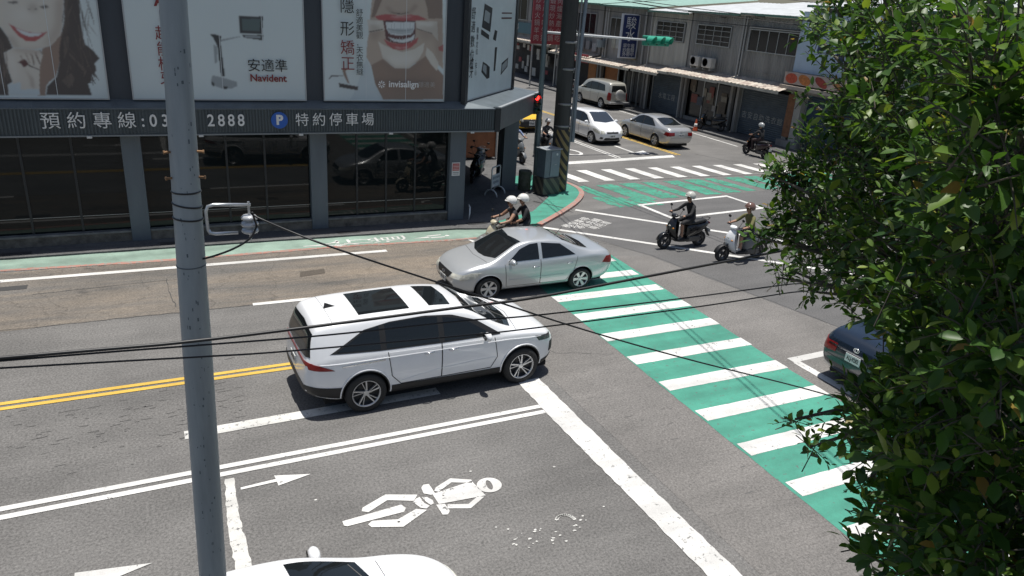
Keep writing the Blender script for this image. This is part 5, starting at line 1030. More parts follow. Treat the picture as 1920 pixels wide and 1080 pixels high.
def car_shell(P, level=2):
    """lofted shell: curves for roofline, belt, sill and plan width; returns (verts, quads) after subdivision"""
    L, W = P['L'], P['W']/2; x0, x1 = P.get('x0', -L/2), P.get('x1', L/2)
    xs = np.unique(np.concatenate([np.linspace(x0, x1, 30), x0+np.array([.03, .09, .2]), x1-np.array([.03, .09, .2])]))
    top = pchip(*zip(*P['top']), xs); belt = np.minimum(pchip(*zip(*P['belt']), xs), top-.055); bot = pchip(*zip(*P['bot']), xs)
    pl = P.get('plan', [(x0, .76), (x0+.08, .865), (x0+.25, .945), (x0+.6, .985), (0, 1.0), (x1-.9, .99), (x1-.4, .935), (x1-.15, .83), (x1-.05, .73), (x1, .62)])
    wid = W*pchip(*zip(*pl), xs); rH = max(top); rw = P.get('rw', .735)
    mb = MB(); rows = []
    for i, x in enumerate(xs):
        T_, B_, Z, w = top[i], belt[i], bot[i], wid[i]
        cab = float(np.clip((T_-B_-.055)/(rH-B_-.055), 0, 1)); wr = w*(.90+(rw-.90)*cab**.8); ze = T_-(.030+.045*cab)
        pr = [(0, Z), (.80*w, Z), (.945*w, Z+.035), (.982*w, Z+.15), (w, Z+(B_-Z)*.52), (.998*w, Z+(B_-Z)*.76), (.975*w, B_-.03), (.958*w, B_+.004)]
        g0 = (.955*w, B_+.01); g1 = (wr, ze)
        pr += [(g0[0]+(g1[0]-g0[0])*.5+.012*cab, g0[1]+(g1[1]-g0[1])*.5), g1, (wr*.93, ze+(T_-ze)*.55), (wr*.6, ze+(T_-ze)*.88), (0, T_)]
        def xo(z):
            o = 0.0
            tf = max(0., (x-(x1-.6))/.6); tr = max(0., ((x0+.6)-x)/.6)
            if tf > 0: o += tf*tf*np.interp(z, *zip(*P['nose']))
            if tr > 0: o -= tr*tr*np.interp(z, *zip(*P['tail']))
            return o
        rows.append([(x+xo(z), y, z) for (y, z) in pr]+[(x+xo(z), -y, z) for (y, z) in pr[-2:0:-1]])
    n = len(rows[0]); vs = [p for r in rows for p in r]; k = 12
    fs = [(i*n+j, i*n+(j+1) % n, (i+1)*n+(j+1) % n, (i+1)*n+j) for i in range(len(rows)-1) for j in range(n)]
    fs = [f[::-1] for f in fs]
    for base, fl in ((0, False), ((len(rows)-1)*n, True)):
        for j in range(k):
            a, b_, c, d = j, j+1, (n-j-1) % n if j+1 < n else 0, (n-j) % n
            q = [base+a, base+b_, base+c, base+d]; q2 = []
            for t in q:
                if t not in q2: q2.append(t)
            if len(q2) > 2: fs.append(tuple(q2 if fl else q2[::-1]))
    me = bpy.data.meshes.new('shell'); me.from_pydata(vs, [], fs); o = bpy.data.objects.new('shell', me)
    bm = bmesh.new(); bm.from_mesh(me); bmesh.ops.recalc_face_normals(bm, faces=bm.faces); bm.to_mesh(me); bm.free()
    md = o.modifiers.new('s', 'SUBSURF'); md.levels = level; md.render_levels = level; e = evaluated(o); bpy.data.objects.remove(o); return e

class Car:
    def __init__(s, name, P, paint_m, loc, heading, label, cat='car', level=2, group=None, cut=True):
        s.P = P; s.root = empty(name, (loc[0], loc[1], 0.0), rad(heading)); tag(s.root, label, cat, group)
        me = car_shell(P, level); s.bvh = BVHTree.FromPolygons([v.co[:] for v in me.vertices], [p.vertices[:] for p in me.polygons])
        me.materials.append(paint_m); me.materials.append(M_well); s.paint = paint_m; s.wx = (P['fx'], P['fx']-P['wb']); r = P['r']
        if cut:
            o = bpy.data.objects.new('shell', me); c = MB()
            for wx in s.wx:
                for sg in (-1, 1):
                    c.mi = 1; c.lathe([(0, 0), (r+.055, 0), (r+.055, .38), (0, .38)], 36, T(wx, sg*(P['W']/2-.27) if sg < 0 else sg*(P['W']/2-.27), r+.01) @ Matrix.Rotation(rad(-90*sg), 4, 'X'))
            co = c.build('cutter', [M_well, M_well]); bm = bmesh.new(); bm.from_mesh(co.data); bmesh.ops.remove_doubles(bm, verts=bm.verts, dist=1e-5); bmesh.ops.recalc_face_normals(bm, faces=bm.faces); bm.to_mesh(co.data); bm.free()
            md = o.modifiers.new('b', 'BOOLEAN'); md.object = co; md.operation = 'DIFFERENCE'; md.solver = 'EXACT'; e = evaluated(o, co); bpy.data.objects.remove(o); bpy.data.objects.remove(co); me = e
        me.polygons.foreach_set('use_smooth', [True]*len(me.polygons)); me.set_sharp_from_angle(angle=rad(42)); me.name = 'body'
        while len(me.materials) > 2: me.materials.pop()
        s.body = from_mesh('body', me, s.root)
    def pr(s, mode, a, b_, sg=1):
        if mode == 'side': o, d = Vector((a, sg*3, b_)), Vector((0, -sg, 0))
        elif mode == 'top': o, d = Vector((a, b_, 4)), Vector((0, 0, -1))
        elif mode == 'front': o, d = Vector((5, a, b_)), Vector((-1, 0, 0))
        else: o, d = Vector((-5, a, b_)), Vector((1, 0, 0))
        l, n, i, t = s.bvh.ray_cast(o, d)
        if l is None:
            l, n, i, t = s.bvh.find_nearest(o+d*(4 if mode != 'side' else 2.2))
        if n.dot(d) > 0: n = -n
        return l, n
    def patch(s, name, mode, lo, hi, m, off=.004, n=14, k=6, sg=1, parent=None, label=None, thick=True):
        """surface piece ruled between polylines lo and hi, laid on the shell; skirted so it has an edge"""
        def rs(pl):
            P_ = [Vector(p) for p in pl]; ln = [0]
            for i in range(1, len(P_)): ln.append(ln[-1]+(P_[i]-P_[i-1]).length)
            out = []
            for i in range(n+1):
                t = ln[-1]*i/n; j = 0
                while j < len(P_)-2 and ln[j+1] < t: j += 1
                q = (t-ln[j])/max(1e-9, ln[j+1]-ln[j]); out.append(P_[j].lerp(P_[j+1], min(1, max(0, q))))
            return out
        A, B = rs(lo), rs(hi); rows = []; base = []
        for i in range(k+1):
            r_ = []; rb = []
            for j in range(n+1):
                p = A[j].lerp(B[j], i/k); l, nn_ = s.pr(mode, p.x, p.y, sg); r_.append(l+nn_*off); rb.append(l-nn_*.004)
            rows.append(r_); base.append(rb)
        mb = MB(); mb.grid(rows)
        if thick:
            bd = [(0, j) for j in range(n)]+[(i, n) for i in range(k)]+[(k, j) for j in range(n, 0, -1)]+[(i, 0) for i in range(k, 0, -1)]
            vs = [rows[i][j] for i, j in bd]+[base[i][j] for i, j in bd]; N = len(bd); mb.add(vs, [(q, (q+1) % N, N+(q+1) % N, N+q) for q in range(N)])
        o = mb.build(name, m, parent or s.root, smooth=True, auto=50); 
        bm = bmesh.new(); bm.from_mesh(o.data); bmesh.ops.remove_doubles(bm, verts=bm.verts, dist=1e-5); bmesh.ops.recalc_face_normals(bm, faces=bm.faces)
        c = sum((f.calc_center_median() for f in bm.faces), Vector())/len(bm.faces); f0 = max(bm.faces, key=lambda f: f.calc_area()); l, nn_ = s.bvh.find_nearest(f0.calc_center_median())[:2]
        out = {'side': Vector((0, sg, 0)), 'top': Vector((0, 0, 1)), 'front': Vector((1, 0, 0)), 'rear': Vector((-1, 0, 0))}[mode]
        if f0.normal.dot(out) < 0: bmesh.ops.reverse_faces(bm, faces=bm.faces)
        bm.to_mesh(o.data); bm.free(); o.data.set_sharp_from_angle(angle=rad(50))
        if label: o['label'] = label
        return o
    def seam(s, mode, pts, sg=1, w=.006, m=None, off=.003, name='panel_gap', parent=None):
        P_ = []
        for i in range(len(pts)-1):
            a, c = Vector(pts[i]), Vector(pts[i+1]); k = max(2, int((c-a).length/.05))
            for j in range(k): P_.append(a.lerp(c, j/k))
        P_.append(Vector(pts[-1])); q = [s.pr(mode, p.x, p.y, sg) for p in P_]
        mb = MB(); mb.tube([l+n_*off*.3 for l, n_ in q], w, 5); return mb.build(name, m or M_seam, parent or s.root)
    def wheels(s, style, rimm, dark=None, near=None):
        P = s.P; r = P['r']
        tyre = MB().lathe([(r*.66, -.095), (r*.80, -.105), (r*.94, -.098), (r, -.075), (r, .075), (r*.94, .098), (r*.80, .105), (r*.66, .095), (r*.655, .0)], 36, closed=True).mesh('tyre', M_tyre, True)
        disc = MB().lathe([(0, .035), (r*.30, .035), (r*.62, .02), (r*.655, .09), (r*.685, .100), (r*.685, .085), (r*.66, 0)], 36).mesh('rim', dark or M_black, True)
        lip = MB(); lip.lathe([(r*.625, .088), (r*.66, .104), (r*.69, .106), (r*.695, .095)], 36, closed=True)
        ns = style['n']
        for i in range(ns):
            a = 2*pi*i/ns; wd = style.get('w', .05); tw = style.get('tw', 0.0)
            for (da, ws) in style.get('sub', [(0, 1)]):
                lip.M = Matrix.Rotation(a+da, 4, 'Z'); c0, c1 = r*.10, r*.66; w0, w1 = wd*ws*style.get('w0', 1.0), wd*ws*style.get('w1', .8)
                y1 = tw
                lip.add([(c0, -w0, .072), (c0, w0, .072), (c1, y1+w1, .098), (c1, y1-w1, .098), (c0, -w0, .03), (c0, w0, .03), (c1, y1+w1, .05), (c1, y1-w1, .05)], [(0, 3, 2, 1), (0, 1, 5, 4), (1, 2, 6, 5), (2, 3, 7, 6), (3, 0, 4, 7)])
        lip.M = None; lip.lathe([(0, .082), (r*.13, .08), (r*.16, .05), (0, .049)], 18)
        lipm = lip.mesh('spokes', rimm)
        for wx in s.wx:
            for sg in (-1, 1):
                M_ = T(wx, sg*(P['W']/2-.105-P.get('inset', .012)), r) @ Matrix.Rotation(rad(-90*sg), 4, 'X')
                w = from_mesh('wheel', tyre, s.root, M_); from_mesh('rim', disc, w); from_mesh('spokes', lipm, w)
    def handle(s, x, z, sg, m, parent=None):
        l, n_ = s.pr('side', x, z, sg); mb = MB(); mb.tube([l+n_*.004+Vector((-.085, 0, 0)), l+n_*.032+Vector((-.06, 0, .006)), l+n_*.034+Vector((.05, 0, .008)), l+n_*.004+Vector((.085, 0, .004))], [.011, .014, .014, .010], 8); return mb.build('handle', m, parent or s.root, smooth=True)
    def mirror(s, x, z, sg, m, tail=False):
        l, n_ = s.pr('side', x, z, sg); c = l+Vector((-.03, sg*.13, .05)); mb = MB(); mb.tube([l, l+Vector((0, sg*.06, .015)), c], [.025, .022, .03], 8)
        for i, (dx, sx) in enumerate(((-.055, .80), (-.03, 1.0), (.03, .92), (.075, .6), (.10, .15))):
            pass
        mb.ball((c.x, c.y, c.z), .1, 14, 10, (.68, 1.12, .78)); o = mb.build('wing_mirror', m, s.root, smooth=True)
        g = MB(); g.lathe([(0, 0), (.07, 0)], 14, T(c.x-.066, c.y, c.z) @ Matrix.Rotation(rad(-90), 4, 'Y') @ Matrix.Diagonal((.75, 1.2, 1, 1))); g.build('mirror_glass', M_cglass, o); return o
    def plate(s, mode, z, text_, y=0.0, w=.34, h=.16):
        l, n_ = s.pr(mode, y, z); sx = 1 if mode == 'front' else -1; x = l.x+sx*.012
        b_ = MB().box(min(x, x+sx*.012), max(x, x+sx*.012), y-w/2, y+w/2, z-h/2, z+h/2).build('licence_plate', M_plate, s.root, bevel=.004)
        M_ = T(x+sx*.0135, y, z) @ rz(rad(90*sx)) @ Matrix.Rotation(rad(90), 4, 'X'); text('plate_number', text_, h*.72, M_ink, M_, b_, sx=.62 if len(text_) > 6 else .75, bold=.004); return b_
    def underside(s, z=.16):
        P = s.P; L = P['L']; MB().box(-L/2+.25, L/2-.25, -P['W']/2+.24, P['W']/2-.24, z, z+.10).build('underbody', M_well, s.root)

def side_glass(c, panes, sg, trim=.018):
    """each pane = (lo polyline, hi polyline); black surround first, then glass"""
    for lo, hi in panes: c.patch('window', 'side', lo, hi, M_cglass, .006, 12, 6, sg)

# ---- white people carrier
P_mpv = dict(x0=-2.43, x1=2.25, L=4.70, W=1.87, wb=2.91, fx=1.45, r=.352, rw=.745, inset=.0,
    top=[(-2.43, .98), (-2.415, 1.18), (-2.37, 1.40), (-2.26, 1.525), (-1.9, 1.585), (-1.2, 1.615), (-.4, 1.62), (.02, 1.595), (.42, 1.525), (.85, 1.285), (1.22, 1.115), (1.5, 1.055), (1.8, 1.00), (2.05, .935), (2.19, .86), (2.25, .77)],
    belt=[(-2.43, .96), (-2.0, 1.065), (-1.0, 1.045), (.6, 1.02), (1.2, 1.01), (1.9, .94), (2.25, .73)],
    bot=[(-2.43, .42), (-2.2, .32), (-1.9, .25), (1.8, .22), (2.05, .24), (2.25, .30)],
    nose=[(.2, -.10), (.45, .0), (.65, .01), (.8, -.02), (1.1, -.12)], tail=[(.25, -.06), (.5, .02), (.8, .0), (1.0, -.02), (1.3, -.09), (1.55, -.16)])
W_pt = car_paint('white_car_paint', (.80, .81, .82))
c = Car('people_carrier', P_mpv, W_pt, (4.262, 11.60), 1.6, 'white people carrier with two dark roof panes stopped at the stop line')
for sg in (-1, 1):
    c.patch('window_surround', 'side', [(-2.03, 1.125), (-1.2, 1.08), (0, 1.055), (1.0, 1.05)], [(-1.45, 1.435), (-1.0, 1.505), (-.4, 1.525), (.1, 1.485), (.55, 1.345), (.98, 1.075)], M_black, .004, 40, 8, sg)
    side_glass(c, [([(-1.92, 1.145), (-1.20, 1.105)], [(-1.43, 1.415), (-1.20, 1.465)]), ([(-1.10, 1.10), (-.17, 1.085)], [(-1.10, 1.485), (-.5, 1.505), (-.17, 1.485)]), ([(-.07, 1.085), (.76, 1.08)], [(-.07, 1.47), (.32, 1.39), (.74, 1.13)])], sg)
    d1 = c.patch('door', 'side', [(-1.0, .60), (-.85, .45), (-.14, .45)], [(-1.06, 1.03), (-.14, 1.015)], W_pt, .006, 20, 10, sg); d2 = c.patch('door', 'side', [(-.115, .45), (.80, .46), (.92, .64)], [(-.115, 1.015), (.86, 1.0)], W_pt, .006, 20, 10, sg)
    c.seam('side', [(-1.08, 1.04), (-1.02, .61), (-.86, .432), (.82, .44), (.94, .64), (.88, 1.01)], sg, .007); c.seam('side', [(-.127, 1.06), (-.127, .432)], sg, .009)
    c.handle(-.36, .925, sg, M_chrome, d1); c.handle(.08, .925, sg, M_chrome, d2)
    c.patch('sill_trim', 'side', [(-1.05, .24), (1.03, .23)], [(-1.02, .425), (1.01, .41)], M_black, .012, 30, 4, sg)
    c.patch('chrome_strip', 'side', [(-1.86, .895), (-1.13, .915)], [(-1.84, .912), (-1.13, .937)], M_chrome, .008, 14, 2, sg)
    for wx in c.wx: c.seam('side', [(wx+.425*cos(rad(a)), .365+.425*sin(rad(a))) for a in range(-8, 189, 8)], sg, .016, W_pt, .01, 'wheel_arch'); c.seam('side', [(wx+.402*cos(rad(a)), .362+.402*sin(rad(a))) for a in range(-12, 193, 8)], sg, .014, M_black, .006, 'wheel_arch_lining')
    c.patch('tail_lamp', 'side', [(-2.36, .885), (-2.15, .865), (-1.97, .855)], [(-2.39, 1.0), (-2.2, .955), (-2.02, .885)], M_tail, .008, 12, 4, sg)
    c.patch('headlamp', 'side', [(1.80, .80), (2.10, .765)], [(1.72, .905), (2.10, .86)], mat('dark_lamp', (.05, .055, .06), .1, var=.5, vscale=20), .007, 8, 4, sg)
    c.patch('daytime_lamp', 'side', [(2.08, .50), (2.19, .50)], [(2.09, .70), (2.19, .70)], M_black, .007, 6, 4, sg)
    c.mirror(.72, 1.05, sg, W_pt)
    c.seam('side', [(-2.2, .965), (-1.0, .955), (.3, .95), (1.2, .935), (1.85, .88)], sg, .009, W_pt, .006, 'crease_line'); c.seam('side', [(-.85, .50), (-.2, .60), (.5, .645), (.90, .65)], sg, .009, W_pt, .006, 'crease_line')
    c.patch('rear_bumper_trim', 'side', [(-2.42, .42), (-2.1, .31), (-1.90, .28)], [(-2.42, .60), (-2.1, .55), (-1.86, .53)], M_black, .010, 12, 4, sg)
    c.patch('front_bumper_trim', 'side', [(1.90, .26), (2.16, .28)], [(1.90, .37), (2.20, .42)], M_black, .008, 10, 3, sg)
c.patch('windscreen', 'top', [(1.26, -.70), (1.38, -.35), (1.41, 0), (1.38, .35), (1.26, .70)], [(.40, -.59), (.48, 0), (.40, .59)], M_cglass, .006, 20, 12)
for y in (-.32, .12): c.seam('top', [(1.38, y), (1.10, y+.34)], 1, .008, M_black, .02, 'wiper')
c.patch('sunroof', 'top', [(-.22, -.47), (-.22, .47)], [(.18, -.45), (.22, 0), (.18, .45)], M_cglass, .005, 14, 6); c.patch('panorama_roof', 'top', [(-1.46, -.48), (-1.46, .48)], [(-.58, -.49), (-.58, .49)], M_cglass, .005, 14, 10)
c.patch('rear_window', 'rear', [(-.74, 1.07), (0, 1.03), (.74, 1.07)], [(-.60, 1.41), (0, 1.45), (.60, 1.41)], M_cglass, .010, 20, 8)
c.patch('rear_bumper_trim', 'rear', [(-.84, .40), (.84, .40)], [(-.84, .58), (.84, .58)], M_black, .010, 20, 3); c.patch('skid_plate', 'rear', [(-.5, .36), (.5, .36)], [(-.5, .41), (.5, .41)], M_chrome, .014, 14, 2)
c.patch('tail_lamp_bar', 'rear', [(-.80, .93), (0, .95), (.80, .93)], [(-.80, .985), (0, .995), (.80, .985)], M_tail, .006, 20, 2); c.plate('rear', .78, 'EAB-8261')
c.patch('grille', 'front', [(-.55, .45), (.55, .45)], [(-.62, .74), (.62, .74)], M_black, .006, 14, 5); c.plate('front', .5, 'EAB-8261')
c.seam('top', [(1.34, -.80), (1.50, 0), (1.34, .80)], 1, .005); c.seam('top', [(-1.92, -.63), (-1.92, .63)], 1, .003)
fin = MB().add([(-1.92, -.022, 1.57), (-1.92, .022, 1.57), (-1.70, 0, 1.585), (-1.90, 0, 1.68)], [(0, 2, 3), (1, 3, 2), (0, 3, 1), (0, 1, 2)]).build('antenna_fin', M_black, c.root)
c.wheels(dict(n=5, w=.011, sub=[(0, 1.2), (.34, .6)], tw=.08, w0=.9, w1=1.0), mat('machined_alloy', (.50, .51, .52), .3, metal=.7), M_black); c.underside()

# ---- silver saloon facing left
P_sed = dict(L=4.28, W=1.70, wb=2.48, fx=1.32, r=.30, rw=.74, inset=.005,
    top=[(-2.14, .90), (-2.06, .99), (-1.9, 1.035), (-1.52, 1.06), (-1.22, 1.13), (-.72, 1.345), (-.3, 1.425), (.15, 1.435), (.48, 1.385), (.9, 1.16), (1.22, .985), (1.55, .915), (1.85, .83), (2.05, .73), (2.14, .64)],
    belt=[(-2.14, .86), (-1.5, .96), (-.8, .93), (.6, .88), (1.2, .87), (1.8, .77), (2.14, .60)],
    bot=[(-2.14, .38), (-1.95, .27), (-1.7, .21), (1.6, .19), (1.9, .20), (2.14, .28)],
    nose=[(.2, -.12), (.4, .0), (.55, .0), (.7, -.06), (.9, -.12)], tail=[(.25, -.12), (.5, .01), (.75, .0), (.95, -.06), (1.1, -.1)])
Si_pt = car_paint('silver_car_paint', (.55, .57, .58), .45, .30)
def sedan(name, P, pt, loc, head, label, plates, wheel_m=None, level=2, wst=None, tail_wide=False, dark_lamps=False, group=None, detail=True):
    c = Car(name, P, pt, loc, head, label, 'car', level, group); xw = P.get('xs', 0.0)
    f = P.get('k', 1.0); zb = P.get('zb', 0.0); zr = P.get('zr', 0.0)
    X = lambda a: a*f+xw
    for sg in (-1, 1):
        if not P.get('nosur'): c.patch('window_surround', 'side', [(X(-1.08), .985+zb), (X(0), .945+zb), (X(.98), .925+zb)], [(X(-.62), 1.305+zr), (X(-.2), 1.365+zr), (X(.20), 1.355+zr), (X(.52), 1.255+zr), (X(.95), .95+zb)], M_black, .004, 30, 8, sg)
        side_glass(c, [([(X(-.98), 1.0+zb), (X(-.07), .97+zb)], [(X(-.58), 1.285+zr), (X(-.07), 1.345+zr)]), ([(X(.02), .965+zb), (X(.82), .95+zb)], [(X(.02), 1.345+zr), (X(.24), 1.33+zr), (X(.50), 1.235+zr), (X(.80), .975+zb)])], sg)
        d1 = c.patch('door', 'side', [(X(-.92), .55), (X(-.72), .33), (X(-.03), .33)], [(X(-1.02), .93+zb), (X(-.03), .905+zb)], pt, .005, 16, 8, sg); d2 = c.patch('door', 'side', [(X(-.01), .33), (X(.86), .33)], [(X(-.01), .905+zb), (X(.90), .875+zb)], pt, .005, 16, 8, sg)
        c.seam('side', [(X(-1.04), .95+zb), (X(-.94), .56), (X(-.74), .315), (X(.87), .315), (X(.92), .90+zb)], sg, .005); c.seam('side', [(X(-.02), .95+zb), (X(-.02), .315)], sg, .007)
        c.seam('side', [(X(-.68), .515), (X(.80), .495)], sg, .012, pt, .008, 'rub_strip')
        c.handle(X(-.82), .80+zb, sg, M_chrome, d1); c.handle(X(.12), .775+zb, sg, M_chrome, d2); c.mirror(X(.80), .93+zb, sg, pt)
        xf, xr = P['L']/2, -P['L']/2
        c.patch('headlamp', 'side', [(xf-.50, .62), (xf-.12, .55)], [(xf-.62, .735), (xf-.40, .74), (xf-.14, .66)], M_lamp, .008, 12, 5, sg)
        c.patch('tail_lamp', 'side', [(xr+.08, .66), (xr+.38, .72)], [(xr+.06, .86), (xr+.26, .875)], M_tail, .008, 8, 5, sg)
        for wx in c.wx: c.seam('side', [(wx+(P['r']+.06)*cos(rad(a)), P['r']+.01+(P['r']+.06)*sin(rad(a))) for a in range(-5, 186, 9)], sg, .010, pt, .008, 'wheel_arch')
    c.patch('windscreen', 'top', [(X(1.10), -.62), (X(1.24), -.3), (X(1.27), 0), (X(1.24), .3), (X(1.10), .62)], [(X(.42), -.52), (X(.50), 0), (X(.42), .52)], M_cglass, .006, 18, 10)
    for y in (-.25, .2): c.seam('top', [(X(1.22), y), (X(1.02), y+.36)], 1, .007, M_black, .02, 'wiper')
    c.patch('rear_window', 'top', [(X(-1.42), -.56), (X(-1.50), 0), (X(-1.42), .56)], [(X(-.72), -.50), (X(-.68), 0), (X(-.72), .50)], M_cglass, .006, 16, 8)
    for sg in (-1, 1): c.patch('tail_lamp', 'rear', [(sg*.42, .70), (sg*.74, .67)], [(sg*.42, .86), (sg*.76, .86)], M_tail, .008, 8, 4)
    c.patch('headlamp', 'front', [(.42, .56), (.70, .56)], [(.42, .66), (.68, .68)], M_lamp, .006, 6, 3); c.patch('headlamp', 'front', [(-.42, .56), (-.70, .56)], [(-.42, .66), (-.68, .68)], M_lamp, .006, 6, 3)
    c.patch('grille', 'front', [(-.30, .50), (.30, .50)], [(-.42, .655), (.42, .655)], M_black, .006, 12, 4); c.patch('lower_grille', 'front', [(-.45, .27), (.45, .27)], [(-.5, .37), (.5, .37)], M_black, .006, 12, 3)
    c.plate('front', .42, plates[0]); c.plate('rear', P.get('zp', .76), plates[1])
    l, n_ = c.pr('rear', 0, P.get('ze', .92)); lg_ = MB().tube([(l.x-.012, .06*cos(t), P.get('ze', .92)+.042*sin(t)) for t in [k*2*pi/20 for k in range(21)]], .007, 6, cap=False); lg_.tube([(l.x-.012, .028*cos(t), P.get('ze', .92)+.030*sin(t)) for t in [k*2*pi/16 for k in range(17)]], .006, 6, cap=False); lg_.build('badge', M_chrome, c.root)
    l, n_ = c.pr('front', 0, .58); MB().tube([(l.x+.014, .055*cos(t), .58+.036*sin(t)) for t in [k*2*pi/20 for k in range(21)]], .007, 6, cap=False).build('badge', M_chrome, c.root)
    c.seam('rear', [(-.62, .60), (.62, .60)], 1, .005); c.seam('top', [(X(1.32), -.66), (X(1.40), 0), (X(1.32), .66)], 1, .004)
    c.wheels(wst or dict(n=6, w=.038, w0=.6, w1=1.1), wheel_m or mat('silver_alloy', (.58, .59, .60), .35, metal=.7), mat('rim_shadow', (.06, .06, .06), .6)); c.underside(.15); return c
c = sedan('saloon_car', dict(P_sed, nosur=True), Si_pt, (8.10, 15.42), 180.2, 'silver saloon car crossing the road behind the white people carrier', ('8R-5106', '8R-5106'))
MB().tube([(-.62, .30, 1.38), (-.80, .30, 1.60)], .006, 6).build('aerial', M_black, c.root); c.root.scale = (1, 1, .925)

# ---- dark blue saloon by the tree, seen from behind
P_alt = dict(P_sed, L=4.60, W=1.76, wb=2.68, fx=1.40, r=.315, k=1.06, xs=-.02, zb=.02, zr=.02, zp=.72, ze=.90,
    top=[(-2.30, .93), (-2.20, 1.03), (-2.0, 1.085), (-1.62, 1.11), (-1.25, 1.20), (-.72, 1.385), (-.3, 1.455), (.15, 1.46), (.5, 1.41), (.95, 1.18), (1.30, 1.01), (1.65, .93), (1.98, .84), (2.2, .74), (2.30, .64)],
    belt=[(-2.30, .88), (-1.6, .98), (-.8, .95), (.6, .90), (1.25, .89), (1.9, .79), (2.30, .60)], bot=[(-2.30, .30), (-2.1, .24), (-1.8, .20), (1.7, .18), (2.0, .20), (2.30, .28)])
c = sedan('saloon_car', P_alt, car_paint('navy_car_paint', (.006, .013, .026), .0, .25), (13.82, 8.36), 0.0, 'dark blue saloon seen from behind, half hidden by the tree', ('ALJ-9282', 'ALJ-9282'))
c.patch('chrome_strip', 'rear', [(-.62, .805), (.62, .805)], [(-.60, .835), (.60, .835)], M_chrome, .014, 16, 2)
# ---- white car at the lower frame edge
P_wc = dict(P_alt, zp=.70, zr=-.055, top=[(x_, z_ if z_ < 1.15 else 1.15+(z_-1.15)*.80) for x_, z_ in P_alt['top']])
sedan('saloon_car', P_wc, W_pt, (.33, 5.46), 0.0, 'white car nosing into the motorcycle box at the bottom edge', ('BKT-3017', 'BKT-3017'))
# ---- silver saloon driving away on the side street
sedan('saloon_car', dict(P_alt, L=4.62), car_paint('warm_silver_paint', (.50, .50, .49), .55, .3), (24.30, 32.60), 91.0, 'silver saloon driving away up the side street beside the double yellow line', ('AKL-2757', 'AKL-2757'), level=1)

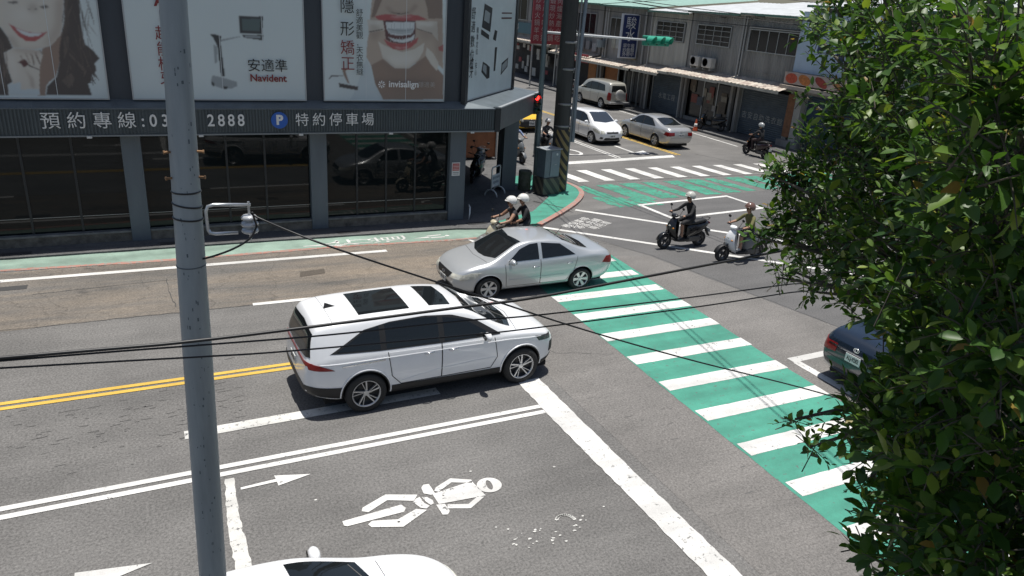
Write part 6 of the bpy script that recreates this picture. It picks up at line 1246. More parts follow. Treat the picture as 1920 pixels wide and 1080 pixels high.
# ---- small white hatchback waiting on the side street
P_hat = dict(L=3.80, W=1.70, wb=2.46, fx=1.18, r=.30, rw=.74, inset=.005,
    top=[(-1.90, .95), (-1.86, 1.15), (-1.72, 1.36), (-1.45, 1.46), (-.6, 1.52), (0, 1.525), (.35, 1.47), (.85, 1.20), (1.15, 1.04), (1.5, .95), (1.72, .84), (1.85, .74), (1.90, .66)],
    belt=[(-1.90, .90), (-1.2, .97), (.5, .92), (1.1, .92), (1.6, .82), (1.90, .62)], bot=[(-1.90, .36), (-1.7, .24), (1.5, .19), (1.7, .20), (1.90, .27)],
    nose=[(.2, -.10), (.4, .0), (.6, .0), (.75, -.07), (.9, -.12)], tail=[(.25, -.08), (.5, .0), (.8, -.01), (1.2, -.1), (1.4, -.2)])
def hatch(name, P, pt, loc, head, label, cat, plate, rear_spare=False, level=1, taxi=False):
    c = Car(name, P, pt, loc, head, label, cat, level); f = P['L']/3.8; h = P.get('hs', 1.0); X = lambda a: a*f
    for sg in (-1, 1):
        c.patch('window_surround', 'side', [(X(-1.45), 1.03*h), (X(0), .985*h), (X(.90), .97*h)], [(X(-1.30), 1.36*h), (X(-.6), 1.425*h), (X(.05), 1.42*h), (X(.40), 1.32*h), (X(.86), 1.0*h)], M_black, .004, 30, 8, sg)
        side_glass(c, [([(X(-1.40), 1.045*h), (X(-.75), 1.02*h)], [(X(-1.26), 1.34*h), (X(-.75), 1.40*h)]), ([(X(-.68), 1.02*h), (X(.0), 1.0*h)], [(X(-.68), 1.40*h), (X(.0), 1.40*h)]), ([(X(.07), 1.0*h), (X(.80), .985*h)], [(X(.07), 1.39*h), (X(.40), 1.29*h), (X(.78), 1.01*h)])], sg)
        c.seam('side', [(X(-.04), 1.0*h), (X(-.04), .33)], sg, .008); c.seam('side', [(X(.92), .95*h), (X(.88), .33), (X(-.75), .33), (X(-.9), .9*h)], sg, .007)
        c.handle(X(-.68), .84*h, sg, M_chrome); c.handle(X(.10), .83*h, sg, M_chrome); c.mirror(X(.78), .99*h, sg, pt)
        xf = P['L']/2
        c.patch('headlamp', 'side', [(xf-.52, .66), (xf-.15, .58)], [(xf-.66, .80*h), (xf-.40, .80*h), (xf-.16, .70)], M_lamp, .008, 10, 5, sg)
        c.patch('headlamp', 'front', [(sg*.46, .58), (sg*.66, .58)], [(sg*.48, .72), (sg*.64, .74)], M_lamp, .006, 6, 4)
        c.patch('tail_lamp', 'side', [(-xf+.05, .62), (-xf+.25, .66)], [(-xf+.08, .98*h), (-xf+.22, .98*h)], M_tail, .008, 6, 6, sg); c.patch('tail_lamp', 'rear', [(sg*.62, .62), (sg*.76, .62)], [(sg*.60, .95*h), (sg*.72, .95*h)], M_tail, .008, 4, 6)
    c.patch('windscreen', 'top', [(X(1.02), -.62), (X(1.16), 0), (X(1.02), .62)], [(X(.30), -.52), (X(.37), 0), (X(.30), .52)], mat('sky_glass', (.03, .04, .055), .03, spec=.8), .006, 16, 8)
    c.patch('rear_window', 'rear', [(-.60, 1.02*h), (.60, 1.02*h)], [(-.52, 1.36*h), (.52, 1.36*h)], M_cglass, .008, 12, 6)
    c.patch('grille', 'front', [(-.34, .60), (.34, .60)], [(-.36, .68), (.36, .68)], M_black, .006, 12, 3); c.patch('lower_grille', 'front', [(-.50, .27), (.50, .27)], [(-.42, .40), (.42, .40)], M_black, .006, 12, 3)
    l, n_ = c.pr('front', 0, .66); MB().tube([(l.x+.016, .06*cos(t), .66+.045*sin(t)) for t in [k*2*pi/20 for k in range(21)]], .010, 6, cap=False).build('badge', M_chrome, c.root)
    c.plate('front', .47, plate); c.plate('rear', .70, plate)
    for sg in (-1, 1): c.patch('fog_lamp', 'front', [(sg*.56, .33), (sg*.68, .35)], [(sg*.54, .42), (sg*.66, .44)], M_black, .007, 4, 3)
    c.wheels(dict(n=7, w=.03, w0=.6, w1=1.0), mat('silver_alloy', (.58, .59, .60)), mat('rim_shadow', (.06, .06, .06))); c.underside(.15)
    return c
hatch('hatchback', P_hat, W_pt, (21.06, 33.55), -88.5, 'small white hatchback waiting at the side street stop line', 'car', '5387-YF')
# ---- gold-silver off-road van with spare wheel
P_van = dict(L=4.55, W=1.72, wb=2.72, fx=1.30, r=.345, rw=.80, inset=.0, hs=1.17,
    top=[(-2.27, 1.15), (-2.24, 1.45), (-2.12, 1.70), (-1.9, 1.80), (-.8, 1.84), (.3, 1.83), (.75, 1.76), (1.15, 1.42), (1.38, 1.22), (1.8, 1.10), (2.1, .98), (2.22, .86), (2.27, .78)],
    belt=[(-2.27, 1.08), (-1.2, 1.11), (.5, 1.08), (1.3, 1.07), (1.9, .97), (2.27, .74)], bot=[(-2.27, .42), (-2.0, .32), (1.8, .30), (2.27, .34)],
    nose=[(.2, -.05), (.5, .0), (.8, -.03), (1.0, -.1)], tail=[(.3, 0), (.6, 0), (1.1, -.02), (1.6, -.10)])
v_ = hatch('off_road_van', P_van, car_paint('champagne_paint', (.48, .47, .42), .4, .35), (28.95, 45.6), 92.0, 'champagne boxy off-road van with a spare wheel on its back door', 'van', 'QG-7732')
sw = MB().lathe([(0, .17), (.26, .17), (.34, .13), (.36, .05), (.34, 0), (0, 0)], 28, T(-2.30, .0, 1.0) @ Matrix.Rotation(rad(-90), 4, 'Y')).build('spare_wheel_cover', mat('cover_silver', (.50, .49, .46), .35, metal=.3), v_.root, smooth=True, auto=40)
MB().box(-2.50, -2.25, -.80, .80, .42, .54).build('rear_bumper', mat('bumper_chrome', (.5, .5, .5), .3, metal=.7), v_.root, bevel=.03)
# ---- yellow taxi
P_tx = dict(P_hat, L=4.3, wb=2.65, fx=1.33, **{k_: [(x_*4.3/3.8, z_) for x_, z_ in P_hat[k_]] for k_ in ('top', 'belt', 'bot')})
t_ = hatch('taxi', P_tx, car_paint('taxi_yellow', (.80, .50, .02)), (18.45, 37.6), -90, 'yellow taxi queueing behind the corner building on the side street', 'taxi', 'TDD-6621')
t_.patch('black_grille', 'front', [(-.62, .30), (.62, .30)], [(-.66, .70), (.66, .70)], M_black, .010, 16, 6)
t_.plate('front', .52, 'TDD-6621')
MB().box(-.15, .15, -.35, .35, 1.53, 1.66).build('roof_light', mat('taxi_sign', (.75, .6, .2), .4), t_.root, bevel=.03)
Bk = mat('gloss_black', (.012, .012, .013), .25, coat=.5); Cr = mat('cream_gloss', (.55, .50, .36), .28, coat=.6); Wh = mat('white_gloss', (.80, .81, .82), .28, coat=.6); Gy = mat('grey_gloss', (.16, .17, .18), .3, coat=.5); Dr = mat('maroon_gloss', (.022, .010, .012), .3, coat=.5)
# ------------------------------------------------------------------ scooters and riders
def loft(mbd, secs, n=16, e=2.6, cap=True):
    """superellipse sections (x, zc, halfwidth, halfheight)"""
    rows = []
    for (x, z, w, h) in secs:
        r = []
        for j in range(n):
            t = 2*pi*j/n; cs, sn = cos(t), sin(t); r.append((x, w*math.copysign(abs(cs)**(2/e), cs), z+h*math.copysign(abs(sn)**(2/e), sn)))
        rows.append(r)
    vs = [p for r in rows for p in r]; k = len(rows)
    fs = [(i*n+j, i*n+(j+1) % n, (i+1)*n+(j+1) % n, (i+1)*n+j) for i in range(k-1) for j in range(n)]
    if cap: fs += [tuple(range(n))[::-1], tuple(range((k-1)*n, k*n))]
    mbd.add(vs, fs); return mbd
def smooth_sub(o, lv=1):
    md = o.modifiers.new('s', 'SUBSURF'); md.levels = lv; md.render_levels = lv; return o
def scooter(name, loc, heading, label, body_m, apron_m=None, trim_m=None, cat='scooter', lean=0.0, box=False, plate='MVT-5027', sub=1, group=None, classic=False):
    apron_m = apron_m or body_m; trim_m = trim_m or M_black
    s = empty(name, (loc[0], loc[1], loc[2] if len(loc) > 2 else 0.0), rad(heading)); tag(s, label, cat, group); s.rotation_euler[0] = rad(lean)
    r = .238
    tyre = MB().lathe([(r*.62, -.045), (r*.85, -.058), (r*.97, -.04), (r, 0), (r*.97, .04), (r*.85, .058), (r*.62, .045)], 28, closed=True).mesh('tyre', M_tyre, True)
    rim = MB(); rim.lathe([(r*.56, -.045), (r*.66, -.045), (r*.66, .045), (r*.56, .045)], 28, closed=True); rim.lathe([(0, -.05), (.04, -.05), (.04, .05), (0, .05)], 12)
    for i in range(5): rim.M = Matrix.Rotation(2*pi*i/5, 4, 'Z'); rim.box(.02, r*.60, -.014, .014, -.02, .02)
    rimm = rim.mesh('rim', mat('scooter_rim', (.10, .10, .105), .4, metal=.5))
    for x in (.64, -.64):
        w = from_mesh('wheel', tyre, s, T(x, 0, r) @ Matrix.Rotation(rad(90), 4, 'X')); from_mesh('rim', rimm, w)
    fd = MB(); rows = []
    for a in range(10, 176, 15):
        rows.append([(.64+(r+.025+.012*(1-abs(q)))*cos(rad(a)), q*.075, r+(r+.025+.02*(1-abs(q)))*sin(rad(a))) for q in (-1, -.5, 0, .5, 1)])
    fd.grid(rows); o = fd.build('front_fender', trim_m if apron_m is Wh else apron_m, s, smooth=True); md = o.modifiers.new('t', 'SOLIDIFY'); md.thickness = .008
    for sg in (-1, 1): MB().tube([(.64, sg*.075, r), (.56, sg*.075, .52), (.50, sg*.06, .70)], .017, 8).build('fork', trim_m, s, smooth=True)
    # apron: shield with a beak, wide at the knees
    ap = MB(); rows = []
    for (x, z, w, b_) in ((.30, .27, .15, .02), (.37, .34, .19, .05), (.45, .48, .215, .09), (.485, .62, .205, .13), (.47, .76, .17, .12), (.43, .88, .13, .09), (.39, .96, .10, .05)):
        rows.append([(x+b_*(1-q*q)-.04*abs(q)**3, q*w, z-.02*abs(q)) for q in (-1, -.8, -.5, -.2, 0, .2, .5, .8, 1)])
    for (x, z, w, b_) in ((.345, .95, .10, 0), (.34, .80, .15, 0), (.335, .60, .18, 0), (.30, .42, .17, 0), (.26, .28, .14, 0)):
        rows.append([(x, q*w, z) for q in (-1, -.8, -.5, -.2, 0, .2, .5, .8, 1)])
    ap.grid(rows); smooth_sub(ap.build('front_apron', apron_m, s, smooth=True), sub)
    MB().box(.26, .30, -.13, .13, .42, .86).build('inner_panel', trim_m, s, bevel=.02)
    hl = MB().ball((.545, 0, .72), .07, 14, 8, (.6, 1.25, .75)).build('headlight', M_lamp, s, smooth=True)
    for sg in (-1, 1): MB().ball((.50, sg*.15, .66), .035, 10, 6, (.8, 1.2, .7)).build('indicator', mat('amber_lens', (.45, .18, .03), .2), s, smooth=True)
    hd = MB(); loft(hd, [(.30, 1.0, .06, .03), (.34, 1.015, .13, .05), (.40, 1.01, .14, .055), (.45, .995, .09, .04), (.475, .985, .03, .02)], 14); smooth_sub(hd.build('handlebar_cover', apron_m, s, smooth=True), sub)
    MB().tube([(.30, -.36, 1.035), (.345, -.20, 1.03), (.36, 0, 1.02), (.345, .20, 1.03), (.30, .36, 1.035)], .013, 8).build('handlebar', trim_m, s, smooth=True)
    for sg in (-1, 1):
        MB().tube([(.32, sg*.24, 1.033), (.295, sg*.37, 1.036)], .019, 8).build('grip', M_black, s); MB().tube([(.36, sg*.21, 1.03), (.355, sg*.345, 1.035)], .007, 6).build('brake_lever', M_chrome, s)
        MB().tube([(.34, sg*.17, 1.04), (.35, sg*.24, 1.16), (.34, sg*.27, 1.22)], .007, 6).build('mirror_stalk', M_black, s); m_ = MB().ball((.335, sg*.285, 1.265), .055, 12, 8, (.28, 1.05, .75)).build('mirror', M_black, s, smooth=True)
        MB().lathe([(0, 0), (.045, 0)], 12, T(.318, sg*.285, 1.265) @ Matrix.Rotation(rad(-90), 4, 'Y') @ Matrix.Diagonal((.7, 1.1, 1, 1))).build('mirror_glass', M_cglass, m_)
    fb_ = MB(); loft(fb_, [(.33, .27, .14, .035), (.2, .255, .165, .045), (0, .25, .17, .05), (-.16, .27, .15, .06)], 12, 4); fb_.build('footboard', trim_m, s, smooth=True, auto=40)
    rb_ = MB(); loft(rb_, [(-.04, .50, .10, .20), (-.12, .52, .155, .22), (-.30, .54, .185, .20), (-.50, .58, .185, .17), (-.70, .64, .15, .125), (-.86, .69, .09, .07), (-.92, .71, .04, .035)], 16, 3); smooth_sub(rb_.build('rear_body', body_m, s, smooth=True), sub)
    st = MB(); loft(st, [(.03, .735, .06, .03), (-.04, .755, .12, .05), (-.25, .765, .155, .055), (-.40, .785, .16, .065), (-.62, .805, .14, .06), (-.78, .80, .09, .045), (-.82, .79, .05, .025)], 14, 3); smooth_sub(st.build('seat', mat('seat_vinyl', (.02, .02, .02), .5), s, smooth=True), sub)
    MB().tube([(-.66, -.13, .80), (-.80, -.12, .85), (-.92, -.05, .87), (-.92, .05, .87), (-.80, .12, .85), (-.66, .13, .80)], .014, 8).build('grab_rail', M_black, s, smooth=True)
    MB().ball((-.915, 0, .715), .05, 12, 8, (.5, 1.7, .7)).build('tail_light', M_tail, s, smooth=True)
    rf = MB().add([(-.80, -.07, .60), (-.80, .07, .60), (-1.0, .06, .30), (-1.0, -.06, .30), (-.79, -.07, .58), (-.79, .07, .58), (-.985, .06, .29), (-.985, -.06, .29)], [(0, 1, 2, 3), (7, 6, 5, 4), (0, 3, 7, 4), (1, 5, 6, 2), (0, 4, 5, 1), (3, 2, 6, 7)]).build('rear_fender', M_black, s)
    pl = MB().box(-.955, -.945, -.10, .10, .43, .54).build('licence_plate', M_plate, s); text('plate_number', plate, .055, M_ink, T(-.957, 0, .485) @ rz(rad(-90)) @ Matrix.Rotation(rad(90), 4, 'X'), pl)
    en = MB().box(-.60, -.10, .06, .13, .18, .36); en.box(-.40, -.12, -.12, .10, .17, .34); en.build('engine', mat('engine_alloy', (.10, .10, .10), .5, metal=.5), s, bevel=.03)
    MB().tube([(-.30, -.12, .22), (-.50, -.15, .26), (-.58, -.155, .28), (-.90, -.16, .34)], [.022, .03, .055, .05], 12).build('exhaust', mat('exhaust_black', (.05, .05, .05), .4, metal=.6), s, smooth=True, auto=40)
    for sg in (-1, 1): MB().tube([(-.64, sg*.10, .26), (-.58, sg*.13, .60)], .02, 8).build('shock_absorber', M_black, s)
    if box: MB().box(-1.12, -.72, -.2, .2, .90, 1.2).build('top_box', M_black, s, bevel=.05)
    return s

def person(name, parent_loc, heading, label, shirt, trousers, skin_t, helmet_c, group='scooter riders', z=0.0, x=0.0, passenger=False, sleeves='short', legs='short', shoe=(.05, .05, .05), sub=2, hands=True, head_turn=0.0, standing=False, vest=None):
    """one continuous skinned body, seated on a scooter (local +x forward)"""
    J = {}; E = []; R = {}
    def j(n, p, r): J[n] = Vector(p)+Vector((x, 0, z)); R[n] = r
    def e(a, b_, k): E.append((a, b_, k))
    j('pel', (-.24, 0, .90), (.125, .14)); j('wst', (-.23, 0, 1.03), (.105, .125)); j('chs', (-.18, 0, 1.20), (.115, .155)); j('nkb', (-.13, 0, 1.345), (.065, .07)); j('nck', (-.10, 0, 1.40), (.05, .05)); j('jaw', (-.065, 0, 1.455), (.07, .06)); j('hed', (-.075, 0, 1.53), (.092, .078)); j('crn', (-.085, 0, 1.60), (.065, .06)); j('nos', (.025, 0, 1.495), (.012, .012))
    e('pel', 'wst', 's'); e('wst', 'chs', 's'); e('chs', 'nkb', 's'); e('nkb', 'nck', 'k'); e('nck', 'jaw', 'k'); e('jaw', 'hed', 'k'); e('hed', 'crn', 'h'); e('hed', 'nos', 'k')
    for sg, q in ((1, 'l'), (-1, 'r')):
        j('sh'+q, (-.14, sg*.185, 1.30), (.062, .062))
        if passenger:
            j('el'+q, (-.02, sg*.27, 1.08), (.046, .046)); j('wr'+q, (.18, sg*.20, .98), (.030, .030)); h = (.25, sg*.18, .965); d = Vector((1, -.25*sg, -.15)).normalized()
        else:
            j('el'+q, (.04, sg*.30, 1.10), (.046, .046)); j('wr'+q, (.245, sg*.31, 1.055), (.030, .030)); h = (.295, sg*.305, 1.062); d = Vector((1, 0, -.2)).normalized()
        j('hd'+q, h, (.030, .036)); e('chs', 'sh'+q, 's'); e('sh'+q, 'el'+q, 'a'); e('el'+q, 'wr'+q, 'f'); e('wr'+q, 'hd'+q, 'g')
        if hands:
            for k in range(4):
                off = (-.027+.018*k); ln = (.030, .036, .034, .027)[k]; b0 = Vector(h)+d*.03+Vector((0, off, .004)); j('f%s%d' % (q, k), b0, (.0095, .0095)); j('g%s%d' % (q, k), b0+d*ln*.7+Vector((0, 0, -.022)), (.0085, .0085)); j('h%s%d' % (q, k), b0+d*.004+Vector((0, 0, -.046)), (.0075, .0075))
                e('hd'+q, 'f%s%d' % (q, k), 'g'); e('f%s%d' % (q, k), 'g%s%d' % (q, k), 'g'); e('g%s%d' % (q, k), 'h%s%d' % (q, k), 'g')
            t0 = Vector(h)+Vector((-.005, -sg*.038, -.012)); j('t%s0' % q, t0, (.011, .011)); j('t%s1' % q, t0+d*.03+Vector((0, -sg*.008, -.022)), (.009, .009)); e('hd'+q, 't%s0' % q, 'g'); e('t%s0' % q, 't%s1' % q, 'g')
        j('hp'+q, (-.22, sg*.095, .885), (.095, .10)); e('pel', 'hp'+q, 't'); 
        if passenger: j('kn'+q, (.17, sg*.23, .80), (.062, .062)); j('an'+q, (.02, sg*.24, .42), (.038, .038)); j('to'+q, (.14, sg*.25, .37), (.034, .040))
        else: j('kn'+q, (.185, sg*.15, .80), (.064, .064)); j('an'+q, (.13, sg*.13, .40), (.040, .040)); j('to'+q, (.27, sg*.14, .345), (.032, .042))
        j('mk'+q, Vector(J['hp'+q]-Vector((x, 0, z))).lerp(J['kn'+q]-Vector((x, 0, z)), .62), (.078, .078)); e('hp'+q, 'mk'+q, 't'); e('mk'+q, 'kn'+q, 'u'); j('cf'+q, (J['kn'+q]-Vector((x, 0, z))).lerp(J['an'+q]-Vector((x, 0, z)), .38), (.056, .056)); e('kn'+q, 'cf'+q, 'c'); e('cf'+q, 'an'+q, 'c'); j('he'+q, J['an'+q]-Vector((x, 0, z))+Vector((-.03, 0, -.05)), (.032, .034)); e('an'+q, 'to'+q, 'o'); e('an'+q, 'he'+q, 'o')
    names = list(J); ix = {n: i for i, n in enumerate(names)}
    me = bpy.data.meshes.new('body'); me.from_pydata([J[n][:] for n in names], [(ix[a], ix[b_]) for a, b_, k in E], []); o = bpy.data.objects.new('body', me)
    md = o.modifiers.new('skin', 'SKIN'); md.use_smooth_shade = True
    sv = me.skin_vertices[0].data
    for n in names: sv[ix[n]].radius = R[n]; sv[ix[n]].use_root = (n == 'pel')
    m2 = o.modifiers.new('sub', 'SUBSURF'); m2.levels = sub; m2.render_levels = sub
    bm_ = evaluated(o); bpy.data.objects.remove(o)
    ms = [mat('cloth_%02d%02d%02d' % tuple(int(99*c_) for c_ in shirt), shirt, .85, var=.25, vscale=8, bump=.3, bscale=14), mat('cloth_%02d%02d%02d' % tuple(int(99*c_) for c_ in trousers), trousers, .85, var=.25, vscale=8, bump=.3, bscale=14), mat('skin_tone', skin_t, .55, var=.12, vscale=10), mat('shoe_%02d' % int(99*shoe[0]), shoe, .6), mat('hair_black', (.012, .01, .009), .6)]
    km = {'s': 0, 'a': 0 if sleeves else 2, 'f': 0 if sleeves == 'long' else 2, 'g': 2, 'k': 2, 'h': 4, 't': 1, 'u': 1 if legs == 'long' else (1 if legs == 'short' else 2), 'c': 1 if legs == 'long' else 2, 'o': 3}
    bm_.materials.clear()
    for m in ms: bm_.materials.append(m)
    segs = [(J[a], J[b_], max(R[a][0]+R[b_][0], .02)/2, km[k]) for a, b_, k in E]
    cs = np.empty(len(bm_.polygons)*3); bm_.polygons.foreach_get('center', cs); cs = cs.reshape(-1, 3); bd = np.full(len(cs), 1e9); idx = np.zeros(len(cs), int)
    for a, b_, r_, k in segs:
        a = np.array(a); ab = np.array(b_)-a; t = np.clip((cs-a) @ ab/(ab @ ab), 0, 1); dd = np.linalg.norm(cs-(a+t[:, None]*ab), axis=1)/r_
        w_ = dd < bd; bd[w_] = dd[w_]; idx[w_] = k
    idx = [int(q) for q in idx]
    bm_.polygons.foreach_set('material_index', idx); bm_.polygons.foreach_set('use_smooth', [True]*len(idx)); bm_.name = 'person'
    o = from_mesh(name, bm_); o.location = (parent_loc[0], parent_loc[1], parent_loc[2] if len(parent_loc) > 2 else 0.0); o.rotation_euler = (0, 0, rad(heading)); tag(o, label, 'person', group)
    hc = J['hed']+Vector((-.012, 0, .035)); hm = mat('helmet_%02d%02d' % (int(99*helmet_c[0]), int(99*helmet_c[2])), helmet_c, .22, coat=.5)
    h = MB(); rows = []; n = 18
    for i in range(9):
        ph = rad(8+i*14) if i else 0.0; row = []
        for k in range(n+1):
            t = 2*pi*k/n; front = max(0, cos(t)); low = 1-.42*front*(i/8)**2
            phi = ph*low; row.append((hc.x+.142*sin(phi)*cos(t)*1.05, hc.y+.122*sin(phi)*sin(t), hc.z+.132*cos(phi)))
        rows.append(row)
    h.grid(rows); hl_ = h.build('helmet', hm, o, smooth=True); mdd = hl_.modifiers.new('t', 'SOLIDIFY'); mdd.thickness = -.018; mdd.offset = 1
    pk = MB().grid([[(hc.x+.125*cos(rad(a)), hc.y+.115*sin(rad(a)), hc.z+.035) for a in range(-55, 56, 11)], [(hc.x+.185*cos(rad(a)), hc.y+.13*sin(rad(a)), hc.z+.018) for a in range(-55, 56, 11)]]).build('helmet_peak', hm, hl_); mdd = pk.modifiers.new('t', 'SOLIDIFY'); mdd.thickness = .006
    for sg in (-1, 1): MB().tube([(hc.x-.01, sg*.10, hc.z-.05), (hc.x+.03, sg*.075, hc.z-.12), (hc.x+.035, 0, hc.z-.155)], .006, 5).build('chin_strap', M_black, hl_)
    for sg in (-1, 1): MB().ball((J['hed'].x+.085, sg*.032, J['hed'].z-.002), .011, 8, 6).build('eye', mat('eye_dark', (.015, .012, .01), .2), o, smooth=True)
    mt = MB().ball((J['jaw'].x+.066, 0, J['jaw'].z-.005), .016, 8, 5, (.35, 1.1, .35)).build('mouth', mat('lip_tone', (.28, .10, .085), .5), o, smooth=True)
    return o

SK = (.36, .20, .13)
# cream scooter carrying two behind the silver saloon
scooter('scooter', (8.50, 17.35), 176, 'cream scooter carrying two people behind the silver saloon', Cr)
person('person', (8.50, 17.35), 176, 'front rider in dark vest and white helmet on the cream scooter', (.03, .028, .03), (.10, .09, .08), SK, (.75, .74, .70), sleeves=None)
person('person', (8.50, 17.35), 176, 'passenger in black shirt and white helmet on the cream scooter', (.018, .018, .02), (.03, .03, .035), SK, (.78, .77, .73), x=-.34, z=.05, passenger=True, legs='long')
# black scooter and rider
scooter('scooter', (14.08, 16.80), 180, 'black scooter crossing the junction ahead of the white one', Bk)
person('person', (14.08, 16.80), 180, 'rider in black jacket and pale helmet on the black scooter', (.012, .012, .013), (.02, .02, .022), SK, (.52, .52, .47), sleeves='long', legs='short')
# white scooter and rider
scooter('scooter', (15.06, 15.36), 179, 'white and dark scooter next to the tree, nearest in the junction', Gy, Wh)
person('person', (15.06, 15.36), 179, 'rider in olive shirt and brown helmet on the white scooter', (.16, .15, .06), (.02, .022, .03), SK, (.16, .09, .07), legs='short', sleeves='short', shoe=(.4, .4, .4))
# scooter riding away by the far shops
scooter('scooter', (27.56, 28.32), 92, 'dark maroon scooter riding away past the far shutters', Dr, sub=0)
person('person', (27.56, 28.32), 92, 'rider in black with grey helmet on the scooter by the shutters', (.02, .02, .022), (.05, .03, .03), SK, (.35, .36, .36), legs='long', sleeves='short', sub=1)
#MB().cbox((-.37, .10, 1.22), (.02, .05, .30)).build('reflective_strap', mat('strap_white', (.6, .62, .6), .5), bpy.data.objects[max(n.name for n in bpy.data.objects if n.name.startswith('person'))]) if False else None
# waiting scooters behind the corner column
scooter('scooter', (14.38, 28.95), -88, 'dark scooter waiting at the side street stop line beside the column', Bk, Gy, sub=0)
person('person', (14.38, 28.95), -88, 'rider in pale blue shirt waiting behind the corner column', (.22, .28, .45), (.03, .03, .04), SK, (.05, .05, .06), sub=1, legs='long')
scooter('scooter', (16.35, 29.75), -88, 'second waiting scooter, hidden behind the utility cabinet', Bk, Gy, sub=0)
person('person', (16.35, 29.75), -88, 'rider in black with grey helmet waiting behind the cabinet', (.05, .05, .055), (.02, .02, .02), SK, (.5, .5, .5), sub=1, legs='long')
# parked scooters
scooter('scooter', (11.15, 25.75, .05), -125, 'dark grey scooter parked in the arcade nearest the column', Gy, Bk, sub=0, lean=-6)
scooter('scooter', (11.75, 27.0, .05), -120, 'black scooter parked behind the grey one in the arcade', Bk, Gy, sub=0, lean=-6)
scooter('scooter', (30.05, 34.9, .12), 128, 'black scooter parked beside the traffic cone at the shop front', Bk, sub=0, lean=-6)
scooter('scooter', (29.6, 50.3, .12), 60, 'dark scooter parked in front of the champagne van', Bk, sub=0, lean=-6)
cn = empty('traffic_cone', (29.35, 35.35, .0)); tag(cn, 'orange traffic cone with white band by the parked scooter', 'traffic cone')
MB().box(-.2, .2, -.2, .2, 0.002, .03).build('base', M_black, cn); MB().lathe([(.15, .03), (.03, .70), (0, .70)], 18).build('cone', mat('cone_orange', (.55, .09, .03), .5), cn, smooth=True, auto=40); MB().lathe([(.112, .28), (.082, .45)], 18).build('band', mat('cone_white', (.7, .68, .65), .5), cn, smooth=True)
# ------------------------------------------------------------------ the near tree
CLUMPS = [(3.78,3.11,6.60,0.34), (3.84,3.35,6.39,0.13), (3.78,3.57,6.54,0.10), (3.63,2.83,6.64,0.50), (3.15,2.12,6.63,0.55), (3.72,3.00,6.16,0.28), (3.54,2.59,6.29,0.50), (2.95,1.86,6.34,0.50), (3.70,3.14,5.95,0.13), (3.70,3.10,5.77,0.34), (3.61,3.33,5.68,0.15), (3.55,2.67,5.88,0.42), (3.20,2.13,5.97,0.50), (2.56,1.48,6.13,0.42), (3.46,3.13,5.47,0.17), (3.45,2.84,5.51,0.30), (3.29,2.41,5.60,0.42), (2.97,1.85,5.75,0.48), (2.39,1.30,5.96,0.38), (3.37,3.19,5.38,0.07), (3.25,2.22,5.47,0.15), (3.36,2.70,5.30,0.11), (3.28,2.93,5.25,0.10), (3.00,1.66,5.51,0.32), (2.53,1.34,5.71,0.45), (2.85,1.60,5.36,0.22), (2.68,1.48,5.37,0.40), (2.17,1.05,5.64,0.35), (2.84,1.76,5.02,0.24), (2.79,1.94,4.91,0.12), (2.64,1.55,5.12,0.34), (2.42,1.19,5.30,0.40), (2.63,1.45,5.01,0.20), (2.64,1.58,4.94,0.09), (2.42,1.20,5.09,0.33), (2.15,0.94,5.28,0.35), (2.40,1.28,4.93,0.11), (2.34,1.27,4.83,0.08), (2.34,1.13,4.92,0.26), (2.14,0.98,5.09,0.30), (1.95,1.22,6.53,0.22), (1.89,1.09,6.35,0.20), (2.03,1.18,6.13,0.16), (1.87,0.93,5.91,0.18), (2.18,1.21,5.88,0.15), (3.49,3.30,5.66,0.06), (3.44,3.37,5.70,0.04), (3.22,2.96,5.20,0.05), (3.20,2.68,5.22,0.05), (3.24,2.47,5.25,0.06), (2.62,2.12,4.85,0.05), (2.57,1.96,4.81,0.05), (2.53,1.65,4.84,0.05), (2.45,1.52,4.80,0.05), (2.32,1.42,4.74,0.05), (3.15,2.10,5.33,0.05), (3.40,3.02,5.43,0.12), (3.30,3.25,5.35,0.05), (3.77,3.58,6.66,0.08), (3.71,3.48,6.17,0.05), (3.67,3.33,5.95,0.06)]
# clumps beyond the frame so that the crown is whole and shades itself
CLUMPS += [(3.3, .9, 5.8, .6), (3.9, 1.7, 6.5, .7), (4.5, 2.5, 6.5, .6), (4.3, 1.4, 5.7, .7), (2.9, .4, 6.4, .5), (4.7, 1.4, 7.2, .6), (2.75, 1.25, 7.35, .42), (3.45, 1.75, 7.45, .45), (3.7, .6, 6.6, .7), (2.9, .5, 5.3, .5), (3.6, 1.0, 5.0, .5)]
tree = wthing('broadleaf_tree', (4.0, 1.3, .13), 'leafy green tree filling the right side close to the camera', 'tree')
M_bark = mat('bark', (.11, .095, .075), .9, var=.4, vscale=6, bump=.5, bscale=12)
tk = [Vector((4.0, 1.3, .1)), Vector((4.02, 1.32, 1.5)), Vector((3.95, 1.35, 3.0)), Vector((3.85, 1.45, 4.3)), Vector((3.7, 1.55, 5.2))]
wp(MB().tube(tk, [.19, .16, .14, .11, .08], 14).build('trunk', M_bark, smooth=True), tree)
rng = np.random.RandomState(12)
for i, (x_, y_, z_, r_) in enumerate(CLUMPS):
    c_ = Vector((x_, y_, z_)); d_ = min(tk[2:], key=lambda t: (t-c_).length-(.6 if t.z > c_.z else 0)); mid = d_.lerp(c_, .5)+Vector(rng.normal(0, .06, 3))+Vector((0, 0, .08))
    wp(MB().tube([d_, d_.lerp(mid, .6), mid, mid.lerp(c_, .6), c_], [.035, .028, .02, .012, .005], 6).build('limb', M_bark, smooth=True), tree)
m = bpy.data.materials.new('leaf'); m.use_nodes = True; nt = m.node_tree; bs = nt.nodes['Principled BSDF']; outn = nt.nodes['Material Output']
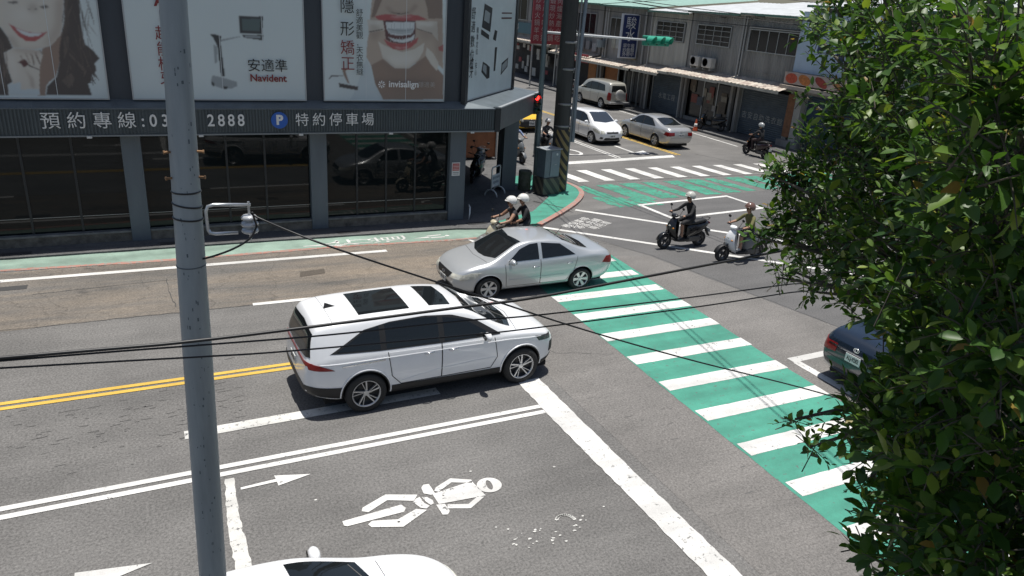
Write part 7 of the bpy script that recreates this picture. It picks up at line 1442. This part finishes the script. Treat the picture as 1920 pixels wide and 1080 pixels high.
ge = nt.nodes.new('ShaderNodeNewGeometry'); rp = nt.nodes.new('ShaderNodeValToRGB'); oi = nt.nodes.new('ShaderNodeObjectInfo'); ad_ = nt.nodes.new('ShaderNodeMath'); ad_.operation = 'ADD'; nt.links.new(ge.outputs['Random Per Island'], ad_.inputs[0]); nt.links.new(oi.outputs['Random'], ad_.inputs[1]); fr_ = nt.nodes.new('ShaderNodeMath'); fr_.operation = 'FRACT'; nt.links.new(ad_.outputs[0], fr_.inputs[0]); nt.links.new(fr_.outputs[0], rp.inputs[0]); el = rp.color_ramp.elements
el[0].position = 0.0; el[0].color = (.028, .072, .014, 1); el[1].position = 1.0; el[1].color = (.26, .16, .05, 1); q_ = el.new(.55); q_.color = (.056, .128, .022, 1); q_ = el.new(.985); q_.color = (.23, .30, .055, 1); q_ = el.new(.99); q_.color = (.30, .20, .05, 1); q_ = el.new(.85); q_.color = (.115, .200, .034, 1)
nt.links.new(rp.outputs[0], bs.inputs['Base Color']); bs.inputs['Roughness'].default_value = .45; bs.inputs['Specular IOR Level'].default_value = .45
tr = nt.nodes.new('ShaderNodeBsdfTranslucent'); hs = nt.nodes.new('ShaderNodeMixRGB'); hs.blend_type = 'MULTIPLY'; hs.inputs[0].default_value = 1; hs.inputs[2].default_value = (1.3, 1.35, .5, 1); nt.links.new(rp.outputs[0], hs.inputs[1]); nt.links.new(hs.outputs[0], tr.inputs[0])
mx = nt.nodes.new('ShaderNodeMixShader'); mx.inputs[0].default_value = .36; nt.links.new(bs.outputs[0], mx.inputs[1]); nt.links.new(tr.outputs[0], mx.inputs[2]); nt.links.new(mx.outputs[0], outn.inputs[0]); M_leaf = m
# one leaf: folded blade with drawn-out tip (x along the midrib)
LV = np.array([(0, 0, 0), (.30, .20, .045), (.30, -.20, .045), (.62, .23, .05), (.62, -.23, .05), (.86, .11, .0), (.86, -.11, .0), (1.0, 0, -.05), (.30, 0, 0), (.62, 0, -.005), (.86, 0, -.03)])
LF = [(0, 8, 1), (0, 2, 8), (8, 9, 3, 1), (2, 4, 9, 8), (9, 10, 5, 3), (4, 6, 10, 9), (10, 7, 5), (6, 7, 10)]
leaves = []; twigs = MB(); camp = np.array((0, 0, 6.61)); centre = np.array((3.4, 1.7, 5.9))
for (x_, y_, z_, r_) in CLUMPS:
    c_ = np.array((x_, y_, z_)); ns = int(24+560*r_*r_) if r_ > .14 else int(1+55*r_)
    for _ in range(ns):
        v = rng.normal(0, 1, 3); v /= np.linalg.norm(v); rr_ = r_*rng.uniform(.25, 1.0)**.6; p = c_+v*rr_*np.array((1, 1, .85))
        d = v*.8+np.array((0, 0, .45))+rng.normal(0, .35, 3)+(c_-centre)*.15; d /= np.linalg.norm(d); ln = rng.uniform(.09, .19); nl = rng.randint(6, 11); big = rng.choice([.6, .85, 1.0, 1.25])
        b0 = p-d*ln*.5; tip = p+d*ln*.5-np.array((0, 0, .01)); twigs.tube([tuple(b0-d*.05), tuple(p), tuple(tip)], [.0032, .0024, .0012], 3, cap=False)
        s1 = np.cross(d, rng.normal(0, 1, 3)); s1 /= np.linalg.norm(s1); s2 = np.cross(d, s1)
        for k in range(nl):
            t = (k+.3)/nl; a = k*2.4+rng.uniform(-.4, .4); q = b0+(tip-b0)*t; out = s1*cos(a)+s2*sin(a); ld = out*.85+d*(.35+.7*t)+np.array((0, 0, -.08)); ld /= np.linalg.norm(ld)
            up_ = np.array((0, 0, 1.0))+rng.normal(0, .35, 3); yv = np.cross(up_, ld); yv /= np.linalg.norm(yv)+1e-9; zv = np.cross(ld, yv)
            sc_ = rng.uniform(.040, .080)*(1-.15*t)*big
            leaves.append((np.linalg.norm(q-camp), q+ld*.008, ld*sc_, yv*sc_*rng.uniform(.85, 1.15), zv*sc_))
cull = []
for L_ in leaves:
    if L_[0] > 1.25: cull.append(L_)
leaves = sorted(cull, key=lambda l: l[0])
_Fv = np.array(_F); _Rv = np.array(_r2); _Uv = np.array(_u2)
def in_view(q):
    v = q-camp; zf = v @ _Fv
    return zf > .1 and abs(v @ _Rv)/zf < .69 and abs(v @ _Uv)/zf < .39
near = [i for i, l in enumerate(leaves) if in_view(l[1])][:300]; nearset = set(near)
protos = [MB().add([tuple(p) for p in LV*np.array((1, 1+.1*k, 1+.6*k))], LF).mesh('leaf', M_leaf, True) for k in range(3)]
for n_, i in enumerate(near):
    l = leaves[i]; X_, Y_, Z_ = l[2], l[3], l[4]; M_ = Matrix(((X_[0], Y_[0], Z_[0], l[1][0]), (X_[1], Y_[1], Z_[1], l[1][1]), (X_[2], Y_[2], Z_[2], l[1][2]), (0, 0, 0, 1)))
    wp(from_mesh('leaf', protos[n_ % 3], None, M_), tree)
rest = [l for i, l in enumerate(leaves) if i not in nearset]; Q = np.array([l[1] for l in rest]); Xs = np.array([l[2] for l in rest]); Ys = np.array([l[3] for l in rest]); Zs = np.array([l[4] for l in rest])
V = (Q[:, None, :]+LV[None, :, 0:1]*Xs[:, None, :]+LV[None, :, 1:2]*Ys[:, None, :]+LV[None, :, 2:3]*Zs[:, None, :]).reshape(-1, 3)
F_ = []
for i in range(len(rest)):
    o_ = i*11; F_.extend(tuple(o_+k for k in f_) for f_ in LF)
me = bpy.data.meshes.new('foliage'); me.from_pydata(V.tolist(), [], F_); me.materials.append(M_leaf); me.polygons.foreach_set('use_smooth', [True]*len(F_)); me.update()
tag(wp(from_mesh('foliage', me), tree), kind='stuff'); tag(wp(twigs.build('twigs', M_bark), tree), kind='stuff')
bpy.data.scenes.remove(TMP)
